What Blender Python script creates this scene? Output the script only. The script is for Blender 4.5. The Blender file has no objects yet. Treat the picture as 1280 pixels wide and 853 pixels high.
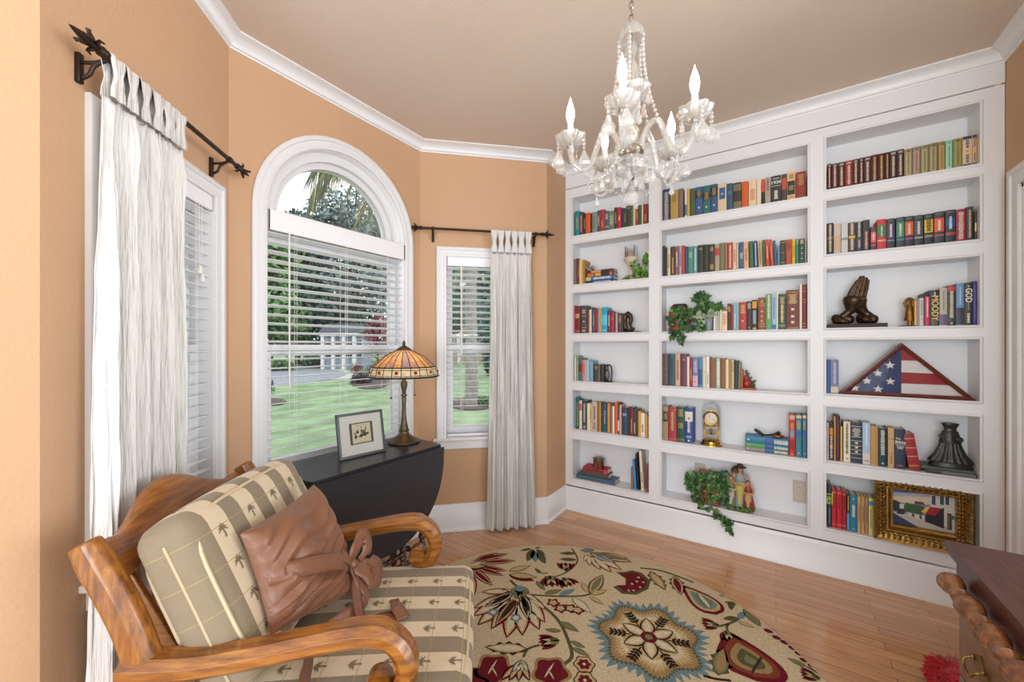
import bpy, bmesh, math, random
from mathutils import Vector, Matrix
from mathutils.geometry import tessellate_polygon
random.seed(7)
PI = math.pi
sc = bpy.context.scene
COL = sc.collection
# ---------------------------------------------------------------- camera model (1280x853)
FPX, HY, CB, CH = 491.6, 432.2, math.radians(33.87), 1.30
FW = Vector((math.cos(CB), math.sin(CB), 0)); RT = Vector((math.sin(CB), -math.cos(CB), 0)); UP = Vector((0, 0, 1))
def ray(px, py): return FW + RT*((px-640)/FPX) + UP*((HY-py)/FPX)
def at_depth(px, py, d): return Vector((0, 0, CH)) + ray(px, py)*d
def on_floor(px, py, z=0.0):
    r = ray(px, py); return Vector((0, 0, CH)) + r*((z-CH)/r.z)
def on_x(px, py, x):
    r = ray(px, py); return Vector((0, 0, CH)) + r*(x/r.x)
def on_plane(px, py, p0, n):
    r = ray(px, py); o = Vector((0, 0, CH)); return o + r*((Vector(p0)-o).dot(n)/r.dot(n))
# ---------------------------------------------------------------- materials
def lin(c):
    if isinstance(c, str):
        c = [int(c[i:i+2], 16)/255 for i in (0, 2, 4)]
        return tuple(x/12.92 if x <= .04045 else ((x+.055)/1.055)**2.4 for x in c) + (1,)
    return tuple(c) + (1,)
MATS = {}
def mat(name, color, rough=.5, metal=0., spec=.5, bump=0., bscale=40., var=0., vscale=8., stretch=(1, 1, 1), **kw):
    if name in MATS: return MATS[name]
    m = bpy.data.materials.new(name); m.use_nodes = True; MATS[name] = m
    N = m.node_tree.nodes; L = m.node_tree.links; b = N['Principled BSDF']
    c = lin(color); b.inputs['Base Color'].default_value = c
    b.inputs['Roughness'].default_value = rough; b.inputs['Metallic'].default_value = metal
    b.inputs['Specular IOR Level'].default_value = spec
    for k, v in kw.items():
        b.inputs[k].default_value = v
    if bump or var:
        tc = N.new('ShaderNodeTexCoord'); mp = N.new('ShaderNodeMapping'); mp.inputs['Scale'].default_value = stretch
        L.new(tc.outputs['Object'], mp.inputs['Vector'])
    if var:
        nz = N.new('ShaderNodeTexNoise'); nz.inputs['Scale'].default_value = vscale; nz.inputs['Detail'].default_value = 6
        L.new(mp.outputs['Vector'], nz.inputs['Vector'])
        rp = N.new('ShaderNodeValToRGB')
        rp.color_ramp.elements[0].position = .3; rp.color_ramp.elements[1].position = .7
        rp.color_ramp.elements[0].color = tuple(x*(1-var) for x in c[:3]) + (1,)
        rp.color_ramp.elements[1].color = tuple(min(1, x*(1+var)) for x in c[:3]) + (1,)
        L.new(nz.outputs['Fac'], rp.inputs['Fac']); L.new(rp.outputs['Color'], b.inputs['Base Color'])
    if bump:
        nb = N.new('ShaderNodeTexNoise'); nb.inputs['Scale'].default_value = bscale; nb.inputs['Detail'].default_value = 5
        L.new(mp.outputs['Vector'], nb.inputs['Vector'])
        bp = N.new('ShaderNodeBump'); bp.inputs['Strength'].default_value = bump; bp.inputs['Distance'].default_value = .01
        L.new(nb.outputs['Fac'], bp.inputs['Height']); L.new(bp.outputs['Normal'], b.inputs['Normal'])
    return m
def wood(name, c0, c1, c2, rough=.35, scale=(3, 30, 30), coat=.3, nscale=3.):
    """streaky wood: noise stretched along local X (scale picks the axis)"""
    if name in MATS: return MATS[name]
    m = bpy.data.materials.new(name); m.use_nodes = True; MATS[name] = m
    N = m.node_tree.nodes; L = m.node_tree.links; b = N['Principled BSDF']
    tc = N.new('ShaderNodeTexCoord'); mp = N.new('ShaderNodeMapping'); mp.inputs['Scale'].default_value = scale
    nz = N.new('ShaderNodeTexNoise'); nz.inputs['Scale'].default_value = nscale; nz.inputs['Detail'].default_value = 8; nz.inputs['Roughness'].default_value = .65
    rp = N.new('ShaderNodeValToRGB'); e = rp.color_ramp.elements
    e[0].position = .28; e[0].color = lin(c0); e[1].position = .72; e[1].color = lin(c2); q = e.new(.5); q.color = lin(c1)
    L.new(tc.outputs['Object'], mp.inputs['Vector']); L.new(mp.outputs['Vector'], nz.inputs['Vector'])
    L.new(nz.outputs['Fac'], rp.inputs['Fac']); L.new(rp.outputs['Color'], b.inputs['Base Color'])
    b.inputs['Roughness'].default_value = rough; b.inputs['Coat Weight'].default_value = coat; b.inputs['Coat Roughness'].default_value = .15
    bp = N.new('ShaderNodeBump'); bp.inputs['Strength'].default_value = .08; bp.inputs['Distance'].default_value = .004
    L.new(nz.outputs['Fac'], bp.inputs['Height']); L.new(bp.outputs['Normal'], b.inputs['Normal'])
    return m
def pane_glass(name, tint=(1, 1, 1), gl=.025, rough=.0):
    if name in MATS: return MATS[name]
    m = bpy.data.materials.new(name); m.use_nodes = True; MATS[name] = m
    N = m.node_tree.nodes; L = m.node_tree.links
    for n in list(N): N.remove(n)
    o = N.new('ShaderNodeOutputMaterial'); t = N.new('ShaderNodeBsdfTransparent'); t.inputs[0].default_value = tint + (1,)
    g = N.new('ShaderNodeBsdfGlossy'); g.inputs['Roughness'].default_value = rough
    fr = N.new('ShaderNodeFresnel'); fr.inputs[0].default_value = 1.45
    mul = N.new('ShaderNodeMath'); mul.operation = 'MULTIPLY'; mul.inputs[1].default_value = gl/.04; mul.use_clamp = True
    mx = N.new('ShaderNodeMixShader')
    L.new(fr.outputs[0], mul.inputs[0]); L.new(mul.outputs[0], mx.inputs[0]); L.new(t.outputs[0], mx.inputs[1]); L.new(g.outputs[0], mx.inputs[2]); L.new(mx.outputs[0], o.inputs[0])
    return m
# ---------------------------------------------------------------- mesh builder
class MB:
    def __init__(s): s.v = []; s.f = []; s.m = []
    def add(s, vs, fs, m=0, M=None):
        o = len(s.v)
        s.v += [tuple(M @ Vector(p)) for p in vs] if M else [tuple(p) for p in vs]
        for f in fs:
            s.f.append([i+o for i in f]); s.m.append(m)
        return s
    def box(s, x0, x1, y0, y1, z0, z1, m=0, M=None):
        vs = [(x, y, z) for z in (z0, z1) for y in (y0, y1) for x in (x0, x1)]
        return s.add(vs, [(0, 2, 3, 1), (4, 5, 7, 6), (0, 1, 5, 4), (2, 6, 7, 3), (0, 4, 6, 2), (1, 3, 7, 5)], m, M)
    def bar(s, p, q, w, h, m=0, up=(0, 0, 1)):
        p = Vector(p); q = Vector(q); d = (q-p).normalized(); a = Vector(up)
        if abs(d.dot(a)) > .98: a = Vector((1, 0, 0))
        sx = d.cross(a).normalized()*w/2; sy = sx.cross(d).normalized()*h/2
        vs = [e+i*sx+j*sy for e in (p, q) for i, j in ((-1, -1), (1, -1), (1, 1), (-1, 1))]
        return s.add(vs, [(0, 3, 2, 1), (4, 5, 6, 7), (0, 1, 5, 4), (1, 2, 6, 5), (2, 3, 7, 6), (3, 0, 4, 7)], m)
    def sweep(s, path, prof, m=0, closed=False, caps=True, up=None, scales=None):
        """sweep a closed 2D profile [(a,b)] along a 3D path; a runs sideways, b upwards"""
        P = [Vector(p) for p in path]; n = len(P); k = len(prof); vs = []
        T = []
        for i in range(n):
            if closed: t = P[(i+1) % n]-P[i-1]
            else: t = P[min(i+1, n-1)]-P[max(i-1, 0)]
            T.append(t.normalized())
        nrm = Vector(up) if up else (Vector((0, 0, 1)) if abs(T[0].z) < .9 else Vector((1, 0, 0)))
        for i in range(n):
            t = T[i]
            if up: nn = Vector(up)
            else: nn = nrm
            nn = (nn - t*nn.dot(t))
            nn = nn.normalized() if nn.length > 1e-6 else t.orthogonal().normalized()
            nrm = nn
            sd = t.cross(nn).normalized(); sca = scales[i] if scales else 1
            mi = 1.
            if 0 < i < n-1 and up:   # mitre
                c = max(.35, T[i].dot((P[i+1]-P[i]).normalized())); mi = 1/c
            for a, b in prof: vs.append(P[i]+sd*a*sca*(mi if up else 1)+nn*b*sca)
        fs = []
        for i in range(n if closed else n-1):
            j = (i+1) % n
            for q in range(k): r = (q+1) % k; fs.append((i*k+q, i*k+r, j*k+r, j*k+q))
        if caps and not closed: fs.append(tuple(range(k))[::-1]); fs.append(tuple((n-1)*k+q for q in range(k)))
        return s.add(vs, fs, m)
    def tube(s, path, r, n=8, m=0, closed=False, caps=True):
        rs = r if isinstance(r, (list, tuple)) else [r]*len(path)
        prof = [(math.cos(2*PI*i/n), math.sin(2*PI*i/n)) for i in range(n)]
        return s.sweep(path, prof, m, closed, caps, None, rs)
    def lathe(s, prof, n=20, m=0, M=None, a0=0., a1=2*PI, mod=None):
        """prof [(r,z)]; mod(angle, r, z) -> r"""
        full = abs(a1-a0-2*PI) < 1e-6; k = n if full else n+1; vs = []
        for r, z in prof:
            for i in range(k):
                a = a0+(a1-a0)*i/n; rr = mod(a, r, z) if mod else r
                vs.append((rr*math.cos(a), rr*math.sin(a), z))
        fs = []
        for j in range(len(prof)-1):
            for i in range(n):
                i2 = (i+1) % k; fs.append((j*k+i, j*k+i2, (j+1)*k+i2, (j+1)*k+i))
        if full:
            if prof[0][0] > 1e-5: fs.append(tuple(range(k))[::-1])
            if prof[-1][0] > 1e-5: fs.append(tuple((len(prof)-1)*k+i for i in range(k)))
        return s.add(vs, fs, m, M)
    def ell(s, c, r, n=12, m=0, R=None):
        k = max(5, n//2); pr = [(math.sin(PI*j/k), -math.cos(PI*j/k)) for j in range(k+1)]
        r = (r, r, r) if isinstance(r, (int, float)) else r
        M = Matrix.Translation(Vector(c)) @ (R.to_4x4() if R else Matrix()) @ Matrix.Diagonal((r[0], r[1], r[2], 1))
        return s.lathe(pr, n, m, M)
    def prism(s, pts, fn, d0, d1, m=0, mside=None):
        """polygon pts [(a,b)] mapped by fn(a,b,depth) between depths d0 (front) and d1 (back)"""
        n = len(pts); tri = tessellate_polygon([[Vector((a, b, 0)) for a, b in pts]])
        s.add([fn(a, b, d0) for a, b in pts], [tuple(t) for t in tri], m)
        if d1 is not None:
            s.add([fn(a, b, d1) for a, b in pts], [tuple(t)[::-1] for t in tri], m)
            s.add([fn(a, b, d) for d in (d0, d1) for a, b in pts], [(i, (i+1) % n, n+(i+1) % n, n+i) for i in range(n)], m if mside is None else mside)
        return s
    def build(s, name, mats, parent=None, smooth=35, bevel=0., sub=0, loc=None, remesh=0., solid=0.):
        me = bpy.data.meshes.new(name); me.from_pydata([tuple(v) for v in s.v], [], s.f)
        ms = mats if isinstance(mats, (list, tuple)) else [mats]
        for q in ms: me.materials.append(q)
        if len(ms) > 1: me.polygons.foreach_set('material_index', s.m)
        bm = bmesh.new(); bm.from_mesh(me)
        bmesh.ops.recalc_face_normals(bm, faces=bm.faces[:]) if solid == 0 else None
        bm.to_mesh(me); bm.free()
        me.polygons.foreach_set('use_smooth', [smooth > 0]*len(me.polygons))
        if smooth > 0: me.set_sharp_from_angle(angle=math.radians(smooth))
        o = bpy.data.objects.new(name, me); COL.objects.link(o)
        if parent: o.parent = parent
        if loc is not None: o.location = loc
        if remesh:
            md = o.modifiers.new('r', 'REMESH'); md.mode = 'VOXEL'; md.voxel_size = remesh; md.use_smooth_shade = True
            md = o.modifiers.new('s', 'SMOOTH'); md.iterations = 3; md.factor = .5
        if solid: md = o.modifiers.new('t', 'SOLIDIFY'); md.thickness = solid; md.offset = 0
        if bevel: md = o.modifiers.new('b', 'BEVEL'); md.width = bevel; md.segments = 2; md.limit_method = 'ANGLE'; md.angle_limit = math.radians(40)
        if sub: md = o.modifiers.new('u', 'SUBSURF'); md.levels = sub; md.render_levels = sub
        return o
def thing(name, label, cat, loc=(0, 0, 0), rz=0., group=None):
    o = bpy.data.objects.new(name, None); COL.objects.link(o); o.empty_display_size = .05
    o.location = loc; o.rotation_euler = (0, 0, rz); return tag(o, label, cat, group)
def tag(o, label, cat, group=None, kind=None):
    o['label'] = label; o['category'] = cat
    if group: o['group'] = group
    if kind: o['kind'] = kind
    return o
def struct(o, label=None, cat=None):
    o['kind'] = 'structure'
    if label: o['label'] = label
    if cat: o['category'] = cat
    return o
def rbox(sx, sy, sz, r, n=10, puff=(0, 0, 0)):
    """rounded box centred on the origin with softly puffed faces: (verts, faces)"""
    vs = []; fs = []; idx = {}
    H = Vector((sx/2, sy/2, sz/2)); inn = Vector((max(1e-4, H.x-r), max(1e-4, H.y-r), max(1e-4, H.z-r)))
    def vert(u):
        key = tuple(round(c, 5) for c in u)
        if key in idx: return idx[key]
        # spread samples so that edges get enough of them
        p = Vector([H[i]*u[i] for i in range(3)])
        c = Vector([max(-inn[i], min(inn[i], p[i])) for i in range(3)])
        d = p-c
        if d.length > 1e-9: p = c+d.normalized()*r
        q = Vector(p)
        for i in range(3):
            j, k = (i+1) % 3, (i+2) % 3
            w = max(0, 1-u[j]**2)*max(0, 1-u[k]**2)
            if abs(u[i]) > .999: q[i] += math.copysign(puff[i]*w, u[i])
        idx[key] = len(vs); vs.append(q); return idx[key]
    g = [-1+2*i/n for i in range(n+1)]
    g = [math.copysign(abs(x)**.7, x) for x in g]
    for ax in range(3):
        for sg in (-1, 1):
            for i in range(n):
                for j in range(n):
                    q = []
                    for a, b in ((i, j), (i+1, j), (i+1, j+1), (i, j+1)):
                        u = [0, 0, 0]; u[ax] = sg; u[(ax+1) % 3] = g[a]; u[(ax+2) % 3] = g[b]; q.append(vert(u))
                    fs.append(q if sg > 0 else q[::-1])
    return vs, fs
def text_mesh(txt, size, bold=False):
    cu = bpy.data.curves.new('t', 'FONT'); cu.body = txt; cu.size = size; cu.align_x = 'CENTER'; cu.align_y = 'CENTER'; cu.resolution_u = 3
    if bold: cu.offset = size*.02
    ob = bpy.data.objects.new('t', cu); COL.objects.link(ob)
    dg = bpy.context.evaluated_depsgraph_get(); me = bpy.data.meshes.new_from_object(ob.evaluated_get(dg))
    vs = [v.co.copy() for v in me.vertices]; fs = [tuple(p.vertices) for p in me.polygons]
    bpy.data.objects.remove(ob); bpy.data.curves.remove(cu); bpy.data.meshes.remove(me)
    return vs, fs
def spline(pts, n=6):
    """Catmull-Rom through pts"""
    P = [Vector(p) for p in pts]; out = []
    for i in range(len(P)-1):
        a, b, c, d = P[max(i-1, 0)], P[i], P[i+1], P[min(i+2, len(P)-1)]
        for k in range(n):
            t = k/n
            out.append(.5*((2*b)+(c-a)*t+(2*a-5*b+4*c-d)*t*t+(3*b-a-3*c+d)*t**3))
    out.append(P[-1]); return out
# ---------------------------------------------------------------- shared materials
M_TRIM = mat('white_gloss_paint', (.765, .76, .765), .35, var=.02, vscale=3)
M_WALL = mat('apricot_wall_paint', (.565, .345, .20), .75, bump=.15, bscale=90, var=.025, vscale=2)
M_CEIL = mat('taupe_ceiling_paint', (.66, .545, .455), .85, bump=.1, bscale=120)
M_SHELF = mat('white_shelf_paint', (.77, .77, .785), .4)
M_GLASS = pane_glass('window_glass')
M_IRON = mat('dark_bronze_iron', '3b3029', .42, .75, bump=.3, bscale=60)
M_BRASS = mat('polished_brass', 'c9a04a', .18, 1.)
M_BRONZE = mat('cast_bronze', '4a3a2c', .33, .8, bump=.25, bscale=70, var=.35, vscale=25)
# ================================================================ the setting
CEIL = 2.705
A0 = Vector((.154, 1.485, 0)); AB = Vector((.76, 2.048, 0)); BC = Vector((1.907, 2.048, 0)); CD = Vector((2.545, 1.40, 0))
XE = 2.855; YD = 1.40; YF = -.905
def frame_of(p, q):
    d = (q-p).normalized(); return Matrix.Translation(p) @ Matrix.Rotation(math.atan2(d.y, d.x), 4, 'Z')
MA, MBW, MC = frame_of(A0, AB), frame_of(AB, BC), frame_of(BC, CD)      # local X along the wall, Y outwards, Z up
LA, LB, LC = (AB-A0).length, (BC-AB).length, (CD-BC).length
def wall(name, p, q, hole=None, z1=CEIL+.02, t=.14, m=None, label=None):
    M = frame_of(p, q); L = (q-p).length; b = MB()
    out = [(0, 0), (L, 0), (L, z1), (0, z1)]
    loops = [[Vector((x, z, 0)) for x, z in out]]
    if hole: loops.append([Vector((x, z, 0)) for x, z in hole])
    tri = tessellate_polygon(loops); pts = out+(hole or [])
    b.add([(x, 0, z) for x, z in pts], [tuple(k) for k in tri], 0, M)
    b.add([(x, t, z) for x, z in pts], [tuple(k)[::-1] for k in tri], 0, M)
    n = 4; b.add([(x, y, z) for y in (0, t) for x, z in out], [(i, (i+1) % n, n+(i+1) % n, n+i) for i in range(n)], 0, M)
    if hole:
        n = len(hole); b.add([(x, y, z) for y in (0, t) for x, z in hole], [(i, (i+1) % n, n+(i+1) % n, n+i) for i in range(n)], 0, M)
    o = b.build(name, m or M_WALL, smooth=0); return struct(o, label, 'wall')
ZS, ZT = .655, 1.925      # window stool and head
HA = (.187, .707); HC = (.180, .700)
rect = lambda h: [(h[0], ZS), (h[1], ZS), (h[1], ZT), (h[0], ZT)]
BX, BR, BZ = .583, .425, 1.965      # arch centre, radius, springing height on the middle wall
ARC = [(BX+BR*math.cos(PI*i/24), BZ+BR*math.sin(PI*i/24)) for i in range(25)]
HB = [(BX-BR, ZS), (BX+BR, ZS)]+ARC
wall('wall_left', A0, AB, rect(HA)); wall('wall_middle', AB, BC, HB); wall('wall_right', BC, CD, rect(HC))
wall('wall_return', CD, Vector((3.02, YD, 0)))
wall('wall_near', Vector((-.75, A0.y, 0)), A0)
wall('wall_behind_shelves', Vector((3.012, YD+.1, 0)), Vector((3.012, YF-.1, 0)))
DX0, DX1, DZ = .195, .98, 2.02     # door hole measured from the shelf end along the door wall
wall('wall_door_side', Vector((2.90, YF, 0)), Vector((1.72, YF, 0)), [(DX0, .001), (DX1, .001), (DX1, DZ), (DX0, DZ)])
# floor and ceiling follow the room outline
OUT = [(-1.1, YF-.12), (3.02, YF-.12), (3.02, YD+.12), (CD.x+.06, YD+.12), (BC.x+.06, BC.y+.13), (AB.x-.06, AB.y+.13), (A0.x-.1, A0.y+.12), (-1.1, A0.y+.12)]
def oak():
    m = bpy.data.materials.new('oak_strip_floor'); m.use_nodes = True
    N = m.node_tree.nodes; L = m.node_tree.links; b = N['Principled BSDF']
    tc = N.new('ShaderNodeTexCoord'); mp = N.new('ShaderNodeMapping'); mp.inputs['Rotation'].default_value = (0, 0, PI/2)
    br = N.new('ShaderNodeTexBrick'); br.offset = .37; br.squash = 1; br.inputs['Scale'].default_value = 1
    br.inputs['Brick Width'].default_value = .62; br.inputs['Row Height'].default_value = .057; br.inputs['Mortar Size'].default_value = .0012
    br.inputs['Mortar Smooth'].default_value = .3; br.inputs['Bias'].default_value = 0.
    br.inputs['Color1'].default_value = (.70, .40, .215, 1); br.inputs['Color2'].default_value = (.53, .285, .145, 1); br.inputs['Mortar'].default_value = (.16, .08, .04, 1)
    mp2 = N.new('ShaderNodeMapping'); mp2.inputs['Scale'].default_value = (34, 2.2, 1)
    nz = N.new('ShaderNodeTexNoise'); nz.inputs['Scale'].default_value = 2.4; nz.inputs['Detail'].default_value = 9; nz.inputs['Roughness'].default_value = .62
    nz.inputs['Distortion'].default_value = .6
    rp = N.new('ShaderNodeValToRGB'); rp.color_ramp.elements[0].position = .32; rp.color_ramp.elements[0].color = (.68, .62, .56, 1)
    rp.color_ramp.elements[1].position = .68; rp.color_ramp.elements[1].color = (1.12, 1.08, 1.02, 1)
    mx = N.new('ShaderNodeMixRGB'); mx.blend_type = 'MULTIPLY'; mx.inputs[0].default_value = .8
    L.new(tc.outputs['Object'], mp.inputs['Vector']); L.new(mp.outputs['Vector'], br.inputs['Vector'])
    L.new(tc.outputs['Object'], mp2.inputs['Vector']); L.new(mp2.outputs['Vector'], nz.inputs['Vector']); L.new(nz.outputs['Fac'], rp.inputs['Fac'])
    L.new(br.outputs['Color'], mx.inputs[1]); L.new(rp.outputs['Color'], mx.inputs[2]); L.new(mx.outputs[0], b.inputs['Base Color'])
    b.inputs['Roughness'].default_value = .2; b.inputs['Coat Weight'].default_value = .35; b.inputs['Coat Roughness'].default_value = .08
    bp = N.new('ShaderNodeBump'); bp.inputs['Strength'].default_value = .12; bp.inputs['Distance'].default_value = .002
    L.new(br.outputs['Fac'], bp.inputs['Height']); bp.invert = True; L.new(bp.outputs['Normal'], b.inputs['Normal'])
    return m
b = MB().prism(OUT, lambda a, c, d: (a, c, d), 0, -.12); struct(b.build('floor', oak(), smooth=0))
b = MB().prism(OUT, lambda a, c, d: (a, c, d), CEIL, CEIL+.12); struct(b.build('ceiling', M_CEIL, smooth=0))
# ---- crown moulding: one profile swept along the wall line (a = out from wall to the room's side, b = down)
cov = [(.0, -.062), (.006, -.062), (.008, -.054), (.016, -.052)]+[(.016+.036*(1-math.cos(PI/2*i/6)), -.052+.040*math.sin(PI/2*i/6)) for i in range(1, 7)]+[(.056, -.010), (.066, -.008), (.066, .0), (.0, .0)]
def run(name, path, prof, z):
    """profile (out into the room, up) along a floor path with the room on its right-hand side"""
    b = MB(); P = [Vector((p[0], p[1], z)) for p in path]
    b.sweep(P, [(a, c) for a, c in prof], up=(0, 0, 1)); return struct(b.build(name, M_TRIM, smooth=40))
CR = [(-.75, A0.y), A0, AB, BC, CD, (XE+.01, YD)]
run('trim_1', CR, cov, CEIL)
run('trim_2', [(XE, YD), (XE, YF)], cov, CEIL)
run('trim_3', [(XE, YF), (1.72, YF)], cov, CEIL)
bas = [(0, 0), (.026, 0), (.026, .012), (.018, .020), (.015, .022), (.015, .155), (.012, .160), (.012, .168), (.006, .178), (.004, .186), (0, .186)]
run('baseboard_left', [(-.75, A0.y), A0, AB, BC, CD, (XE, YD)], bas, 0)
run('baseboard_right', [(XE, YF), (2.795, YF)], bas, 0)
# ---- windows
def cas_profile(w):      # across the casing from inner edge (0) to outer edge (w): (across, out)
    return [(0, .0), (0, .012), (.006, .016), (.016, .016), (.020, .012), (w*.62, .013), (w*.66, .020), (w-.012, .022), (w-.004, .018), (w, .014), (w, 0)]
def casing_path(loop, w, closed=False):
    """casing round an opening given by its inner (s,z) path; returns a builder"""
    n = len(loop); b = MB(); pr = cas_profile(w); vs = []
    for i, (x, z) in enumerate(loop):
        a = Vector((loop[i][0]-loop[i-1][0], loop[i][1]-loop[i-1][1])) if i else Vector((loop[1][0]-x, loop[1][1]-z))
        c = Vector((loop[i+1][0]-x, loop[i+1][1]-z)) if i < n-1 else a
        a.normalize(); c.normalize(); n1 = Vector((-a.y, a.x)); n2 = Vector((-c.y, c.x)); nn = (n1+n2).normalized(); k = 1/max(.4, nn.dot(n1))
        for u, o in pr: vs.append((x+nn.x*u*k, -o, z+nn.y*u*k))
    k = len(pr); fs = [(i*k+q, i*k+q+1, (i+1)*k+q+1, (i+1)*k+q) for i in range(n-1) for q in range(k-1)]
    fs += [tuple(range(k)), tuple((n-1)*k+q for q in range(k))]
    return b.add(vs, fs)
def frame_rect(b, x0, x1, z0, z1, w, y0, y1, wb=None):
    wb = wb or w
    b.box(x0, x0+w, y0, y1, z0, z1); b.box(x1-w, x1, y0, y1, z0, z1); b.box(x0+w, x1-w, y0, y1, z1-w, z1); b.box(x0+w, x1-w, y0, y1, z0, z0+wb)
def window(name, M, x0, x1, arch=False):
    root = bpy.data.objects.new(name, None); COL.objects.link(root); root.matrix_world = M; struct(root)
    loop = [(x0, ZS), (x0, ZT), (x1, ZT), (x1, ZS)] if not arch else [(x0, ZS)]+ARC[::-1]+[(x1, ZS)]
    casing_path(loop, .068).build('casing', M_TRIM, root, 40)
    # jamb liner and stool
    b = MB(); n = len(loop); t = .006
    b.add([(x, y, z) for y in (.0, .14) for x, z in loop], [(i, i+1, n+i+1, n+i) for i in range(n-1)])
    b.build('jamb', M_TRIM, root, 40, solid=t)
    b = MB(); b.box(x0-.09, x1+.09, -.032, .0, ZS-.022, ZS); b.box(x0, x1, 0, .15, ZS-.022, ZS+.002); b.build('stool', M_TRIM, root, bevel=.004)
    b = MB(); b.box(x0-.068, x1+.068, -.014, 0, ZS-.082, ZS-.022); b.build('apron', M_TRIM, root, bevel=.004)
    zm = 1.275; top = ZT if not arch else 1.875
    b = MB(); frame_rect(b, x0, x1, zm-.03, top, .045, .088, .118, .055); b.build('upper_sash', M_TRIM, root, bevel=.003)
    b = MB(); frame_rect(b, x0, x1, ZS, zm+.03, .048, .056, .087, .065); b.build('lower_sash', M_TRIM, root, bevel=.003)
    b = MB(); b.box(x0+.04, x1-.04, .101, .105, zm, top-.04); b.build('upper_pane', M_GLASS, root, 0)
    b = MB(); b.box(x0+.04, x1-.04, .07, .074, ZS+.06, zm); b.build('lower_pane', M_GLASS, root, 0)
    if arch:
        b = MB(); b.box(x0, x1, .04, .13, 1.872, 1.985); b.build('transom', M_TRIM, root, bevel=.004)
        b = MB(); cz = 1.985
        for (r0, r1, y0, y1) in ((.375, .425, .045, .13), (.342, .376, .075, .125)):
            k = 24; vs = []
            for i in range(k+1):
                a = PI*i/k; c, s_ = math.cos(a), math.sin(a)
                for r, y in ((r0, y0), (r1, y0), (r1, y1), (r0, y1)): vs.append((BX+r*c, y, cz-.02+r*s_))
            b.add(vs, [(i*4+q, i*4+(q+1) % 4, (i+1)*4+(q+1) % 4, (i+1)*4+q) for i in range(k) for q in range(4)])
        b.build('arch_sash', M_TRIM, root, 30)
        pts = [(BX+.35*math.cos(PI*i/24), cz-.02+.35*math.sin(PI*i/24)) for i in range(25)]
        MB().prism(pts, lambda a, c, d: (a, d, c), .098, .102).build('arch_pane', M_GLASS, root, 0)
    return root
window('window_1', MA, *HA); window('window_2', MBW, BX-BR, BX+BR, True); window('window_3', MC, *HC)
# ---- venetian blinds hang in front of the sashes: things
M_BLIND = mat('white_faux_wood_slat', (.88, .87, .89), .38); M_CORD = mat('white_cord', (.82, .8, .77), .7)
def blind(M, x0, x1, ztop, zbot, label, wand, vh=.062, yv=-.004, tassel=None):
    root = thing('window_blind', label, 'blind', group='venetian blinds in the bay windows'); root.matrix_world = M
    w = .002; b = MB(); b.box(x0+w, x1-w, yv, yv+.014, ztop-vh, ztop); b.box(x0+w, x0+w+.012, yv, .05, ztop-vh, ztop); b.box(x1-w-.012, x1-w, yv, .05, ztop-vh, ztop)
    b.build('valance', M_BLIND, root, bevel=.003)
    b = MB(); b.box(x0+.014, x1-.014, .014, .052, ztop-.045, ztop-.004); b.build('headrail', M_BLIND, root, bevel=.002)
    b = MB(); z = ztop-vh-.012; p = .0445; tl = math.radians(9)
    while z > zbot+.03:
        sl = []
        for i in range(5):
            u = -.025+.05*i/4; y = .03+u*math.cos(tl); h = z-u*math.sin(tl)+.0012*(1-(u/.025)**2)
            sl.append((y, h))
        pr = [(y, h+.0013) for y, h in sl]+[(y, h-.0013) for y, h in sl[::-1]]
        k = len(pr); b.add([(x, y, h) for x in (x0+.006, x1-.006) for y, h in pr], [(i, (i+1) % k, k+(i+1) % k, k+i) for i in range(k)]+[tuple(range(k)), tuple(range(k, 2*k))])
        z -= p
    b.build('slats', M_BLIND, root, 50)
    b = MB(); b.box(x0+.006, x1-.006, .008, .052, zbot+.004, zbot+.02); b.build('bottom_rail', M_BLIND, root, bevel=.004)
    L = x1-x0
    for fx in ((.16, .5, .84) if L > .6 else (.2, .8)):
        b = MB()
        for y in (.004, .056): b.tube([(x0+L*fx, y, ztop-.05), (x0+L*fx, y, zbot+.01)], .0011, 5)
        b.tube([(x0+L*fx+.012, .004, ztop-.05), (x0+L*fx+.012, .004, zbot+.01)], .0009, 5)
        b.build('ladder_cord', M_CORD, root)
    if wand:
        b = MB(); b.tube([(wand[0], -.006, ztop-vh+.006), (wand[0], -.008, wand[1])], .0042, 8); b.ell((wand[0], -.008, wand[1]), (.006, .006, .008), 8); b.build('tilt_wand', M_CORD, root)
    if tassel:
        for k, (tx, tz) in enumerate(tassel):
            c = MB().tube([(tx, -.006, ztop-vh+.004), (tx, -.008, tz+.03)], .0011, 5).build('lift_cord', M_CORD, root)
            MB().lathe([(.002, .034), (.005, .03), (.009, .006), (.009, 0), (0, 0)], 10, M=Matrix.Translation((tx, -.008, tz))).build('tassel', M_CORD, c)
    return root
blind(MA, HA[0], HA[1], ZT, ZS, 'white slatted blind in the narrow window behind the armchair, tasselled cords', None, tassel=[(.606, 1.585), (.622, 1.555)])
blind(MBW, BX-BR, BX+BR, 1.965, ZS, 'wide white slatted blind below the arched window, open over the lawn', (BX-BR+.105, 1.09), vh=.10, yv=-.012)
blind(MC, HC[0], HC[1], ZT, ZS, 'white slatted blind in the narrow window half covered by its curtain beside the lamp', (HC[0]+.105, 1.24), vh=.065)
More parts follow.
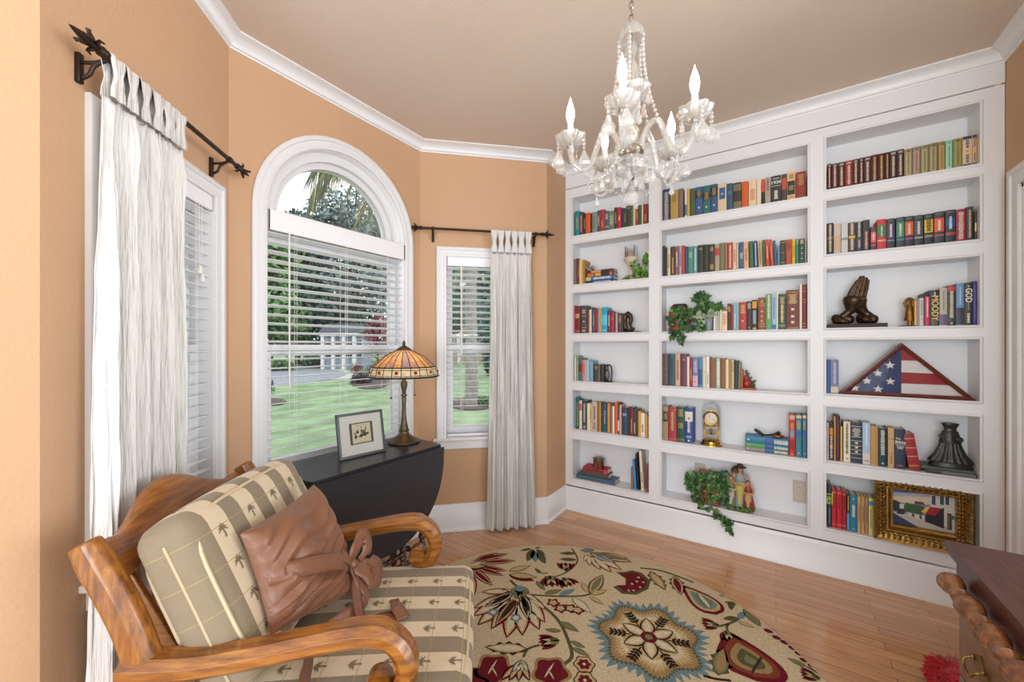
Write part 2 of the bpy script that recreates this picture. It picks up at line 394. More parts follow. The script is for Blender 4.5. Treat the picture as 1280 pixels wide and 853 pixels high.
# ---- door at the right edge
root = bpy.data.objects.new('door_1', None); COL.objects.link(root); root.matrix_world = frame_of(Vector((2.90, YF, 0)), Vector((.9, YF, 0))); struct(root)
casing_path([(DX0, 0), (DX0, DZ), (DX1, DZ), (DX1, 0)], .085).build('casing', M_TRIM, root, 40)
b = MB(); b.box(DX0, DX0+.02, -.002, .14, 0, DZ); b.box(DX1-.02, DX1, -.002, .14, 0, DZ); b.box(DX0, DX1, -.002, .14, DZ-.02, DZ); b.build('jamb', M_TRIM, root, bevel=.002)
b = MB(); b.box(DX0+.022, DX1-.022, .05, .09, .008, DZ-.022)
for (u0, u1) in ((.11, .36), (.43, .68)):
    for (v0, v1) in ((.2, .85), (.98, 1.6), (1.7, 1.9)):
        frame_rect(b, DX0+u0, DX0+u1, v0, v1, .018, .042, .052)
b.build('door_panel', M_TRIM, root, bevel=.004)
MB().lathe([(0, .06), (.02, .055), (.028, .04), (.02, .022), (.01, .018), (.01, 0), (.026, 0), (.026, -.004), (0, -.004)], 16, M=Matrix.Translation((DX1-.09, .05, .96)) @ Matrix.Rotation(PI/2, 4, 'X')).build('door_knob', M_BRASS, root)
# ================================================================ built-in bookcase
XF = XE+.002; XB = XE+.145            # face of the frame, back panel
COLS = {1: (1.336, .748), 2: (.660, -.152), 3: (-.238, -.822)}   # y of each bay's two sides
OPEN12 = [(.25, .56), (.64, .947), (1.022, 1.331), (1.397, 1.714), (1.782, 2.100), (2.167, 2.467)]
OPEN3 = [(.262, .574), (.647, .953), (1.028, 1.331), (1.400, 1.735), (1.818, 2.122), (2.186, 2.482)]
ROWS = {1: OPEN12[::-1], 2: OPEN12[::-1], 3: OPEN3[::-1]}        # row 1 = top shelf
case = thing('bookcase', 'white built-in bookcase of three bays across the whole wall', 'bookcase', (0, 0, 0))
T = .02
ys = [1.40, 1.336, .748, .660, -.152, -.238, -.822, YF+.002]
for i in range(0, 8, 2): MB().box(XF, XF+T, ys[i+1], ys[i], .19, 2.545).build('stile', M_SHELF, case, 0)
for c in (1, 2, 3):
    y1, y0 = COLS[c]; lo = sorted(ROWS[c]); z = .19
    for a, e in lo+[(2.545, 0)]: MB().box(XF, XF+T, y0, y1, z, a).build('rail', M_SHELF, case, 0); z = e
    for a, e in ROWS[c]:
        bd = MB(); w = .013; pr = [(0, 0), (0, -.007), (.004, -.009), (.009, -.007), (w, -.002), (w, 0)]
        loop = [(y0, a), (y1, a), (y1, e), (y0, e)]; vs = []
        for k, (y, z) in enumerate(loop):
            sy = 1 if k in (1, 2) else -1; sz = 1 if k in (2, 3) else -1
            for u, o in pr: vs.append((XF+o, y+sy*u, z+sz*u))
        n = len(pr); bd.add(vs, [(k*n+q, k*n+q+1, ((k+1) % 4)*n+q+1, ((k+1) % 4)*n+q) for k in range(4) for q in range(n-1)])
        bd.build('bead_moulding', M_SHELF, case, 0)
MB().box(XB, XB+.01, YF, YD, .1, 2.6).build('back_panel', M_SHELF, case, 0)
for i in range(0, 8, 2): MB().box(XF+T, XB, ys[i+1], ys[i], .19, 2.5).build('upright', M_SHELF, case, 0)
for c in (1, 2, 3):
    y1, y0 = COLS[c]; lo = sorted(ROWS[c]); prev = .19
    for a, e in lo: MB().box(XF+T, XB, y0, y1, prev, a).build('shelf', M_SHELF, case, 0); prev = e
    MB().box(XF+T, XB, y0, y1, prev, 2.5).build('top_board', M_SHELF, case, 0)
b = MB(); b.box(XF-.004, XF+T, YF+.03, YD, 2.55, 2.66); b.box(XF-.006, XF, YF+.002, YF+.032, 2.55, 2.66); b.build('frieze', M_SHELF, case, bevel=.002)
b = MB(); b.sweep([(XF, YD, 0), (XF, YF, 0)], [(0, 0), (.026, 0), (.026, .012), (.016, .024), (.015, .16), (.012, .172), (.006, .183), (0, .183)], up=(0, 0, 1)); b.build('plinth', M_TRIM, case, 40)
# ---------------------------------------------------------------- spines and pages
def rgb(h): return tuple(int(h[i:i+2], 16) for i in (0, 2, 4))
def colour_name(h):
    import colorsys
    r, g, b_ = [x/255 for x in rgb(h)]; hh, s, v = colorsys.rgb_to_hsv(r, g, b_); hh *= 360
    if v < .27: return 'black' if s < .45 else 'blackish'
    if s < .13: return 'white' if v > .82 else 'pale grey' if v > .66 else 'grey' if v > .4 else 'charcoal'
    if hh < 18 or hh >= 335:
        if s < .42: return 'pinkish' if v > .65 else 'mauve brown' if v > .35 else 'dark brown'
        return 'bright red' if v > .7 else 'red' if v > .55 else 'maroon'
    if hh < 50:
        if v > .78 and s < .45: return 'cream'
        if s > .68 and v > .75: return 'orange' if hh < 33 else 'yellow'
        if v > .6: return 'tan'
        return 'brown' if v > .38 else 'dark brown'
    if hh < 70: return 'yellow' if s > .5 and v > .7 else 'pale green' if v > .75 else 'olive'
    if hh < 165: return 'pale green' if v > .7 and s < .45 else 'green' if v > .42 else 'dark green'
    if hh < 200: return 'bright turquoise' if v > .6 and s > .6 else 'pale teal' if v > .6 else 'teal' if v > .38 else 'dark teal'
    if hh < 262: return 'pale blue' if v > .66 and s < .5 else 'blue' if v > .5 else 'navy'
    return 'purple' if v < .6 else 'lilac'
def bmat(h, rough=.5): return mat('cloth_'+h, h, rough)
M_PAGE = mat('book_pages', (.72, .64, .50), .85, bump=.5, bscale=400, stretch=(1, 60, 1))
GOLD, WHT, BLK = mat('spine_gilt', 'c2a262', .4, .3), mat('spine_white', 'ddd8cc', .6), mat('spine_black', '1c1a1a', .5)
SHELF_N = ['top shelf', 'second shelf', 'third shelf', 'fourth shelf', 'fifth shelf', 'bottom shelf']
BAY_N = {1: 'curtain-side bay', 2: 'wide middle bay', 3: 'door-side bay'}
XS = XE+.026; BOOKS = []
def make_book(w, h, d, col, deco=(), pages=None, rnd=None, lie=False):
    """book standing with its spine towards -X at the local origin's front; width along Y, height Z"""
    t = min(.0026, w*.16); b = MB(); mats = [bmat(col)]; rnd = .0025 if rnd is None else rnd
    def slot(h_):
        m = h_ if not isinstance(h_, str) else {'gold': GOLD, 'white': WHT, 'black': BLK}.get(h_) or bmat(h_)
        if m not in mats: mats.append(m)
        return mats.index(m)
    def arc(u, off): return -rnd*(1-(2*u/w)**2)-off
    us = [-w/2+w*i/6 for i in range(7)]
    pr = [(arc(u, 0), u) for u in us]+[(t, w/2), (t, -w/2)]
    b.add([(x, y, z) for z in (0, h) for x, y in pr], [(i, (i+1) % 9, 9+(i+1) % 9, 9+i) for i in range(9)]+[tuple(range(9))[::-1], tuple(range(9, 18))])
    for s in (-1, 1): b.box(t*.5, d, min(s*w/2, s*(w/2-t)), max(s*w/2, s*(w/2-t)), 0, h)
    def patch(u0, u1, z0, z1, c, off=.0004):
        k = slot(c); q = [u0+(u1-u0)*i/4 for i in range(5)]
        b.add([(arc(u, off), u, z) for z in (z0, z1) for u in q], [(i, i+1, 6+i, 5+i) for i in range(4)], k)
    for dc in deco:
        k = dc[0]
        if k == 'block': patch(-w*.46, w*.46, h*dc[2], h*dc[3], dc[1], .0003)           # a coloured field
        elif k == 'label': patch(-w*.34, w*.34, h*dc[2], h*dc[3], dc[1], .0005)
        elif k == 'bands':
            for z in dc[2:]: patch(-w*.47, w*.47, h*z, h*z+.0022, dc[1], .0005)
        elif k == 'run':                                                                 # a vertical run of small dashes, like a title seen from afar
            z = dc[2]*h; rr = random.Random(int(w*1e5)+int(h*1e5))
            while z < dc[3]*h:
                l = .0022+.003*rr.random(); e = w*(.13+.07*rr.random())*(dc[4] if len(dc) > 4 else 1)
                patch(-e, e, z, z+l, dc[1], .0007); z += l+.0016
        elif k == 'lines':                                                               # short horizontal lines, like a small title block
            z = dc[2]*h; rr = random.Random(int(w*1e6)+int(h*1e4))
            while z < dc[3]*h: e = w*(.18+.2*rr.random()); patch(-e, e, z, z+.0018, dc[1], .0007); z += .0042
        elif k == 'dot': patch(-w*.12, w*.12, h*dc[2], h*dc[2]+w*.22, dc[1], .0007)
        elif k in ('text', 'htext'):
            vs, fs = text_mesh(dc[2], dc[4], True); kk = slot(dc[1]); zc = h*dc[3]
            u0 = dc[5]*w if len(dc) > 5 else 0.
            f = (lambda p: (-rnd-.0012, -p.x+u0, zc+p.y)) if k == 'htext' else (lambda p: (-rnd-.0012, p.y+u0, zc-p.x))
            if k == 'text': f = lambda p: (-rnd-.0012, u0-p.y, zc-p.x)
            b.add([f(p) for p in vs], fs, kk)
    o = b.build('book', mats, smooth=0)
    pg = MB(); pg.box(t, d-.0025, -w/2+t*.95, w/2-t*.95, .0025, h-.0035); pg.build('pages', pages or M_PAGE, o, 0)
    return o
def shelf_row(bay, row, org, s, books, depth=.105):
    ox, oy = org; z0 = ROWS[bay][row-1][0]; made = []
    for k, it in enumerate(books):
        x0, x1, yt, col = it[:4]; deco = it[4] if len(it) > 4 else (); lean = it[5] if len(it) > 5 else 0
        cr = it[6] if len(it) > 6 else None
        (cx, cy), cs = cr if cr else ((ox, oy), s)
        ya = on_x(cx+x0/cs, HY, XS).y; yb = on_x(cx+x1/cs, HY, XS).y
        ya = min(ya, COLS[bay][0]-.0015); yb = max(yb, COLS[bay][1]+.0015)
        w = max(.005, ya-yb-.0006); zt = on_x(cx+(x0+x1)/2/cs, cy+yt/cs, XS-.002).z; h = zt-z0
        if h < .05 or h > .33: print('ROW', bay, row, k, 'h', round(h, 3))
        o = make_book(w, h, depth-.012*((k*7) % 3)/2, col, deco)
        o.location = (XS, (ya+yb)/2, z0+.0006)
        if lean:
            o.rotation_euler = (math.radians(lean), 0, 0); o.location.z = z0+.0006+abs(math.sin(math.radians(lean)))*w/2
        made.append((o, col, w, h))
    nm = [colour_name(c) for _, c, _, _ in made]
    for k, (o, col, w, h) in enumerate(made):
        a = nm[k-1] if k else None; e = nm[k+1] if k < len(made)-1 else None
        BOOKS.append(dict(o=o, c=nm[k], a=a, e=e, w=w, h=h, k=k, n=len(made), bay=bay, row=row))
        o['group'] = 'books on the %s of the %s' % (SHELF_N[row-1], BAY_N[bay])
    return made
T_ = lambda c='gold', a=.3, e=.75: ('run', c, a, e)
L_ = lambda c='gold', a=.62, e=.85: ('lines', c, a, e)
B_ = lambda c='gold', *z: ('bands', c)+(z or (.08, .12, .86, .9))
# ---- curtain-side bay
shelf_row(1, 1, (690, 180), 7.106, [(187, 203, 618, '1f2a2a'), (203, 243, 597, '0f8a8a', [T_('gold')]), (243, 277, 607, '5a2a35', [T_('e8a0a0', .15, .85)]), (277, 300, 618, '23291f', [T_('gold')]),
  (300, 340, 613, 'd8591f'), (340, 358, 618, '3a2620'), (358, 392, 607, '8b8a80', [L_('6a6960', .2, .8)]), (392, 404, 600, '6f9a90'), (404, 426, 592, '2b4d68', [T_('white')]), (426, 468, 585, 'a82f2c', [T_('gold', .2, .5)]),
  (468, 505, 598, '4a5a68', [L_('white', .6, .85), B_('white', .2, .24)]), (505, 552, 596, '5f7f68', [L_('d8d0b0', .3, .8)]), (552, 580, 565, '4a3a2c', [T_('gold')]), (582, 613, 563, 'c8203c', [T_('white', .4, .6)]), (613, 640, 570, '26324f'),
  (640, 658, 572, '234a38', [T_('gold')]), (658, 703, 550, '3c3a2a', [L_('gold', .85, .95)]), (703, 722, 548, '4a7050'), (722, 740, 548, 'd8c8a0'), (740, 767, 545, '9a2a2a', [T_('gold', .3, .7)]), (767, 796, 545, '2f5a3c'), (796, 810, 545, 'd8c8a8'), (810, 850, 535, '8a2f2a', [T_('gold', .2, .5)])])
shelf_row(1, 2, (712, 300), 12.308, [(52, 78, 298, '5a3a3a'), (78, 103, 300, '8a6a60'), (104, 128, 285, '5a2f22'), (128, 152, 300, '7a4038', [T_('gold')]), (152, 178, 308, 'e0cfa0'), (178, 205, 308, 'd8a850'), (205, 236, 312, 'a8742f')])
shelf_row(1, 3, (712, 360), 12.308, [(62, 77, 270, 'c06070'), (78, 165, 280, '7a2030', [('label', 'gold', .55, .72), L_('gold', .06, .1)]), (176, 264, 275, '4a4a45', [L_('white', .72, .85), ('dot', 'white', .4), B_('white', .2, .62), L_('white', .06, .12)]), (270, 302, 340, '7a3040'), (302, 338, 335, 'e0cfa8'), (340, 360, 300, '2a4060'), (360, 384, 330, '55607a', [T_('white')]),
  (384, 440, 320, '8a3028'), (440, 468, 330, '98a0ac'), (468, 493, 310, 'd8a040'), (495, 580, 300, '20a0c8', [('block', '5ac8e0', .3, .7), L_('white', .06, .14)]), (584, 628, 345, '5a3a40', [T_('white', .3, .75)]), (630, 684, 370, 'b01828', [L_('gold', .6, .75)]), (685, 704, 375, '3a2a30'), (705, 740, 385, 'b098a0'), (745, 799, 390, '4a3a38', [L_('gold', .5, .9)]), (800, 825, 395, '3a3030')])
shelf_row(1, 4, (712, 425), 12.308, [(55, 75, 250, '2a3a40'), (75, 97, 255, 'e0ddd8'), (98, 134, 245, '8a9a70'), (135, 199, 285, '4a6a78', [('block', '7a2028', .4, .75)]), (200, 249, 310, 'e09080', [T_('c05050', .3, .8)]), (250, 297, 310, 'a0c0d0'), (298, 361, 325, '78a8b8', [('dot', '2a5060', .1)]), (365, 439, 380, '3a3a36', [L_('gold', .7, .9)]), (440, 469, 380, '6a6460'), (470, 525, 385, '2f2c2a')])
shelf_row(1, 5, (712, 485), 12.308, [(58, 97, 150, '6a90b8'), (98, 147, 180, '1f5a44', [T_('gold', .1, .9)]), (149, 190, 200, 'e8d8b0', [('block', 'e06060', .65, .9)]), (194, 262, 200, '33405a', [T_('white', .25, .9, ), L_('white', .04, .14)]), (268, 312, 240, 'e8e0b8', [('dot', 'black', .45)]), (312, 344, 250, 'd8b878', [T_('8a5a30', .3, .8)]), (346, 424, 225, 'c8b8a8', [('dot', '8a2020', .82), T_('6a5040', .4, .8), L_('6a5040', .06, .3)]), (425, 444, 235, '8a5a30'), (445, 484, 230, 'b8883f'), (486, 524, 245, '2a3a3a', [('dot', 'white', .6)]), (525, 559, 245, '35607a', [T_('white')]), (560, 580, 245, '204a50', [('dot', 'white', .5)]),
  (582, 619, 245, 'e8902f'), (621, 654, 260, '6a6a60'), (656, 689, 285, 'e8e0d8', [('dot', 'a02020', .06)]), (690, 738, 235, 'd85a28'), (739, 765, 250, '4a4a44', [('block', 'e0d8c0', .1, .45)]), (766, 799, 265, 'd8a890'), (801, 889, 310, '2f4560', [('label', '8a9aa8', .7, .8)]), (890, 921, 320, '30302c', [('dot', 'd8c060', .5)]), (923, 980, 310, '7a2230', [T_('gold', .1, .6)]), (981, 1024, 335, '3f4540', [T_('white', .1, .5)]), (1026, 1055, 340, '4a4040'), (1056, 1095, 360, 'e0a030'), (1097, 1157, 390, 'e8e4dc', [T_('8a2040', .2, .5), ('dot', '2a3a8a', .04)]), (1159, 1194, 410, 'd0a040'), (1196, 1216, 440, 'b08050')])
shelf_row(1, 6, (712, 550), 12.18, [(935, 972, 430, '8a6a50'), (985, 1018, 320, '3a8fd0', [], -4), (1038, 1062, 225, '25221f', [], -4), (1090, 1130, 165, 'e0d4c0', [('block', 'd8d830', .06, .11), T_('8a3a30', .2, .45)], -3.5), (1178, 1196, 370, 'b02028')])
# ---- wide middle bay
shelf_row(2, 1, (815, 180), 5.019, [(62, 112, 285, '2a3550', [L_('white', .05, .9)]), (116, 165, 290, 'b8924a', [L_('7a5a20', .6, .85)]), (167, 196, 280, '7a6a60'), (205, 219, 280, 'e0d8c8', [('block', '4a6a9a', .1, .45)]), (220, 237, 282, 'c8a850'), (239, 271, 280, '4a5a3a'), (273, 317, 270, '3a5a88', [('block', '1c2030', .62, .85), L_('gold', .66, .84), ('dot', 'white', .26)]), (319, 365, 262, '2f6a60', [('block', '2a1c18', .5, .78), L_('gold', .52, .78), ('dot', 'white', .24)]), (367, 411, 253, '35557f', [('block', '1c2030', .58, .9), L_('gold', .62, .88), ('dot', 'white', .26)]), (413, 468, 248, 'd8bfa0', [('label', '2a6090', .45, .85), ('dot', 'c8b890', .6)]), (470, 507, 248, '2f5570', [L_('6a8aa0', .6, .7)]),
  (509, 561, 243, '3a3628', [B_('d8c890', .08, .14, .2, .26, .72, .78, .84, .9)]), (563, 605, 236, 'd05a20'), (607, 655, 222, 'e0c8a0', [L_('c04030', .25, .65)]), (657, 685, 222, 'e0d0b8'), (687, 707, 222, '2a2a28', [('block', 'e04a30', .5, .99)]), (709, 744, 210, 'a89a88', [T_('6a5a50', .5, .9)]), (746, 810, 200, '33302e', [('htext', 'white', '1936', .75, .027), B_('white', .62), T_('white', .15, .45), L_('white', .88, .93)]), (813, 846, 190, '4a4038', [('block', 'c04a40', .45, .85)]), (848, 899, 175, 'e0b880', [('block', '262a2c', .2, .68), L_('black', .75, .92), L_('gold', .36, .52), L_('a06a30', .08, .16)]), (901, 966, 175, '8a3028', [L_('gold', .5, .9)])])
shelf_row(2, 2, (815, 180), 5.019, [(65, 81, 640, '2f3530'), (82, 95, 655, '3a3a38'), (97, 115, 652, 'd8d0b0', [T_('5a5040')]), (117, 143, 645, '5a3828', [T_('gold', .1, .6)]), (145, 167, 643, '8a5a68', [T_('white', .3, .8)]), (169, 187, 640, 'b0a0b0', [T_('5a3040')]), (189, 205, 638, 'c0482f'), (207, 225, 645, '35507a'), (227, 257, 645, '4f8a78', [L_('c8d8c0', .6, .8)]), (259, 285, 642, '5a98a0', [T_('white', .1, .9)]), (287, 321, 635, '2f3528', [L_('gold', .82, .9)]), (322, 355, 632, '2c3024'), (357, 392, 630, '35302c', [L_('gold', .75, .9), L_('gold', .1, .3)]), (394, 424, 628, 'a89880', [('block', 'b84038', .58, .85)]), (426, 455, 622, '7a7050'), (457, 473, 620, '8a8060'), (475, 505, 620, 'c03a35', [T_('white', .1, .9, )]), (507, 529, 620, 'd8c0a0', [T_('8a5a40')]), (530, 543, 620, 'd8b8a8'), (545, 577, 617, '35607f', [L_('white', .4, .6)]), (578, 608, 615, 'e8a880', [T_('a05040')], -1.5), (612, 639, 610, '356a40', [], -1.5),
  (642, 664, 608, '30508a', [T_('white', .1, .9)], -1.5), (669, 693, 605, 'd0b080', [T_('5a4020', .1, .9)], -1.5), (695, 711, 603, '4f6a40', [], -1), (716, 738, 600, 'c8483a', [T_('f0b0a0')], -2), (748, 766, 598, 'd05030', [T_('gold')], -4), (770, 788, 605, '3a6088', [], -4), (789, 801, 640, '7a98b8'), (803, 838, 605, '35402f', [B_('gold', .1, .5, .9)]), (840, 877, 600, 'b05030', [L_('3a2020', .6, .85)]), (879, 899, 598, 'd8b830', [T_('8a6a10')]), (901, 921, 598, '4a7a70', [L_('white', .8, .95)]), (923, 957, 595, '28503f', [('dot', 'white', .2), ('dot', 'white', .4), ('dot', 'white', .6), L_('white', .8, .95)]), (959, 969, 600, 'c8b8a0')])
shelf_row(2, 3, (880, 355), 9.481, [(112, 138, 380, 'e8e4dc'), (140, 164, 370, 'd0ccc0'), (166, 185, 330, 'c8c0b0'), (187, 209, 310, 'e8e0d0'), (211, 275, 325, 'e8d0b0', [L_('c03028', .3, .9)]), (277, 317, 235, '4a3028', [('block', 'a87a40', .7, .9)]), (318, 344, 250, 'a03a28'), (346, 389, 222, '7ab8c8', [T_('white', .1, .6)]), (391, 411, 225, 'a8ccd8'), (413, 504, 218, 'b03038', [L_('gold', .6, .9), ('dot', 'gold', .3)]), (506, 566, 208, '3a3028', [L_('white', .75, .95), ('dot', 'e0a060', .06)]), (568, 629, 192, '2a2a26', [('block', 'd89828', .72, .95), ('label', '8a9aa0', .2, .65), ('label', 'd8a030', .02, .08)]), (640, 729, 165, '8a4a2a', [B_('gold', .1, .18, .74, .8), ('dot', 'gold', .25), ('dot', 'gold', .4), ('dot', 'gold', .55), ('dot', 'gold', .86)]), (732, 804, 122, '6aa060', [T_('white', .3, .95)]), (806, 854, 122, 'a8c0e0', [('block', '2a7ab0', .02, .14), T_('4a6ab0', .3, .9)]), (856, 879, 95, 'e8e0d0'),
  (882, 970, 122, '2a5040', [B_('gold', .08, .12, .9), T_('gold', .2, .7), L_('gold', .72, .88)]), (974, 1128, 75, '6a3028', [L_('gold', .65, .9), ('dot', 'gold', .15), ('dot', 'gold', .3), ('dot', 'gold', .48), B_('gold', .03, .94)]), (1132, 1163, 0, 'e8dcc8'), (1166, 1221, 10, '7a2a30', [B_('gold', .05, .12, .6, .66, .85, .92)])])
shelf_row(2, 4, (820, 435), 9.846, [(80, 147, 75, '6a4545', [B_('a08080', .3, .5)]), (151, 234, 75, '2f5060', [L_('1f3a48', .3, .9)]), (238, 299, 75, 'd0a888', [T_('8a5a40', .2, .8), ('dot', 'white', .08)]), (303, 378, 75, '6a3548', [('dot', 'gold', .8)]), (381, 411, 110, 'e8e0d0'), (413, 446, 125, 'a02530', [T_('gold', .2, .6)]), (449, 518, 122, '7a78b0', [('block', 'd8b0b8', .02, .38), ('dot', 'c04050', .15), L_('white', .5, .9)]), (521, 571, 118, '4a88b0', [('block', '2a5a88', .1, .6)]), (573, 614, 118, 'e0d0c0', [('dot', '2a2020', .5)]), (616, 657, 110, 'ece8e0', [('dot', '3a3a3a', .46), T_('8a8a88', .1, .4)]), (662, 739, 125, '8a5a3a', [B_('6a4028', .1, .9)]), (741, 789, 130, 'a8c8a8', [('label', 'd8d8d0', .1, .9), ('dot', '8a8878', .3)]), (791, 854, 132, '8a5a38', [B_('6a4028', .1, .9)]), (856, 895, 145, 'e8d8a8'), (897, 925, 145, 'b08a58'), (927, 961, 150, 'd8b890', [L_('8a5a30', .6, .9)]), (957, 1008, 158, '2a3035', [], 1), (1010, 1040, 175, '7a8a60', [], 1)])
shelf_row(2, 5, (824, 495), 12.19, [(50, 134, 165, '9a8a60', [('block', '2a2a22', .55, .85), L_('gold', .62, .8)]), (139, 262, 180, 'a83038', [T_('gold', .3, .85, ), B_('gold', .05, .92)]), (266, 388, 180, '1f4a35', [L_('gold', .74, .95), L_('gold', .4, .55), B_('gold', .04, .08)]), (390, 514, 190, '1f4590', [('block', 'e0d8c8', .62, .9), ('dot', '3a7a70', .68), T_('white', .3, .6), L_('white', .14, .2), ('dot', 'white', .04)])])
shelf_row(2, 5, (925, 510), 12.19, [(750, 840, 105, 'c83028', [('block', 'd8a890', .88, .98), L_('gold', .65, .8), ('label', '6a98b8', .45, .62), ('label', '8a2028', .15, .38), L_('gold', .02, .06)]), (848, 940, 110, '3a7a88', [('block', 'e0c0a0', .92, .985), L_('gold', .66, .86), ('label', '3a5aa8', .48, .62), ('dot', 'white', .08)]), (948, 1018, 110, '35708a', [('block', 'e0c0a0', .92, .985), L_('gold', .66, .86), ('label', '3a5aa8', .48, .62), ('dot', 'white', .08)])])
# ---- door-side bay
SET = [T_('d8c0a8', .12, .82, ), L_('white', .88, .95)]
shelf_row(3, 1, (1030, 160), 6.4, [(26, 60, 288, '4a1f20', SET), (62, 112, 285, '4f2322', SET), (114, 167, 275, '451b1b', SET), (169, 229, 262, '8a2a28', SET), (231, 278, 250, '452020', SET), (280, 318, 240, '4a2222', SET), (320, 376, 230, '452525', SET), (378, 432, 215, '4a2020', [T_('gold', .1, .9)]), (434, 486, 205, '4a1c1c', [T_('gold', .1, .9)]), (488, 525, 195, '4a2020', [T_('gold', .1, .9)]), (527, 582, 185, '3f2028', SET), (584, 640, 172, '3a1c24', SET)] +
  [(a, e, t, c, [('label', l, .06, .86), ('run', d, .12, .8, .6), ('dot', '4a4428', .9)]) for a, e, t, c, l, d in ((642, 706, 168, '8f8060', 'b0a078', '6a5a38'), (708, 771, 152, '8f8068', 'b09080', '7a5048'), (773, 836, 138, '8a8458', 'a8a070', '5a5430'), (838, 909, 122, '7f7850', 'a89878', '5a5438'), (912, 970, 110, '8a7c50', 'b09058', '7a5a28'), (972, 1028, 98, '88c0a0', 'a0d0b0', '3a6a50'), (1032, 1106, 85, '8a8050', '989058', '6a6038'))] +
  [(1108, 1184, 62, 'd8b890', [('block', '2f3f68', .02, .1), ('block', '2f3f68', .88, .98), ('run', '3a4a78', .14, .4), ('run', '3a4a78', .6, .85), ('dot', 'c86050', .48)]), (1186, 1246, 48, 'cfa878', [('block', '2f3f68', .02, .1), ('block', '2f3f68', .88, .98), ('run', '3a4a78', .14, .4), ('run', '3a4a78', .6, .85), ('dot', 'c86050', .48)])])
R2 = ((1120, 245), 10.66)
def thr(c, f0, f1, strip, extra=()): return [('block', c, f0, f1), ('run', 'white', f0+.04, f1-.06, .8), ('bands', strip, .25, .28), ('label', '5a5a5c', .9, .96)]+list(extra)
shelf_row(3, 2, (1030, 255), 11.37, [(40, 136, 275, '35302a', [T_('d8c8a0', .1, .95), B_('gold', .5, .55)]), (140, 240, 285, 'c8b8a8', [('block', 'd0a888', .1, .6)]), (245, 340, 275, 'c8c8c8', [('block', '8a949c', .44, .52)]), (346, 450, 265, '5a4a40', [('block', 'd8b030', .48, .56), T_('d8c8b0', .1, .45), T_('d8c8b0', .6, .95)]), (456, 545, 255, '30404a', [T_('d8d0b0', .5, .95), ('block', '28406a', .1, .4), ('run', 'gold', .15, .38)]), (551, 650, 230, '3f3a38', [T_('d8a890', .08, .6)]), (662, 745, 325, '5a4548', [('block', 'e06068', .35, .78), ('run', 'white', .45, .7), B_('e06068', .2, .24)]), (754, 884, 220, 'c83038', [('block', '3a7a48', .42, .82), ('dot', '4a2a20', .55), ('run', 'white', .45, .78, .5), B_('white', .28, .31)])] +
  [(891, 1010, 210, '2f3540', thr('4a3a68', .35, .85, '9aa0a8')), (2, 115, 285, '3a4548', thr('3a8a60', .35, .85, '5ab0b8', [('dot', '2aa0b0', .42)]), 0, R2), (119, 235, 272, '35303a', thr('d85a28', .38, .82, 'c050a0', [('dot', 'e0a030', .72)]), 0, R2), (240, 364, 258, '333538', thr('4a4a58', .35, .82, 'c8c8c8'), 0, R2), (373, 498, 240, '2c2c2e', [('block', 'd8b028', .4, .82), ('run', '2a2a20', .44, .78, 1.4), B_('d8c8a0', .26, .3), ('label', '5a5a5c', .88, .95)], 0, R2), (506, 645, 212, '3a3a3e', thr('d85830', .38, .8, 'e07050'), 0, R2), (656, 795, 188, '2c3038', [('block', '2a4a88', .5, .75), ('run', 'c8d8e0', .42, .8, .8), B_('e06040', .24, .27, .3), ('label', '5a5a5c', .9, .96)], 0, R2), (801, 930, 178, '9a1f45', [('run', 'd8b8a0', .08, .92, 1.5)], 0, R2), (935, 1030, 145, '353a35', [T_('d0a898', .1, .9)], 0, R2), (1042, 1100, 205, '4a4038', [('label', 'd8c8b0', .3, .6)], 0, R2)])
shelf_row(3, 3, (1115, 340), 11.13, [(312, 345, 400, 'e0b868'), (347, 377, 385, 'a098b8'), (379, 440, 365, 'cfc4b8', [('dot', '3a4a6a', .24), T_('8a8078', .4, .9)]), (442, 454, 300, '2a4a4a'), (456, 525, 340, 'd02f50', [T_('white', .3, .95)]), (527, 660, 255, '2a302e', [('text', 'd8c070', 'MOODY', .5, .034), ('run', 'white', .75, .95, .4), ('label', '5a5a44', .02, .18)]), (662, 768, 222, 'b8b0a0', [('block', '6a5a78', .02, .3), ('run', '8a8070', .4, .9, .7)]), (770, 888, 190, '3a3840', [('block', 'c04038', .86, .98), ('run', 'd0c8a8', .2, .84, 1.2), ('dot', 'white', .04)]), (893, 1003, 160, '6a90b8', [('block', '3a3a44', .02, .42), ('run', 'c0d0e0', .5, .9, .5)]), (1008, 1116, 150, '3c382f', [('text', 'e0dcc8', 'GOD', .7, .031), ('dot', 'd8c890', .9), ('run', '9a9278', .35, .55, .6), ('run', 'e0dcc8', .06, .28, 1.1)]), (1122, 1195, 130, '35357a', [('run', '5a5aa8', .1, .9, 1.3)])])
shelf_row(3, 4, (1020, 320), 4.49, [(62, 80, 585, '2f6aa8'), (81, 128, 585, '7a7aa0', [('run', 'c8c0d0', .3, .9, .8), ('block', 'd8c0a8', .02, .2)])])
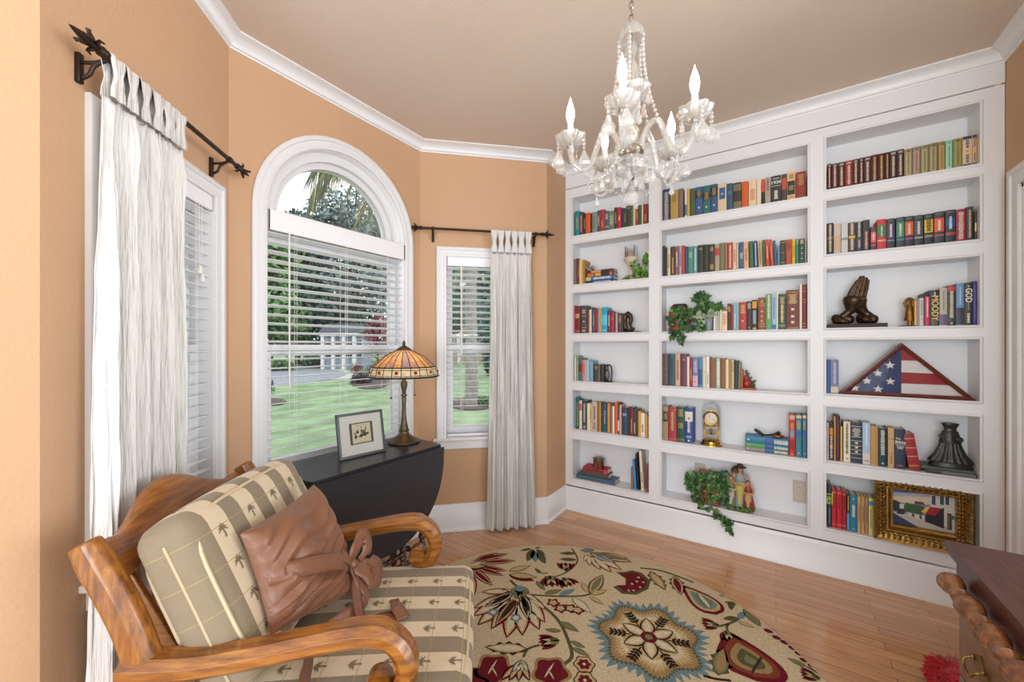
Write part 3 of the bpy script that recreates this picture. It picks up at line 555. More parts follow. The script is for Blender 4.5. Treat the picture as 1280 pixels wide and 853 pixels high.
shelf_row(3, 5, (1030, 505), 9.477, [(33, 57, 225, 'd0c8c0', [T_('9a8a88', .2, .9)]), (59, 115, 235, '2a2622', [('label', 'd8832f', .68, .88), ('run', 'd8b080', .3, .66, 1.5), ('run', 'c8c0b8', .05, .4, 1.4)]), (118, 139, 150, 'c8a060'), (140, 192, 145, '4f1f28', [T_('6a3038', .1, .9)]), (194, 218, 270, 'd8b878'), (231, 312, 215, 'e8dcc0', [('run', '4a4030', .2, .95, 1.1), ('dot', '4a4030', .07)]), (315, 454, 225, '2a3048', [B_('d8d0c0', .12, .22, .32, .42, .54, .64, .9), L_('e0d8c8', .66, .86), ('dot', 'd8c8a0', .25), ('dot', 'd8c8a0', .36), ('dot', 'd8c8a0', .47)]), (456, 549, 225, 'a8c0d8', [('block', 'd8ccc0', .02, .26), L_('8a5a50', .06, .1), ('run', 'd8e4ec', .45, .95, .6)]), (553, 640, 270, 'c8a060', [('block', 'b88a48', .02, .98)]), (646, 744, 295, '153a40', [('run', 'c8c8b8', .3, .95, 1.3), ('dot', 'white', .06)]), (756, 832, 290, 'c8a070', [B_('6a4a30', .35, .72), T_('9a6a40', .1, .3)]), (836, 968, 305, '25304a', [('htext', 'white', 'The', .76, .013, .2), ('htext', 'white', 'Bible', .67, .021), B_('white', .6), L_('white', .5, .57), L_('e08080', .06, .09)])])
shelf_row(3, 6, (1030, 590), 8.53, [(38, 77, 140, '2f3f4a', [('text', 'b8c830', 'TIES', .68, .038), ('run', '8a98a0', .1, .45)]), (82, 131, 190, 'c02030', [B_('d8b8a0', .1, .92), ('run', '8a1020', .55, .85)]), (135, 192, 200, 'c02030', [B_('d8b8a0', .1, .92), ('run', '8a1020', .5, .85)]), (195, 238, 215, 'b01828', [B_('d8b8a0', .1, .92), ('run', '701018', .55, .85)]), (243, 275, 240, '3a3a20', [('block', '5a98c8', .02, .48), ('run', 'd8c050', .55, .95)]), (277, 352, 250, '1f7a98', [('run', 'white', .4, .72, 1.2), ('dot', 'white', .88), ('dot', 'white', .06)]), (356, 394, 265, 'c8a070', [T_('8a5a38')]), (397, 433, 270, 'c49a68', [T_('8a5a38')]), (437, 472, 275, 'b08870', [T_('7a5040')]), (476, 520, 285, 'd8d880', [('block', '3a90c8', .8, .92), T_('8a8a40', .2, .7)]), (522, 535, 300, 'd8c8b8')])
# the red gilt-banded book leaning on the end of the fifth shelf
def put(px, py, s, org, x): return on_x(org[0]+px/s, org[1]+py/s, x)
q0 = put(1040, 780, 9.477, (1030, 505), XS); h_ = .185
o = make_book(.044, h_, .1, '9a2028', [('bands', 'gold', .1, .36, .6, .86), ('bands', 'gold', .115, .375, .615, .875), ('bands', '7a1820', .2, .48, .72)]); o.location = (XS, q0.y-.012, ROWS[3][4][0]+.004); o.rotation_euler = (math.radians(-8), 0, 0)
o['group'] = 'books on the fifth shelf of the door-side bay'
tag(o, 'red leather book with gilt bands leaning beside the iron pedestal', 'book', o['group'])
# lying books: stacks
def lying(y0, y1, z0, h, col, deco=(), d=.1, x=None, rz=0., label='', grp=None):
    """book on its side, spine facing the room, from y1 (far) to y0"""
    o = make_book(h, abs(y1-y0), d, col, deco); x = XS if x is None else x
    o.rotation_euler = (PI/2, 0, rz); o.location = (x, max(y0, y1), z0+h/2+.0005)
    return tag(o, label, 'book', grp)
def yz(org, s, x, y): q = put(x, y, s, org, XS); return q.y, q.z
g = 'books lying flat on the curtain-side shelf'
z = ROWS[1][1][0]; ya = yz((712, 300), 12.308, 240, 600)[0]; yb = yz((712, 300), 12.308, 668, 600)[0]
lying(ya, yb, z, .021, '1f2f6a', [T_('white', .3, .9)], label='dark blue book lowest of the stack beside the ivy and candle holder', grp=g)
lying(ya-.002, yb-.004, z+.0215, .03, '1f6ab0', [('block', 'c8c060', .02, .2), ('run', 'white', .3, .9, 1.6)], label='bright blue book lying second in the stack beside the candle holder', grp=g)
lying(ya-.006, yb-.004, z+.0525, .026, '3a2a22', [('block', 'd86a30', .06, .3), ('block', 'd8a830', .34, .55), ('block', 'c87040', .86, .96)], label='dark book with orange and yellow patches on the blue book', grp=g)
lying(ya-.03, yb-.002, z+.0795, .020, '6a3a34', [('block', 'c8937a', .1, .5), ('block', '3a2a2a', .55, .9)], label='brown paperback topmost of the stack under a silver ornament', grp=g)
Z_STACK12 = z+.1
g = 'books stacked flat under the red candle'
z = ROWS[1][5][0]; f = lambda x: yz((712, 550), 12.18, x, 600)[0]
lying(f(105), f(690), z, .030, '4a6078', d=.118, x=XS-.004, label='large slate blue book lowest of the stack under the red candle', grp=g)
lying(f(165), f(590), z+.031, .034, '4a524c', d=.1, label='grey green book in the middle of the stack under the red candle', grp=g)
lying(f(205), f(570), z+.066, .034, 'b01f30', [('run', '3a4a30', .15, .85, 1.8), ('block', 'd05060', .88, .97)], d=.1, label='red book carrying the red candle jar on the bottom shelf', grp=g)
Z_STACK16 = z+.101; Y_STACK16 = (f(205)+f(570))/2
g = 'teal textbooks lying flat under the metal ornament'
z = ROWS[2][4][0]; f = lambda x: yz((925, 510), 12.19, x, 600)[0]
TD = lambda c: [('block', c, .02, .46), ('block', '3a5a98', .47, .68), ('run', 'white', .69, .98, 1.6), ('dot', 'white', .06)]
lying(f(80), f(735), z, .023, '7a8078', TD('8a8a80'), label='grey banded textbook lowest of the three lying under the metal ornament', grp=g)
lying(f(80), f(735), z+.0235, .026, '3a7a78', TD('5a9a50'), label='green banded textbook in the middle of three lying flat', grp=g)
lying(f(78), f(735), z+.05, .042, '2f7a98', TD('2f7a98'), label='thick teal textbook topmost of three with a metal ornament on it', grp=g)
Z_STACK25 = z+.0935; Y_STACK25 = (f(80)+f(735))/2
# labels of the standing books: by colour and neighbours, with an ordinal where these do not settle it
ORD = ['first', 'second', 'third', 'fourth', 'fifth', 'sixth', 'seventh', 'eighth', 'ninth', 'tenth', 'eleventh', 'twelfth', 'thirteenth', 'fourteenth', 'fifteenth']
from collections import Counter
def base_label(d):
    med = sorted(x['w'] for x in BOOKS)[len(BOOKS)//2]
    sz = 'thick ' if d['w'] > med*1.45 else 'slim ' if d['w'] < med*.62 else ''
    if d['a'] and d['e']: nb = 'between %s and %s neighbours' % (d['a'], d['e'])
    elif d['e']: nb = 'at the curtain end before a %s one' % d['e']
    else: nb = 'at the door end after a %s one' % d['a']
    return '%s%s book %s, %s, %s' % (sz, d['c'], nb, SHELF_N[d['row']-1], BAY_N[d['bay']].replace('wide ', ''))
lab = [base_label(d) for d in BOOKS]; cnt = Counter(lab)
for d, l in zip(BOOKS, lab):
    if cnt[l] > 1 or len(l.split()) > 16:
        same = [e for e in BOOKS if e['row'] == d['row'] and e['bay'] == d['bay']]; k = [e['o'] for e in same].index(d['o']); n = len(same)
        if k < n-1-k: p = '%s from the curtain end' % ORD[k]
        else: p = '%s from the door end' % ORD[n-1-k]
        l = '%s book standing %s, %s, %s' % (d['c'], p, SHELF_N[d['row']-1], BAY_N[d['bay']].replace('wide ', ''))
    tag(d['o'], l, 'book', d['o']['group'])
ALL = Counter(d['o']['label'] for d in BOOKS); print('BOOKS', len(BOOKS), 'DUP', [l for l, c in ALL.items() if c > 1], 'LONG', max(len(l.split()) for l in ALL))
# ================================================================ ornaments on the shelves
XM = XE+.075
def pp(org, s, x, y, xp=XM): return on_x(org[0]+x/s, org[1]+y/s, xp)
M_IVY = [mat('ivy_leaf', '3f6a35', .45, var=.2, vscale=30), mat('ivy_leaf_light', '6a9448', .45), mat('ivy_leaf_dark', '27452a', .5)]
M_VARI = [mat('ivy_leaf', '3f6a35'), mat('ivy_leaf_pale', 'a9b59a', .5), mat('ivy_leaf_dark', '27452a')]
M_POTHOS = [mat('pothos_leaf', '5a8a30', .4), mat('pothos_leaf_light', '8fb040', .4), mat('pothos_leaf_dark', '2f5228', .45)]
IVY = [(0, 0), (.18, -.12), (.42, -.02), (.30, .22), (.52, .48), (.26, .50), (.0, 1.0), (-.26, .50), (-.52, .48), (-.30, .22), (-.42, -.02), (-.18, -.12)]
HEART = [(0, 0), (.2, -.08), (.4, .1), (.38, .4), (.2, .75), (0, 1.0), (-.2, .75), (-.38, .4), (-.4, .1), (-.2, -.08)]
def leaf(b, p, n, up, size, shape=IVY, m=0, cup=.12):
    n = Vector(n).normalized(); u = Vector(up); u = (u-n*u.dot(n)).normalized(); s = u.cross(n)
    vs = [Vector(p)+s*a*size+u*c*size+n*(-cup*abs(a)-cup*.6*c*c)*size for a, c in shape]; k = len(vs)
    ctr = Vector(p)+u*.4*size; o = len(vs)
    b.add(vs+[ctr], [(i, (i+1) % k, k) for i in range(k)], m)
def leaves(b, pts, size, rr, out=(-1, 0, .3), shape=IVY, w=(6, 3, 2), jit=.9):
    for p in pts:
        n = Vector(out)+Vector((rr.uniform(-jit, jit), rr.uniform(-jit, jit), rr.uniform(-jit, jit)))
        up = Vector((rr.uniform(-.6, .2), rr.uniform(-1, 1), rr.uniform(-1, .7)))
        leaf(b, p, n, up, size*rr.uniform(.65, 1.2), shape, rr.choices((0, 1, 2), w)[0])
R_ = random.Random(3)
def blob(c, r, k): return [Vector(c)+Vector((R_.gauss(0, .45)*r[0], R_.gauss(0, .45)*r[1], R_.gauss(0, .45)*r[2])) for _ in range(k)]
# ---- second shelf, curtain side: stone candle stand with a glass cube, pothos, silver ornament
O, S = (712, 300), 12.308; z0 = ROWS[1][1][0]
c = pp(O, S, 945, 600); zt = pp(O, S, 945, 275).z; zc = pp(O, S, 945, 105).z; wy = abs(pp(O, S, 840, 300).y-pp(O, S, 1055, 300).y)/2
t = thing('candle_holder', 'cream stone candle stand holding a clear glass cube on the second shelf', 'candle holder', (XM, c.y, z0))
h = zt-z0
MB().lathe([(wy*.62, 0), (wy*.62, .012), (wy*.4, .02), (wy*.34, h*.3), (wy*.38, h*.6), (wy*.6, h*.78), (wy*.95, h*.9), (wy, h*.93), (wy, h), (0, h)], 20, mod=lambda a, r, z: r*(1+.05*math.cos(8*a))).build('pedestal', mat('cream_stone', (.68, .56, .45), .8, bump=.3), t)
k = zc-zt; b = MB(); hw = wy*.68
for (y0, y1, x0, x1) in ((-hw, hw, -hw, -hw+.004), (-hw, hw, hw-.004, hw), (-hw, -hw+.004, -hw, hw), (hw-.004, hw, -hw, hw)): b.box(x0, x1, y0, y1, h, h+k)
b.build('glass_cube', pane_glass('clear_crystal', (.95, .95, .95), .12), t, 0)
MB().lathe([(hw*.6, h+.002), (hw*.6, h+k*.45), (hw*.5, h+k*.5), (0, h+k*.48)], 16).build('candle', mat('ivory_wax', (.75, .62, .48), .5), t)
cp = pp(O, S, 1060, 560)
t = thing('potted_plant', 'small glossy green trailing plant in front of the cream candle stand', 'plant', (XM-.015, cp.y, z0), group=None)
MB().lathe([(.022, 0), (.03, .045), (.033, .05), (.028, .05), (0, .046)], 16).build('pot', mat('terracotta', '8a4a30', .7), t)
b = MB(); pts = []
for (x, y, n) in ((1000, 420, 16), (1100, 480, 16), (1160, 340, 14), (1180, 260, 6), (900, 570, 10), (1060, 540, 14), (1170, 530, 12), (950, 360, 8)):
    q = pp(O, S, x, y, XM-.035)-Vector((XM-.015, cp.y, z0)); pts += [Vector((max(-.075, min(.05, p.x)), min(.1, max(cp.y*-1+COLS[1][1]+.012, p.y)), max(.006, p.z))) for p in blob(q, (.03, .02, .02), n)]
leaves(b, pts, .035, R_, shape=HEART); b.build('foliage', M_POTHOS, t, 0)
c = pp(O, S, 315, 400, XM-.02)
t = MB()
for i in range(26): t.ell((R_.gauss(0, .011), R_.gauss(0, .016), .022+R_.gauss(0, .009)), R_.uniform(.006, .012), 6)
o = t.build('silver_ornament', mat('crumpled_pewter', '9a9a96', .3, .7, bump=.6, bscale=120), None, 20, loc=(XM-.02, c.y, Z_STACK12+.0005)); tag(o, 'crumpled pewter coloured ornament on the stack of flat books, second shelf', 'ornament')
# ---- third shelf: curled bronze bookend
O, S = (712, 360), 12.308; z0 = ROWS[1][2][0]; c = pp(O, S, 900, 680); B0 = Vector((XM-.02, c.y, z0))
def loc3(O, S, B, xp=XM-.03): return lambda x, y, dx=0.: pp(O, S, x, y, xp)-B+Vector((dx, 0, 0))
q = loc3(O, S, B0, XM-.02)
t = thing('bookend', 'bronze bookend of a curled horse head closing the third shelf row', 'bookend', B0)
b = MB(); a, e = q(832, 690), q(1105, 690); b.box(-.035, .035, e.y, a.y, 0, .006); b.build('base', M_BRONZE, t, bevel=.002)
b = MB(); path = spline([q(880, 640), q(850, 560), q(850, 470), q(885, 410), q(930, 430), q(945, 500), q(925, 560)], 5); n = len(path)
b.tube(path, [.018+.004*math.sin(PI*i/n)-.006*i/n for i in range(n)], 10)
b.tube(spline([q(930, 560), q(960, 620), q(1000, 625)], 4), .009, 8); b.tube(spline([q(880, 640), q(930, 655), q(985, 640)], 4), .012, 8)
b.ell(q(900, 385), (.012, .014, .012), 10); b.tube([q(900, 390), q(890, 360)], [.006, .002], 6); b.box(-.03, .03, q(840, 600).y-.004, q(832, 600).y, .004, q(840, 420).z)
b.build('figure', M_BRONZE, t, remesh=.003)
# ---- fourth shelf: dark metal bookend with loop handle
O, S = (712, 425), 12.308; z0 = ROWS[1][3][0]; c = pp(O, S, 590, 650); B0 = Vector((XM-.02, c.y, z0)); q = loc3(O, S, B0, XM-.02)
t = thing('bookend', 'dark iron bookend with an oval boss and loop handle, fourth shelf', 'bookend', B0)
MB().box(-.03, .03, q(650, 650).y, q(532, 650).y, 0, .006).build('base', M_IRON, t, bevel=.002)
b = MB(); b.ell(q(568, 545), (.014, abs(q(520, 545).y-q(615, 545).y)/2, abs(q(568, 450).z-q(568, 640).z)/2), 14); b.ell(q(568, 545, -.012), (.006, .012, .03), 10)
b.lathe([(.012, 0), (.008, .02), (.004, .03)], 10, M=Matrix.Translation(q(568, 450))); b.build('boss', mat('worn_pewter', '6a625a', .35, .7, bump=.4, bscale=90, var=.3), t)
MB().tube(spline([q(560, 420), q(580, 390), q(630, 400), q(650, 470), q(648, 560), q(640, 630), q(630, 645)], 5), .0055, 8).build('handle', M_IRON, t)
# ---- bottom shelf: red candle jar
O, S = (712, 550), 12.18; w_ = abs(pp(O, S, 362, 300).y-pp(O, S, 522, 300).y)/2; c = pp(O, S, 442, 300, XM-.02); hh = .075
t = thing('candle_jar', 'red wax candle in a glass jar on the stack of flat books', 'candle', (XM-.02, c.y, Z_STACK16+.0005))
MB().lathe([(0, .001), (w_*.88, .001), (w_*.95, .006), (w_*.95, hh*.78), (0, hh*.78)], 24).build('wax', mat('red_wax', 'a8121c', .3, **{'Coat Weight': .6}), t)
MB().lathe([(w_*.97, 0), (w_, .004), (w_, hh*.86), (w_*.97, hh*.86), (w_*.96, .006)], 24).build('jar', pane_glass('clear_crystal'), t)
MB().lathe([(w_*1.03, hh*.84), (w_*1.03, hh), (w_*.9, hh+.003), (0, hh+.003), ], 24).build('lid', mat('brushed_steel', '7a7068', .3, .8), t)
# ---- wide bay, third shelf: ivy, pot, small barrel
O, S = (824, 350), 10.667; z0 = ROWS[2][2][0]; q = lambda x, y, xp=XM-.02: pp(O, S, x, y, xp)
c = q(260, 690); wy = abs(q(115, 600).y-q(410, 600).y)/2; h = q(260, 320).z-z0
t = thing('wooden_barrel', 'small red brown wooden barrel with dark lid behind trailing ivy', 'barrel', (XM+.012, c.y, z0))
pr = [(.86, 0), (.9, .05), (1, .35), (1, .6), (.92, .82), (.88, .85)]
sq = Matrix.Diagonal((.052/wy, 1, 1, 1))
MB().lathe([(wy*r, h*z) for r, z in pr]+[(0, h*.85)], 28, M=sq, mod=lambda a, r, z: r*(1-.015*(math.cos(20*a) > .8))).build('body', wood('barrel_wood', '6a2c18', '9a4a28', 'b86030', .45, (30, 30, 3)), t)
b = MB(); b.lathe([(wy*.7, h*.86), (wy*.72, h*.94), (wy*.6, h), (0, h)], 24, M=sq); b.build('lid', mat('dark_lid', '2f2622', .4), t)
b = MB()
for z in (.12, .72): b.lathe([(wy*1.0, h*z-.004), (wy*1.035, h*z-.004), (wy*1.035, h*z+.004), (wy*1.0, h*z+.004)], 28, M=sq)
b.build('band', mat('copper_band', 'b0562a', .4, .5), t)
c = q(660, 690); t = thing('potted_ivy', 'grey potted ivy with pale and dark leaves trailing over the third shelf', 'plant', (XM-.03, c.y, z0)); Bv = Vector((XM-.03, c.y, z0))
w_ = abs(q(600, 600).y-q(725, 600).y)/2; hp = q(660, 520).z-z0
MB().lathe([(w_*.72, 0), (w_, hp*.9), (w_*1.05, hp), (w_*.9, hp), (0, hp*.9)], 20).build('pot', mat('grey_glazed_pot', '8d949c', .4), t)
b = MB(); pts = []
for (x, y, n) in ((540, 200, 16), (600, 240, 12), (490, 260, 12), (560, 330, 14), (640, 330, 8), (430, 410, 14), (540, 420, 14), (620, 400, 12), (680, 440, 10), (760, 370, 10), (800, 360, 5), (740, 450, 6), (470, 500, 14), (540, 560, 12), (300, 400, 10), (200, 400, 8), (230, 480, 10), (330, 480, 10), (150, 540, 9), (180, 580, 5), (300, 560, 8), (340, 620, 10), (280, 690, 8), (170, 720, 6), (180, 750, 5), (290, 770, 8), (265, 805, 5), (440, 650, 10), (580, 640, 10)):
    xp = XM-.035 if x > 380 and y < 560 else XM-.055 if y < 640 else XF-.028
    p0 = q(x, y, xp)-Bv; pts += [Vector((min(p.x, .05) if y < 640 else p0.x+R_.uniform(-.008, .006), p.y, p.z if y > 640 else max(.012, p.z))) for p in blob(p0, (.022, .010, .010), n)]
b2 = MB(); leaves(b2, pts, .042, R_, w=(6, 3, 3)); b2.build('foliage', [M_IVY[0], M_IVY[1], M_VARI[2]], t, 0)
b3 = MB(); pts = []
for (x, y, n) in ((680, 460, 9), (600, 500, 6), (720, 420, 4), (500, 480, 5)): pts += blob(q(x, y, XM-.062)-Bv, (.008, .012, .012), n)
leaves(b3, pts, .046, R_, w=(0, 1, 0)); b3.build('pale_leaves', M_VARI, t, 0)
b = MB()
for chain in (((520, 560), (300, 560), (260, 650), (270, 760)), ((400, 500), (200, 500), (150, 640), (170, 740)), ((640, 500), (560, 330), (540, 200)), ((680, 500), (740, 420), (790, 360))):
    b.tube(spline([q(x, y, XM-.04 if y < 640 else XF-.02)-Bv for x, y in chain], 4), .0016, 5)
b.build('stems', mat('ivy_stem', '4a4a28', .7), t)
# ---- wide bay, fourth shelf: terracotta fruit bookend
O, S = (820, 435), 9.846; z0 = ROWS[2][3][0]; c = pp(O, S, 1140, 510); B0 = Vector((XM-.02, c.y, z0)); q = loc3(O, S, B0, XM-.02)
t = thing('bookend', 'terracotta bookend with painted fruit beside an olive book, fourth shelf', 'bookend', B0)
M_TC = mat('painted_terracotta', 'b5633f', .6, var=.15)
MB().box(-.04, .04, q(1230, 500).y, q(1046, 500).y, 0, .012).build('base', M_TC, t, bevel=.003)
MB().box(-.04, .04, q(1075, 500).y, q(1046, 500).y, .012, q(1060, 265).z).build('upright', M_TC, t, bevel=.003)
b = MB(); b.ell(q(1118, 440, -.01), (.024, .024, .028), 16); b.ell(q(1110, 375, -.008), (.014, .014, .022), 12); b.build('fruit', mat('red_fruit_glaze', 'a03a28', .35), t)
b = MB(); b.ell(q(1190, 460, -.01), (.016, .016, .016), 12); b.tube(spline([q(1100, 300), q(1130, 340), q(1160, 400), q(1200, 440)], 5), [.005]*15+[.003], 6)
for x, y in ((1100, 300), (1120, 330), (1150, 380), (1180, 430), (1200, 420)): leaf(b, q(x, y, -.02), (-1, R_.uniform(-.5, .5), .3), (0, -.6, .6), .022, HEART, 0)
b.build('leaves', mat('dark_olive_glaze', '4a4a2a', .5), t, 20)
# ---- wide bay, fifth shelf: anniversary clock under a dome
O, S = (824, 495), 12.19; z0 = ROWS[2][4][0]; xq = XM-.012; q = lambda x, y: pp(O, S, x, y, xq)
c = q(795, 760); w_ = .066; g_ = lambda y: q(795, y).z-z0
t = thing('mantel_clock', 'brass anniversary clock under a glass dome on the fifth shelf', 'clock', (xq, c.y, z0))
MB().lathe([(w_*1.02, 0), (w_*1.02, .006), (w_*.98, .010), (w_*.86, .014), (w_*.84, .024), (w_*.9, .028), (w_*.72, .036), (w_*.5, .04), (0, .042)], 32).build('base', M_BRASS, t)
zb = .04; zd = g_(340); r_ = abs(q(670, 340).y-q(915, 340).y)/2
for sy in (-1, 1): MB().lathe([(.006, zb), (.006, zb+.005), (.0042, zb+.008), (.0042, zd-.02), (.006, zd-.016), (.006, zd-.01)], 12, M=Matrix.Translation((0, sy*.043, 0))).build('pillar', M_BRASS, t)
b = MB(); b.box(-.016, .016, -.05, .05, zd-r_-.012, zd-r_-.004); b.build('top_plate', M_BRASS, t, bevel=.002)
RX = Matrix.Translation((-.01, 0, zd)) @ Matrix.Rotation(-PI/2, 4, 'Y')
MB().lathe([(r_, -.012), (r_, .006), (r_*.93, .012), (r_*.8, .010), (r_*.76, .004), (r_*.76, -.01)], 32, M=RX).build('dial_ring', M_BRASS, t)
MB().lathe([(r_*.77, -.004), (r_*.77, .003), (0, .003)], 32, M=RX).build('dial', mat('ivory_dial', 'cdbfa8', .35, .3), t)
b = MB(); b.bar((-.016, 0, zd), (-.016, .014, zd+.02), .003, .001); b.bar((-.0165, 0, zd), (-.0165, -.02, zd-.012), .0025, .001)
for k in range(12): a_ = k*PI/6; b.bar((-.0145, r_*.6*math.sin(a_), zd+r_*.6*math.cos(a_)), (-.0145, r_*.7*math.sin(a_), zd+r_*.7*math.cos(a_)), .002, .001)
b.build('hands', mat('clock_black', '201c18', .5), t, 0)
b = MB(); zp = zb+.035; b.tube([(0, 0, zd-r_), (0, 0, zp)], .0015, 6); b.tube([(0, 0, zp-.012), (0, 0, zp+.03)], [.006, .003], 8)
for k in range(4): a_ = k*PI/2+.5; p = Vector((.02*math.cos(a_), .026*math.sin(a_), zp)); b.ell(p, (.008, .008, .009), 10); b.tube([p, p+Vector((0, 0, .018)), (0, 0, zp+.03)], .0015, 5)
b.build('pendulum', M_BRASS, t)
b = MB()
for x, y in ((710, 185), (787, 168), (865, 190)): p = q(x, y); b.lathe([(.0045, 0), (.003, .004), (.0015, .012), (0, .014)], 8, M=Matrix.Translation((-.006, p.y-c.y, p.z-z0-.008)))
b.bar((-.006, .03, zd+r_+.003), (-.006, -.03, zd+r_+.003), .008, .006); b.build('finials', M_BRASS, t)
zt = min(g_(85), .296); rd = .056
MB().lathe([(rd, .040), (rd, zt-rd)]+[(rd*math.cos(PI/2*i/8), zt-rd+rd*math.sin(PI/2*i/8)) for i in range(1, 8)]+[(.001, zt)], 28).build('dome', pane_glass('dome_glass', (.985, .985, .985), .012), t)
# ---- dark ornament lying on the teal textbooks
O, S = (925, 510), 12.19; xq = XM-.03; q = lambda x, y: pp(O, S, x, y, xq)
c = q(450, 460); Bv = Vector((xq, c.y, Z_STACK25+.0005)); t = thing('metal_ornament', 'dark metal and copper ornament lying on the thick teal textbook', 'ornament', Bv)
f = lambda x, z: Vector((0, q(x, 450).y-c.y, z))
b = MB(); b.tube(spline([f(350, .012), f(440, .014), f(540, .026), f(580, .03)], 5), [.005]*15+[.007], 8); b.ell(f(585, .032), (.012, .012, .010), 12); b.ell(f(345, .011), (.009, .008, .010), 10)
a_ = f(345, .012); e_ = f(215, .042); d_ = (e_-a_); R0 = d_.to_track_quat('X', 'Z').to_matrix(); b.ell((a_+e_)/2, (d_.length/2, .006, .011), 14, R=R0); b.build('stem', M_IRON, t)
b = MB(); b.ell(f(575, .0125), (.024, .032, .0125), 18); b.build('bowl', mat('copper_shell', 'a06a48', .3, .85), t)
# ---- wide bay, bottom shelf: planter with ivy, figurine, outlets
O, S = (850, 570), 8.53; z0 = ROWS[2][5][0]; xq = XM-.02; q = lambda x, y, xp=xq: pp(O, S, x, y, xp)
def outlet(px, py, w, h, label, rx=(0,)):
    p = on_x(px, py, XB); t = thing('wall_outlet', label, 'outlet', (XB, p.y, p.z))
    b = MB(); b.box(-.005, 0, -w/2, w/2, -h/2, h/2); b.build('cover_plate', mat('almond_plastic', (.56, .50, .39), .4), t, bevel=.002)
    for s in (-1, 1):
        k = MB().lathe([(.016, 0), (.016, .002), (0, .002)], 20, M=Matrix.Translation((-.005, 0, s*h*.2)) @ Matrix.Rotation(-PI/2, 4, 'Y')).build('socket', mat('almond_plastic_light', (.62, .56, .45), .35), t)
        b = MB()
        for y in (-.006, .006): b.box(-.0085, -.0068, y-.0012, y+.0012, s*h*.2-.001, s*h*.2+.008)
        b.box(-.0085, -.0068, -.002, .002, s*h*.2-.009, s*h*.2-.005); b.build('slots', BLK, k, 0)
pw = abs(on_x(990, 610, XB).y-on_x(1012, 610, XB).y)*.86; ph = on_x(1000, 602, XB).z-on_x(1000, 629.5, XB).z
outlet(1000.5, 615, pw, ph, 'almond wall outlet with two sockets at the back of the bottom shelf')
outlet(875, 590, pw*.9, ph*.9, 'almond wall outlet partly hidden behind the bottom shelf ivy')
c = q(305, 500); wy = abs(q(165, 480).y-q(440, 480).y)/2; h = q(305, 165).z-z0
t = thing('ivy_planter', 'woven trough planter overgrown with ivy, a vine hanging down', 'plant', (xq, c.y, z0)); Bv = Vector((xq, c.y, z0))
b = MB()
for k in range(7): b.box(-.042+.0006*(k % 2), .042-.0006*(k % 2), -wy*(.86+.02*k), wy*(.86+.02*k), .004+h*.6*k/7, .004+h*.6*(k+.92)/7)
b.build('trough', wood('woven_cane', '5a2c18', '8a4a2a', 'a86a40', .6, (4, 30, 30)), t, bevel=.003)
b = MB(); a_, e_ = q(205, 180)-Bv, q(415, 180)-Bv; b.box(-.03, .03, e_.y, a_.y, h-.018, h); b.tube([(0, (a_.y+e_.y)/2, .02), (0, (a_.y+e_.y)/2, h-.01)], .008, 8); b.build('handle_board', wood('woven_cane', '', '', ''), t, bevel=.003)
b = MB(); pts = []
for x in range(80, 500, 38):
    for y in range(195, 480, 34):
        if x < 140 and y > 360: continue
        if x > 440 and (y > 440 or y < 230): continue
        pts += [Vector((min(p.x, .045), p.y, max(.008, p.z))) for p in blob(q(x, y, xq-.045+.02*R_.random())-Bv, (.024, .016, .016), 7)]
for x, y, n in ((490, 170, 6), (480, 200, 6), (500, 490, 10), (540, 530, 10), (580, 560, 6), (600, 590, 4), (470, 470, 6), (215, 520, 8), (220, 555, 6), (300, 580, 7), (255, 525, 3), (330, 560, 3)): pts += [Vector((p.x, p.y, max(p.z, .008) if x > 440 else p.z)) for p in blob(q(x, y, XF+.03 if x > 440 else XF-.03)-Bv, (.008, .010, .010), n)]
for x, y, n in ((380, 600, 9), (400, 625, 8), (375, 650, 5), (430, 655, 7), (460, 680, 8), (490, 700, 8), (470, 725, 5), (510, 740, 8), (535, 735, 5), (530, 775, 5), (545, 810, 4), (548, 830, 2), (520, 700, 4)): pts += blob(q(x, y, XF-.04)-Bv, (.006, .009, .009), n)
leaves(b, pts, .026, R_, w=(6, 3, 4)); b.build('foliage', M_IVY, t, 0)
b = MB(); b.tube(spline([Vector((0, wy*-.3, h*.6)), q(330, 530, XF-.03)-Bv, q(390, 570, XF-.04)-Bv, q(470, 640, XF-.04)-Bv, q(540, 740, XF-.04)-Bv, q(550, 835, XF-.04)-Bv], 6), .0014, 5); b.build('vine', mat('ivy_stem', ''), t)
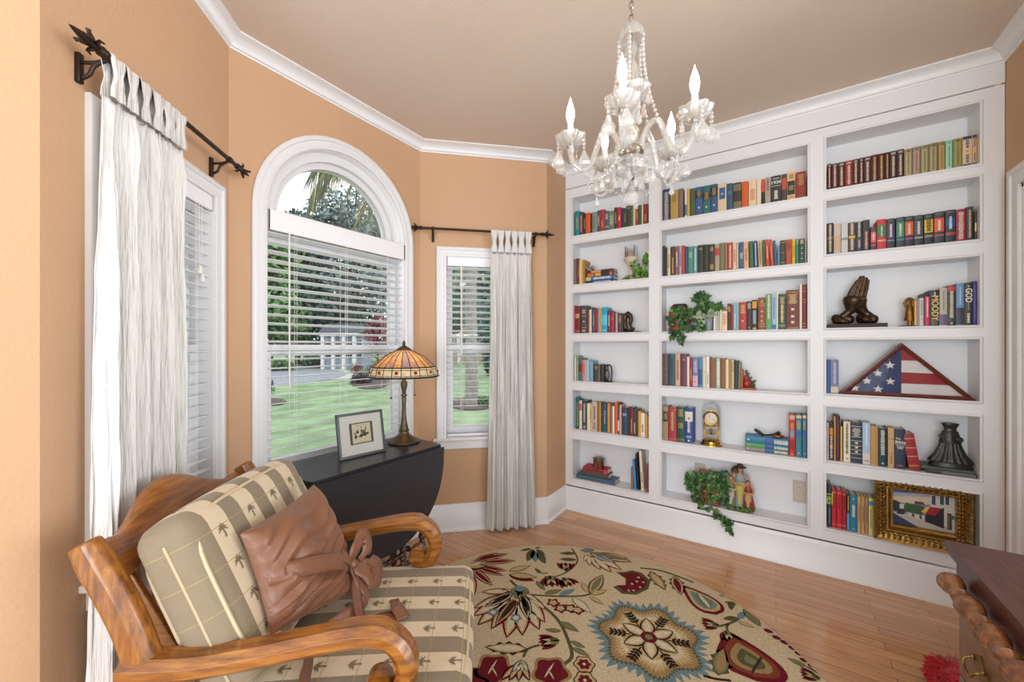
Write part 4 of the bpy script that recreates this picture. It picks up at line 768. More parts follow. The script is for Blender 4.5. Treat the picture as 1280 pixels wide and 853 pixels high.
def figure(root, name, p, h, robe, apron, hair, skin, hat=False, wide=.2, turn=0.):
    """small painted plaster figure: one continuous robed body; hair and dress are its children"""
    H = h; M = Matrix.Translation(p) @ Matrix.Rotation(turn, 4, 'Z')
    X = lambda x, y, z: tuple(M @ Vector((x*H, y*H, z*H)))
    b = MB(); b.ell(X(-.01, 0, .885), (.062*H, .056*H, .078*H), 12); b.tube([X(0, 0, .74), X(0, 0, .86)], [.05*H, .035*H], 8); b.ell(X(-.07, 0, .88), (.014*H, .012*H, .018*H), 6)
    b.ell(X(0, 0, .68), (.085*H, .12*H, .13*H), 12); b.ell(X(0, 0, .5), (.085*H, .1*H, .16*H), 12)
    for s in (-1, 1):
        b.tube(spline([X(0, s*.12, .76), X(-.02, s*.155, .62), X(-.08, s*.09, .53), X(-.12, s*.02, .55)], 4), [.04*H, .036*H, .034*H, .034*H]+[.03*H]*9, 8); b.ell(X(-.13, s*.015, .555), (.026*H, .018*H, .022*H), 8)
        b.tube([X(0, s*.05, .45), X(-.01, s*.055, .04)], [.06*H, .04*H], 8); b.ell(X(-.03, s*.055, .02), (.055*H, .032*H, .022*H), 8)
    body = b.build(name, mat('figurine_skin_'+skin, skin, .45), root, remesh=max(.0022, H*.012))
    fl = lambda a, r, z: r*(1+.07*math.cos(7*a)+.04*math.cos(11*a+1))
    MB().lathe([(wide*H, .03*H), (wide*.95*H, .12*H), (wide*.74*H, .3*H), (.105*H, .5*H), (.11*H, .62*H), (.12*H, .70*H), (.07*H, .785*H), (.05*H, .79*H)], 22, M=M @ Matrix.Diagonal((.82, 1.06, 1, 1)), mod=fl).build('robe', mat('figurine_cloth_'+robe, robe, .5), body)
    MB().lathe([(wide*.72*H, .10*H), (wide*.62*H, .3*H), (.118*H, .5*H), (.122*H, .6*H)], 12, M=M @ Matrix.Translation((-.012*H, 0, 0)) @ Matrix.Diagonal((1., 1.0, 1, 1)), a0=PI*.68, a1=PI*1.32).build('apron', mat('figurine_cloth_'+apron, apron, .5), body)
    b = MB(); b.ell(X(.018, 0, .905), (.066*H, .066*H, .075*H), 12); b.ell(X(.03, 0, .83), (.05*H, .065*H, .07*H), 10)
    if hat: b.lathe([(.13*H, .0), (.12*H, .008*H), (.06*H, .02*H), (.055*H, .07*H), (0, .085*H)], 16, M=M @ Matrix.Translation((.01*H, 0, .93*H)))
    b.build('hat' if hat else 'hair', mat('figurine_cloth_'+hair, hair, .6), body)
c = q(640, 560, XM-.02); xb = XM-.025
t = thing('figurine', 'painted figurine of three robed people standing beside the ivy planter', 'figurine', (xb, c.y, z0))
yl = lambda x: q(x, 500, xb).y-c.y
b = MB(); b.lathe([(.058, 0), (.058, .008), (.05, .014), (0, .016)], 24, M=Matrix.Diagonal((.85, 1.25, 1, 1)), mod=lambda a, r, z: r*(1+.05*math.cos(5*a))); b.build('base', mat('mossy_base', '5a6040', .8, var=.3), t)
figure(t, 'tall_figure', Vector((.012, yl(640), .014)), .272, '8c929a', 'b8b060', '4a3626', 'b98a66', True, .15)
figure(t, 'girl_figure', Vector((-.006, yl(728), .014)), .185, '8a3a2c', 'b89a6a', '6a2f20', 'c08a64', False, .19)
figure(t, 'boy_figure', Vector((-.006, yl(545), .014)), .2, '7a7058', 'b8b4a8', '7a4a28', 'c8926a', False, .16)
b = MB()
pts = [Vector((-.045+R_.uniform(-.008, .01), R_.uniform(-.075, .07), .012+R_.uniform(0, .02))) for _ in range(34)]
leaves(b, pts, .02, R_, w=(4, 5, 2)); b.build('garland', M_IVY, t, 0)
p = Vector((.01, yl(588), .24)); MB().lathe([(.022, -.004), (.026, 0), (.022, .004), (.014, .003), (.012, 0)], 18, M=Matrix.Translation(p) @ Matrix.Rotation(-PI/2, 4, 'Y')).build('halo', M_BRONZE, t)
# ---- door-side bay, third shelf: praying hands, bell bookend
O, S = (1030, 335), 10.667; z0 = ROWS[3][2][0]; xq = XM-.025; c = pp(O, S, 420, 745, xq); Bv = Vector((xq, c.y, z0))
q = lambda x, y, dx=0.: pp(O, S, x, y, xq)-Bv+Vector((dx, 0, 0))
t = thing('praying_hands', 'bronze sculpture of two praying hands on a flat dark base', 'sculpture', Bv)
ya = min(q(34, 800).y, COLS[3][0]-.003-c.y); b = MB(); b.box(-.05, .05, q(822, 800).y, ya, 0, q(400, 748).z); b.build('base', mat('dark_plinth_wood', '33261f', .65, var=.2), t, bevel=.002)
u = .00043
def hand(b, f, dx):
    for pts, r in ((((376, 372), (424, 245), (480, 126)), (25, 23, 14)), (((432, 376), (474, 248), (522, 120)), (25, 22, 13)), (((488, 385), (520, 270), (548, 150)), (23, 20, 12)), (((324, 385), (366, 290), (432, 180)), (24, 21, 13))):
        P = spline([f(x, y, dx) for x, y in pts], 4); n = len(P)
        b.tube(P, [u*(r[0]+(r[2]-r[0])*(i/(n-1))**1.4) for i in range(n)], 10)
        b.ell(P[-1], u*r[2], 8); b.ell(f(*pts[0], dx), u*25, 10); b.ell(f(*pts[1], dx), u*23, 8)
    b.tube(spline([f(390, 395, dx), f(372, 470, dx), f(350, 560, dx), f(290, 620, dx), f(230, 660, dx)], 4), [u*k for k in (92, 100, 104, 104, 98, 90, 80, 70, 62, 56, 47, 46, 46, 46, 46, 46, 46)], 14)
    b.tube(spline([f(335, 390, dx), f(320, 470, dx), f(325, 540, dx)], 4), [u*40]*9, 10)
    b.tube(spline([f(420, 500, dx+.01), f(455, 400, dx+.014), f(490, 300, dx+.01)], 4), [u*k for k in (30, 28, 26, 24, 22, 20, 18, 16, 13)], 10)
b = MB(); hand(b, q, -.018)
def mir(x, y, dx): return q(1000-x*.93-(480-x)*.12*0-30, y+12, dx)
g2 = lambda x, y, dx: q({0: 0}.get(0)+ (x+58 if y < 420 else 1000-x-110 if y > 590 else x+58+(y-420)/170*(1000-2*x-168)), y+6, dx)
hand(b, g2, .022)
b.build('hands', M_BRONZE, t, remesh=.0026)
for (x0, x1, yy, dx) in ((95, 400, 670, -.016), (430, 735, 665, .016)):
    b = MB(); y1, y0 = q(x0, 700).y, q(x1, 700).y; zb = q(400, 748).z
    for k in range(5): b.ell((dx+R_.uniform(-.006, .006), y0+(y1-y0)*(.2+.15*k), zb+.026+.007*math.sin(k*2)), (.032, (y1-y0)*.22, .025), 12)
    b.ell((dx, (y0+y1)/2, zb+.012), (.034, (y1-y0)/2, .013), 14)
    b.build('cuff', M_BRONZE, t, remesh=.0035)
O, S = (1115, 340), 11.13; xq = XM-.02; c = pp(O, S, 230, 765, xq); q = lambda x, y: pp(O, S, x, y, xq)-Vector((xq, c.y, z0))
t = thing('bookend', 'brass bell shaped bookend beside a yellow paperback, third shelf', 'bookend', (xq, c.y, z0))
a_, e_ = q(85, 765), q(311, 765); MB().box(-.035, .03, e_.y+.001, a_.y, 0, .005).build('base', M_IRON, t, bevel=.0015)
M_OB = mat('aged_brass', '8a6232', .35, .85, bump=.2, var=.3, vscale=30); yb = q(245, 600).y; w_ = abs(q(140, 660).y-q(310, 660).y)/2
zz = lambda y: q(240, y).z
MB().lathe([(w_, zz(680)), (w_*.98, zz(660)), (w_*.78, zz(610)), (w_*.68, zz(540)), (w_*.62, zz(500)), (w_*.5, zz(480)), (0, zz(475))], 22, M=Matrix.Translation((0, yb, 0))).build('bell', M_OB, t)
MB().tube([(0, yb, .003), (0, yb, zz(690)), (0, yb, zz(640))], .009, 10).build('clapper_post', M_OB, t); b = MB()
b.tube(spline([(0, yb+w_*.5, zz(485)), (0, yb+w_*.72, zz(430)), (0, yb+w_*.3, zz(380)), (0, yb-w_*.3, zz(380)), (0, yb-w_*.62, zz(430)), (0, yb-w_*.5, zz(485))], 5), .007, 8); b.tube([(0, yb, zz(480)), (0, yb, zz(390))], .005, 8); b.build('yoke', M_OB, t)
# ---- fourth shelf: folded flag in a triangular case
O, S = (1020, 320), 4.49; z0 = ROWS[3][3][0]; xq = XF+.012; q = lambda x, y, dx=0.: pp(O, S, x, y, xq+dx)
L0, R0_, A_ = q(132, 775), q(905, 815), q(483, 490); L0.z = R0_.z = z0; A_.z = min(A_.z, ROWS[3][3][1]-.003); R0_.y = max(R0_.y, COLS[3][1]+.003)
Bv = Vector((xq, A_.y, z0)); t = thing('flag_case', 'mahogany triangular case with a folded striped flag, stars on blue', 'flag case', Bv)
tri = [(p.y-Bv.y, p.z-z0) for p in (L0, R0_, A_)]
def inset(tr, d):
    out = []; n = 3
    for i in range(3):
        p, a, c_ = Vector(tr[i]), Vector(tr[i-1]), Vector(tr[(i+1) % 3]); e1 = (a-p).normalized(); e2 = (c_-p).normalized()
        bi = (e1+e2).normalized(); sn = math.sqrt(max(1e-6, 1-bi.dot(e1)**2)); out.append(tuple(p+bi*d/sn))
    return out
M_MAH = wood('mahogany', '3f1512', '5c211a', '74301f', .3, (12, 12, 12))
b = MB(); i1, i2 = inset(tri, .008), inset(tri, .019); o1 = tri
rings = [([(.062, p) for p in o1]), ([(.0, p) for p in o1]), ([(-.004, p) for p in i1]), ([(.002, p) for p in i2]), ([(.012, p) for p in i2])]
vs = [(x, y, z) for r in rings for x, (y, z) in r]; b.add(vs, [(k*3+i, k*3+(i+1) % 3, (k+1)*3+(i+1) % 3, (k+1)*3+i) for k in range(4) for i in range(3)]+[(0, 1, 2)]); b.build('frame', M_MAH, t, 0)
MB().add([(.006, y, z) for y, z in i2], [(0, 1, 2)]).build('glass', pane_glass('case_glass', gl=.006), t, 0, solid=.001)
def clip_line(p, a, c_):   # interpolate helper on the triangle
    return (p[0]+(a[0]-p[0])*c_, p[1]+(a[1]-p[1])*c_)
Lp, Rp, Ap = i2; ym = 0.0
M_NAVY, M_FR, M_FW = mat('flag_blue', '26305a', .8, bump=.4, bscale=40), mat('flag_red', '8e2226', .8, bump=.4, bscale=40), mat('flag_white', (.62, .58, .57), .8, bump=.4, bscale=40)
b = MB(); ybot = lambda y: Lp[1]+(Rp[1]-Lp[1])*(y-Lp[0])/(Rp[0]-Lp[0])
ytop = lambda y: Ap[1]+(Lp[1]-Ap[1])*(y-Ap[0])/(Lp[0]-Ap[0]) if y > Ap[0] else Ap[1]+(Rp[1]-Ap[1])*(y-Ap[0])/(Rp[0]-Ap[0])
def strip(y0, y1, zlo, zhi, m, n=24):
    vs = []; ok = []
    for i in range(n+1):
        y = y0+(y1-y0)*i/n; tp = min(zhi(y), ytop(y)); bo = max(zlo(y), ybot(y)); tp = max(tp, bo)
        for k in range(5): z = bo+(tp-bo)*k/4; vs.append((.0135+.0015*math.sin(y*90+z*60)+.001*math.sin(z*210+y*30), y, z))
    b.add(vs, [(i*5+k, i*5+k+1, (i+1)*5+k+1, (i+1)*5+k) for i in range(n) for k in range(4)], m)
strip(ym, Lp[0], lambda y: -9, lambda y: 9, 0)
zs = [q(495, y).z-z0 for y in (588, 655, 718)]
lv = [lambda y: 9, lambda y: zs[0]-.0*y, lambda y: zs[1]+.02*y, lambda y: zs[2]-.0*y, lambda y: -9]
for k, m in enumerate((1, 2, 1, 2)): strip(ym, Rp[0], lv[k+1], lv[k], m)
for x, y in ((418, 615), (350, 660), (288, 703), (221, 742), (420, 706), (352, 750)):
    p = q(x, y)-Bv; r1 = .0225; ps = [(p.y+r1*(1 if i % 2 == 0 else .4)*math.sin(i*PI/5), p.z+r1*(1 if i % 2 == 0 else .4)*math.cos(i*PI/5)) for i in range(10)]
    b.prism(ps, lambda a, c_, d: (d, a, c_), .0102, None, 2)
b.build('folded_flag', [M_NAVY, M_FR, M_FW], t, 30)
# ---- fifth shelf: fluted iron pedestal standing on flat slates
O, S = (1140, 515), 9.478; z0 = ROWS[3][4][0]; xq = XM-.012; q = lambda x, y, xp=xq: pp(O, S, x, y, xp)
g = 'flat slate books under the iron pedestal'; ya, yb_ = q(75, 640).y, max(q(800, 700).y, COLS[3][1]+.003)
for k, (zz_, h, col, y1, y0, lab_) in enumerate(((0, .017, '3b3f3e', ya-.02, yb_, 'dark slate book lowest under the iron pedestal'), (.0175, .015, '4a524c', ya, yb_+.01, 'greenish slate book directly under the iron pedestal'))):
    o = make_book(h, y1-y0, .122, col, [('block', '6a6c68', .3, .97)] if k == 0 else [('block', '3f6a58', .02, .12)]); o.rotation_euler = (PI/2, 0, 0); o.location = (XF+.014, y1, z0+zz_+h/2+.0005); tag(o, lab_, 'book', g)
zb = z0+.0335; c = q(452, 690); k_ = abs(q(352, 600).y-q(552, 600).y)/200
t = thing('iron_pedestal', 'black iron pedestal with fluted skirt and scroll collar beside a red book', 'pedestal', (xq, c.y, zb))
ZT = q(445, 130).z-zb; zf = lambda y: max(0, min(ZT, (705-y)/(705-125)*ZT))
sq = Matrix.Diagonal((.5, 1, 1, 1)); M_CAST = mat('black_cast_iron', '3a3836', .35, .6, bump=.2, bscale=60)
MB().lathe([(265*k_, 0), (265*k_, zf(690)), (250*k_, zf(665)), (235*k_, zf(640))], 40, M=sq).build('foot', M_CAST, t)
sk = lambda a, r, z: r*(1+.13*abs(math.cos(8*a))-.075)
MB().lathe([(258*k_, zf(645)), (265*k_, zf(628)), (232*k_, zf(590)), (190*k_, zf(540)), (160*k_, zf(480)), (138*k_, zf(430)), (120*k_, zf(392)), (100*k_, zf(388))], 84, M=sq, mod=sk).build('fluted_skirt', M_CAST, t)
b = MB(); b.lathe([(128*k_, zf(392)), (132*k_, zf(380)), (122*k_, zf(340)), (108*k_, zf(280)), (95*k_, zf(240)), (80*k_, zf(232))], 40, M=sq, mod=lambda a, r, z: r*(1+.04*math.cos(4*a))); b.build('collar', M_CAST, t)
for s, dx in ((-.95, 0), (.3, -1)):
    ctr = Vector((-.055*abs(dx)-.012, -s*105*k_ if dx == 0 else -50*k_, zf(315)))
    b = MB(); pth = [ctr+Vector((0, (38-28*i/22)*k_*math.cos(i*.5), (38-28*i/22)*k_*math.sin(i*.5))) for i in range(23)]; b.tube(pth, .006, 6).build('scroll', M_CAST, t)
MB().lathe([(80*k_, zf(236)), (72*k_, zf(215)), (72*k_, zf(195)), (92*k_, zf(165)), (104*k_, zf(140)), (98*k_, zf(128)), (80*k_, zf(128)), (70*k_, zf(140)), (0, zf(145))], 36, M=sq, mod=lambda a, r, z: r*(1+.05*abs(math.cos(5*a)))).build('neck', M_CAST, t)
# ---- bottom shelf: two gilt framed paintings
M_GILT = mat('carved_gilt', '96723a', .35, .75, bump=.9, bscale=55, var=.45, vscale=45); M_GILT2 = mat('bright_gilt', 'b08a48', .3, .8, bump=.3, bscale=80, var=.25, vscale=30)
M_GILT3 = mat('gilt_shadow_bole', '6a4522', .45, .4, bump=.8, bscale=60, var=.4, vscale=40)
O, S = (1085, 595), 8.531; xq = XF+.012; q = lambda x, y, dx=0.: pp(O, S, x, y, xq-.035+dx)
pL, pR = q(70, 300).y, q(1036, 400).y; zT = min(q(70, 60).z, ROWS[3][5][1]-.003); zB = ROWS[3][5][0]+.0008
def gilt_frame(t, w, h, inner, d, n_orn, mt):
    """ornate frame in local coords: face towards -X, centre bottom at the origin"""
    l, r_, tp, bt = inner; b = MB()
    o_ = [(w/2, 0), (w/2, h), (-w/2, h), (-w/2, 0)]; i_ = [(l, bt), (l, tp), (r_, tp), (r_, bt)]
    fr = [(0, .0), (0, -d*.7), (.06, -d), (.16, -d*.8), (.5, -d*.55), (.62, -d*.9), (.70, -d*.9), (.74, -d*.5), (.86, -d*.75), (.96, -d*.7), (1, -d*.3), (1, 0)]
    vs = []
    for (oy, oz), (iy, iz) in zip(o_, i_):
        for f_, x in fr: vs.append((x, oy+(iy-oy)*f_, oz+(iz-oz)*f_))
    k = len(fr); b.add(vs, [(c_*k+i, c_*k+i+1, ((c_+1) % 4)*k+i+1, ((c_+1) % 4)*k+i) for c_ in range(4) for i in range(k-1)])
    b.build('moulding', M_GILT2, t, 20)
    b = MB(); rr = random.Random(5)
    for c_ in range(4):
        a0, a1, b0, b1 = Vector(o_[c_]), Vector(o_[(c_+1) % 4]), Vector(i_[c_]), Vector(i_[(c_+1) % 4]); n = max(4, int((a1-a0).length/.022))
        for i in range(n):
            f_ = (i+.5)/n; p = a0.lerp(a1, f_).lerp(b0.lerp(b1, f_), .32); dr = (a1-a0).normalized()
            for s in (-1, 1):
                R1 = Matrix.Rotation(math.atan2(dr.y, dr.x)+s*.7+rr.uniform(-.3, .3), 3, 'X')
                nrm = Vector((-dr.y, dr.x))*s*.012; b.ell((-d*.72, p.x+nrm.x, p.y+nrm.y), (.006, .013, .005), 8, R=R1)
            b.ell((-d*.85, p.x, p.y), (.006, .006, .006), 8)
    b.build('carved_leaves', mt, t, 40)
    b = MB(); b.box(0, .008, -w/2+.006, w/2-.006, .006, h-.006); b.build('backing_board', mat('backing_board', '4a3a28', .8), t, 0)
cy = (pL+pR)/2; Bv = Vector((xq, cy, zB)); t = thing('painting', 'gilt framed painting of a street with a red awning, bottom shelf', 'painting', Bv)
iL, iR = q(277, 330).y-cy, q(946, 440).y-cy; iT = q(277, 148).z-zB; iB = q(280, 522).z-zB
iT2, iB2 = q(946, 246).z-zB, q(946, 636).z-zB; iT, iB = (iT+iT2)/2, (iB+iB2)/2
gilt_frame(t, pL-pR, zT-zB, (iL, iR, iT, iB), .042, 0, M_GILT)
PC = {}
b = MB(); mats_ = []
def paint(col, pts, lay):
    nm = 'paint_'+col
    if nm not in PC: PC[nm] = len(mats_); mats_.append(mat(nm, col, .7))
    g_ = []
    for x, y in pts:
        # picture coordinates: undo the slant of the crop by its four corners
        fx = (x-277)/(946-277); t0 = 148+(246-148)*fx; t1 = 522+(636-522)*fx; fy = (y-t0)/(t1-t0); g_.append((iL+(iR-iL)*fx, iT+(iB-iT)*fy))
    b.prism(g_, lambda a, c_, d: (d, a, c_), -.008-.0003*lay, None, PC[nm])
paint('7d86a8', [(277, 148), (946, 246), (946, 636), (280, 522)], 0)
paint('a8a9b4', [(277, 200), (690, 215), (690, 300), (277, 290)], 1); paint('cdbfa8', [(277, 235), (690, 250), (690, 330), (277, 300)], 2)
paint('5a6488', [(277, 165), (500, 175), (640, 205), (480, 200), (277, 185)], 2)
paint('b9b3a8', [(280, 400), (430, 430), (640, 520), (946, 600), (946, 636), (560, 575), (280, 440)], 3); paint('33405f', [(280, 415), (560, 570), (280, 524)], 4)
paint('2c3a3a', [(280, 270), (330, 290), (420, 330), (420, 420), (280, 390)], 4); paint('c9c4bc', [(355, 315), (405, 320), (405, 375), (355, 370)], 5); paint('30343c', [(325, 390), (405, 400), (405, 435), (325, 425)], 6)
paint('3d5a34', [(430, 300), (470, 320), (620, 345), (640, 400), (600, 440), (420, 400)], 5); paint('6a3c34', [(520, 290), (610, 300), (640, 330), (525, 325)], 6)
paint('c8c4bb', [(440, 410), (630, 450), (630, 520), (440, 440)], 6); paint('4a4a44', [(490, 420), (520, 430), (520, 465), (490, 455)], 7); paint('4a4a44', [(575, 440), (600, 448), (600, 490), (575, 480)], 7)
paint('c4c2bc', [(690, 210), (946, 246), (946, 620), (690, 480)], 6)
for x0 in (708, 795, 850): paint('3c434c', [(x0, 228), (x0+38, 234), (x0+38, 335), (x0, 322)], 7)
paint('2a2630', [(640, 420), (835, 360), (835, 585), (640, 510)], 8); paint('d8b25a', [(590, 405), (650, 350), (690, 350), (640, 425)], 9); paint('a5232f', [(640, 425), (690, 350), (800, 365), (745, 445)], 9)
paint('3a2f28', [(868, 415), (915, 425), (915, 600), (868, 590)], 8); paint('8a6a40', [(876, 430), (890, 433), (890, 595), (876, 590)], 9); paint('466a3a', [(900, 440), (940, 450), (940, 490), (905, 480)], 9)
b.build('canvas', mats_, t, 0)
xq2 = XE+.06; yR2 = max(on_x(1085+1212/S, 600, xq2).y, COLS[3][1]+.004); y1_, y0_ = cy+.1, yR2; w2 = y1_-y0_; h2 = ROWS[3][5][1]-ROWS[3][5][0]-.008
t = thing('painting', 'gilt carved picture frame standing mostly hidden behind the street painting', 'painting', (xq2, (y0_+y1_)/2, ROWS[3][5][0]+.001))
gilt_frame(t, w2, h2, (w2/2-.06, -w2/2+.062, h2-.06, .06), .02, 0, M_GILT)
MB().box(-.003, 0, -w2/2+.05, w2/2-.05, .05, h2-.05).build('canvas', mat('dim_canvas', '5a5448', .8), t, 0)
# ================================================================ furniture
# ---- round rug: every motif is a patch of pile in the rug's own mesh
RC = Vector((1.433, .676, 0)); RR = .973
RUGC = {'cream': 'd0bb98', 'maroon': '6d1c26', 'olive': '5b573a', 'dark': '3a2d22', 'teal': '70888c', 'tan': 'a08258', 'gold': 'c4a878', 'sage': '7d7a58', 'rust': '84402a', 'light': 'd6c6a6'}
RK = list(RUGC); rb = MB()
rb.lathe([(RR-.004, 0), (RR, .003), (RR, .009), (RR-.004, .011), (0, .011)], 96)
def rp(px, py): v = on_floor(px, py, .011)-RC; return Vector((v.x, v.y))
def rpoly(pts, col, lay):
    P = []
    for p in pts:
        p = Vector((p[0], p[1])); 
        if p.length > RR-.008: p = p.normalized()*(RR-.008)
        P.append((p.x, p.y))
    try: rb.prism(P, lambda a, c, d: (a, c, d), .0112+.00035*lay, None, RK.index(col))
    except Exception: pass
def rleaf(b, t, w, cols, lay=1, bend=0., teeth=0, vein=None):
    """leaf from base b to tip t (rug plane); nested outlines of the given colours"""
    b, t = Vector(b), Vector(t); d = t-b; L = d.length; d.normalize(); n = Vector((-d.y, d.x))
    for k, c in enumerate(cols):
        s = 1-.27*k; pts = []; N = 9
        for sg in (1, -1):
            for i in range(N+1):
                u = i/N if sg > 0 else 1-i/N
                v = .5*k*.1+(1-.1*k)*u; ww = w*L*s*math.sin(PI*min(1, u**.85))**.9*.5
                if teeth and k == 0 and 0 < i < N: ww *= 1+.22*(1 if i % 2 else -1)
                q = b+d*L*v+n*(bend*L*math.sin(PI*u)+sg*ww); pts.append((q.x, q.y))
        rpoly(pts, c, lay+k)
    if vein:
        a_ = b+d*L*.12; e_ = b+d*L*.85; m_ = (a_+e_)/2+n*bend*L; rstroke([a_, m_, e_], .004, vein, lay+len(cols))
def rstroke(pts, w, col, lay=1):
    P = spline([Vector((p[0], p[1], 0)) for p in pts], 6); l = []; r = []
    for i, p in enumerate(P):
        t = (P[min(i+1, len(P)-1)]-P[max(i-1, 0)]); t = t.normalized() if t.length > 1e-9 else Vector((1, 0, 0)); n = Vector((-t.y, t.x, 0))*w; l.append(p+n); r.append(p-n)
    for i in range(len(P)-1): rpoly([l[i], l[i+1], r[i+1], r[i]], col, lay)
def rdisc(c, r, col, lay=1, lobes=0, amp=.15, n=28, ph=0.):
    rpoly([(c[0]+r*(1+amp*math.cos(lobes*2*PI*i/n+ph))*math.cos(2*PI*i/n), c[1]+r*(1+amp*math.cos(lobes*2*PI*i/n+ph))*math.sin(2*PI*i/n)) for i in range(n)], col, lay)
def rtulip(b, t, w, lay=2):
    b, t = Vector(b), Vector(t); d = t-b; n = Vector((-d.y, d.x))
    for s in (-.9, -.45, 0, .45, .9): rleaf(b, b+d*(1-.12*abs(s))+n*s*w, .42, ['maroon'], lay)
    for s in (-.3, .3): rleaf(b, b+d*.75+n*s*w, .28, ['gold'], lay+1)
    rleaf(b-d*.12, b+d*.42+n*.2, .5, ['sage'], lay+2); rleaf(b-d*.12, b+d*.42-n*.2, .5, ['olive'], lay+2)
def fan(b, tips, w, lay=2, cols=('maroon', 'gold', 'light'), root=.12):
    b = Vector(b)
    for k, t in enumerate(tips):
        t = Vector(t); rleaf(b+(t-b)*root, t, w, list(cols), lay+(k % 2))
def paisley(b, t, w, cols, lay=1):
    """fat drop from blunt base b to curled tip t"""
    b, t = Vector(b), Vector(t); d = (t-b); L = d.length; d.normalize(); n = Vector((-d.y, d.x))
    for k, c in enumerate(cols):
        s = 1-.2*k; pts = []; N = 14
        for sg in (1, -1):
            for i in range(N+1):
                u = i/N if sg > 0 else 1-i/N
                ww = w*L*s*.5*math.sin(PI*u**.62)**.8; q = b+d*L*(.5+(u-.5)*s-.05*k*.4)+n*(sg*ww+.22*L*u**2.5*s); pts.append((q.x, q.y))
        rpoly(pts, c, lay+k)
# medallion
mc = rp(811, 798); mr = (rp(738, 796)-mc).length; mr = .5*(mr+(rp(885, 800)-mc).length)
def spiky(r, amp, lobes, nsp, sp, col, lay):
    n = nsp*2; rpoly([((mc.x+r*(1+amp*math.cos(lobes*2*PI*i/n))*(1+(sp if i % 2 else -sp))*math.cos(2*PI*i/n)), (mc.y+r*(1+amp*math.cos(lobes*2*PI*i/n))*(1+(sp if i % 2 else -sp))*math.sin(2*PI*i/n))) for i in range(n)], col, lay)
spiky(mr*.92, .085, 7, 42, .085, 'teal', 1); spiky(mr*.79, .10, 7, 84, .035, 'olive', 2); spiky(mr*.75, .10, 7, 84, .035, 'tan', 3); spiky(mr*.64, .09, 7, 70, .06, 'gold', 4); spiky(mr*.54, .07, 7, 63, .06, 'light', 5); spiky(mr*.47, .05, 7, 63, .05, 'gold', 6)
for k in range(6):
    a = k*PI/3+.35; v = Vector((math.cos(a), math.sin(a))); rleaf(mc+v*.012, mc+v*mr*.5, .60, ['dark', 'gold', 'light'], 8+(k % 2))
    a += PI/6; v = Vector((math.cos(a), math.sin(a))); n = Vector((-v.y, v.x)); rstroke([mc+v*mr*.3, mc+v*mr*.45, mc+v*mr*.66], .0035, 'dark', 8)
    for u in (.38, .45, .52, .59):
        for s in (-1, 1): rleaf(mc+v*mr*u, mc+v*mr*(u+.07)+n*s*mr*.095, .45, ['dark'], 8)
rdisc(mc, .03, 'maroon', 12); rdisc(mc, .014, 'sage', 13)
# motifs, placed where they lie on the floor
def c1(x, y): return rp(575+x/4.93, 680+y/4.93)
def c2(x, y): return rp(800+x/4.932, 680+y/4.932)
P1 = c1(372, 290)
fan(P1, [c1(*p) for p in ((80, 400), (75, 450), (105, 505), (190, 530), (285, 585), (385, 570), (490, 535), (525, 490), (530, 410), (130, 300), (215, 290), (490, 365))], .36, 2, root=.25)
for p in ((150, 395), (180, 360), (440, 440), (400, 400), (420, 470)): rleaf(P1+(c1(*p)-P1)*.2, c1(*p), .3, ['dark', 'light', 'dark'], 5)
for p in ((205, 425), (345, 460)): rdisc(c1(*p), .026, 'teal', 6, 5, .15); rdisc(c1(*p), .012, 'light', 7)
rleaf(c1(345, 350), c1(215, 510), .3, ['maroon', 'gold', 'olive'], 7); rleaf(c1(345, 350), c1(250, 470), .2, ['dark'], 10)
for p in ((300, 320), (340, 345), (400, 340), (430, 310), (365, 350)): rleaf(c1(372, 265), c1(*p), .4, ['olive', 'sage'], 8)
rdisc(c1(370, 280), .022, 'teal', 10)
rstroke([c1(310, 225), c1(345, 260), c1(440, 340), c1(530, 400), c1(610, 480), c1(660, 580), c1(690, 690), c1(640, 745)], .008, 'olive', 1)
for b_, t_, cs in (((610, 480), (735, 545), ['olive', 'sage']), ((625, 540), (520, 530), ['olive', 'sage']), ((680, 600), (775, 645), ['olive', 'sage']), ((690, 640), (800, 695), ['olive', 'sage']), ((520, 310), (630, 285), ['olive', 'sage']), ((610, 320), (710, 280), ['teal']), ((790, 305), (750, 235), ['olive', 'gold']), ((800, 310), (880, 190), ['olive', 'gold', 'sage']), ((800, 315), (910, 285), ['olive', 'gold']), ((795, 325), (885, 375), ['olive', 'gold']), ((690, 330), (810, 430), ['sage', 'light']), ((300, 190), (480, 210), ['olive', 'gold']), ((300, 195), (460, 230), ['maroon']), ((300, 170), (440, 135), ['olive', 'gold']), ((470, 230), (525, 290), ['olive', 'sage']), ((500, 185), (460, 150), ['olive']), ((500, 185), (545, 180), ['olive', 'sage']), ((715, 60), (610, 60), ['olive']), ((720, 100), (610, 95), ['olive']), ((440, 30), (370, 45), ['olive']), ((450, 35), (415, 110), ['olive']), ((455, 40), (465, 115), ['teal']), ((470, 35), (525, 70), ['olive']), ((480, 50), (525, 125), ['olive']), ((460, 30), (500, 20), ['olive'])):
    rleaf(c1(*b_), c1(*t_), .36, cs, 2)
rstroke([c1(430, 315), c1(510, 320), c1(640, 325), c1(790, 315), c1(830, 260)], .006, 'olive', 1); rstroke([c1(520, 205), c1(600, 200), c1(680, 160), c1(725, 100), c1(690, 30)], .005, 'olive', 1)
rtulip(c1(655, 165), c1(650, 115), .7); rtulip(c1(555, 205), c1(570, 270), .8); rtulip(c1(640, 215), c1(690, 265), .8); rtulip(c1(600, 600), c1(480, 610), .55, 3)
fan(c1(30, 120), [c1(*p) for p in ((300, 60), (345, 105), (290, 170), (270, 200), (180, 90), (200, 260), (90, 320), (60, 300), (240, 55))], .3, 2, ('maroon', 'gold', 'maroon'), .3)
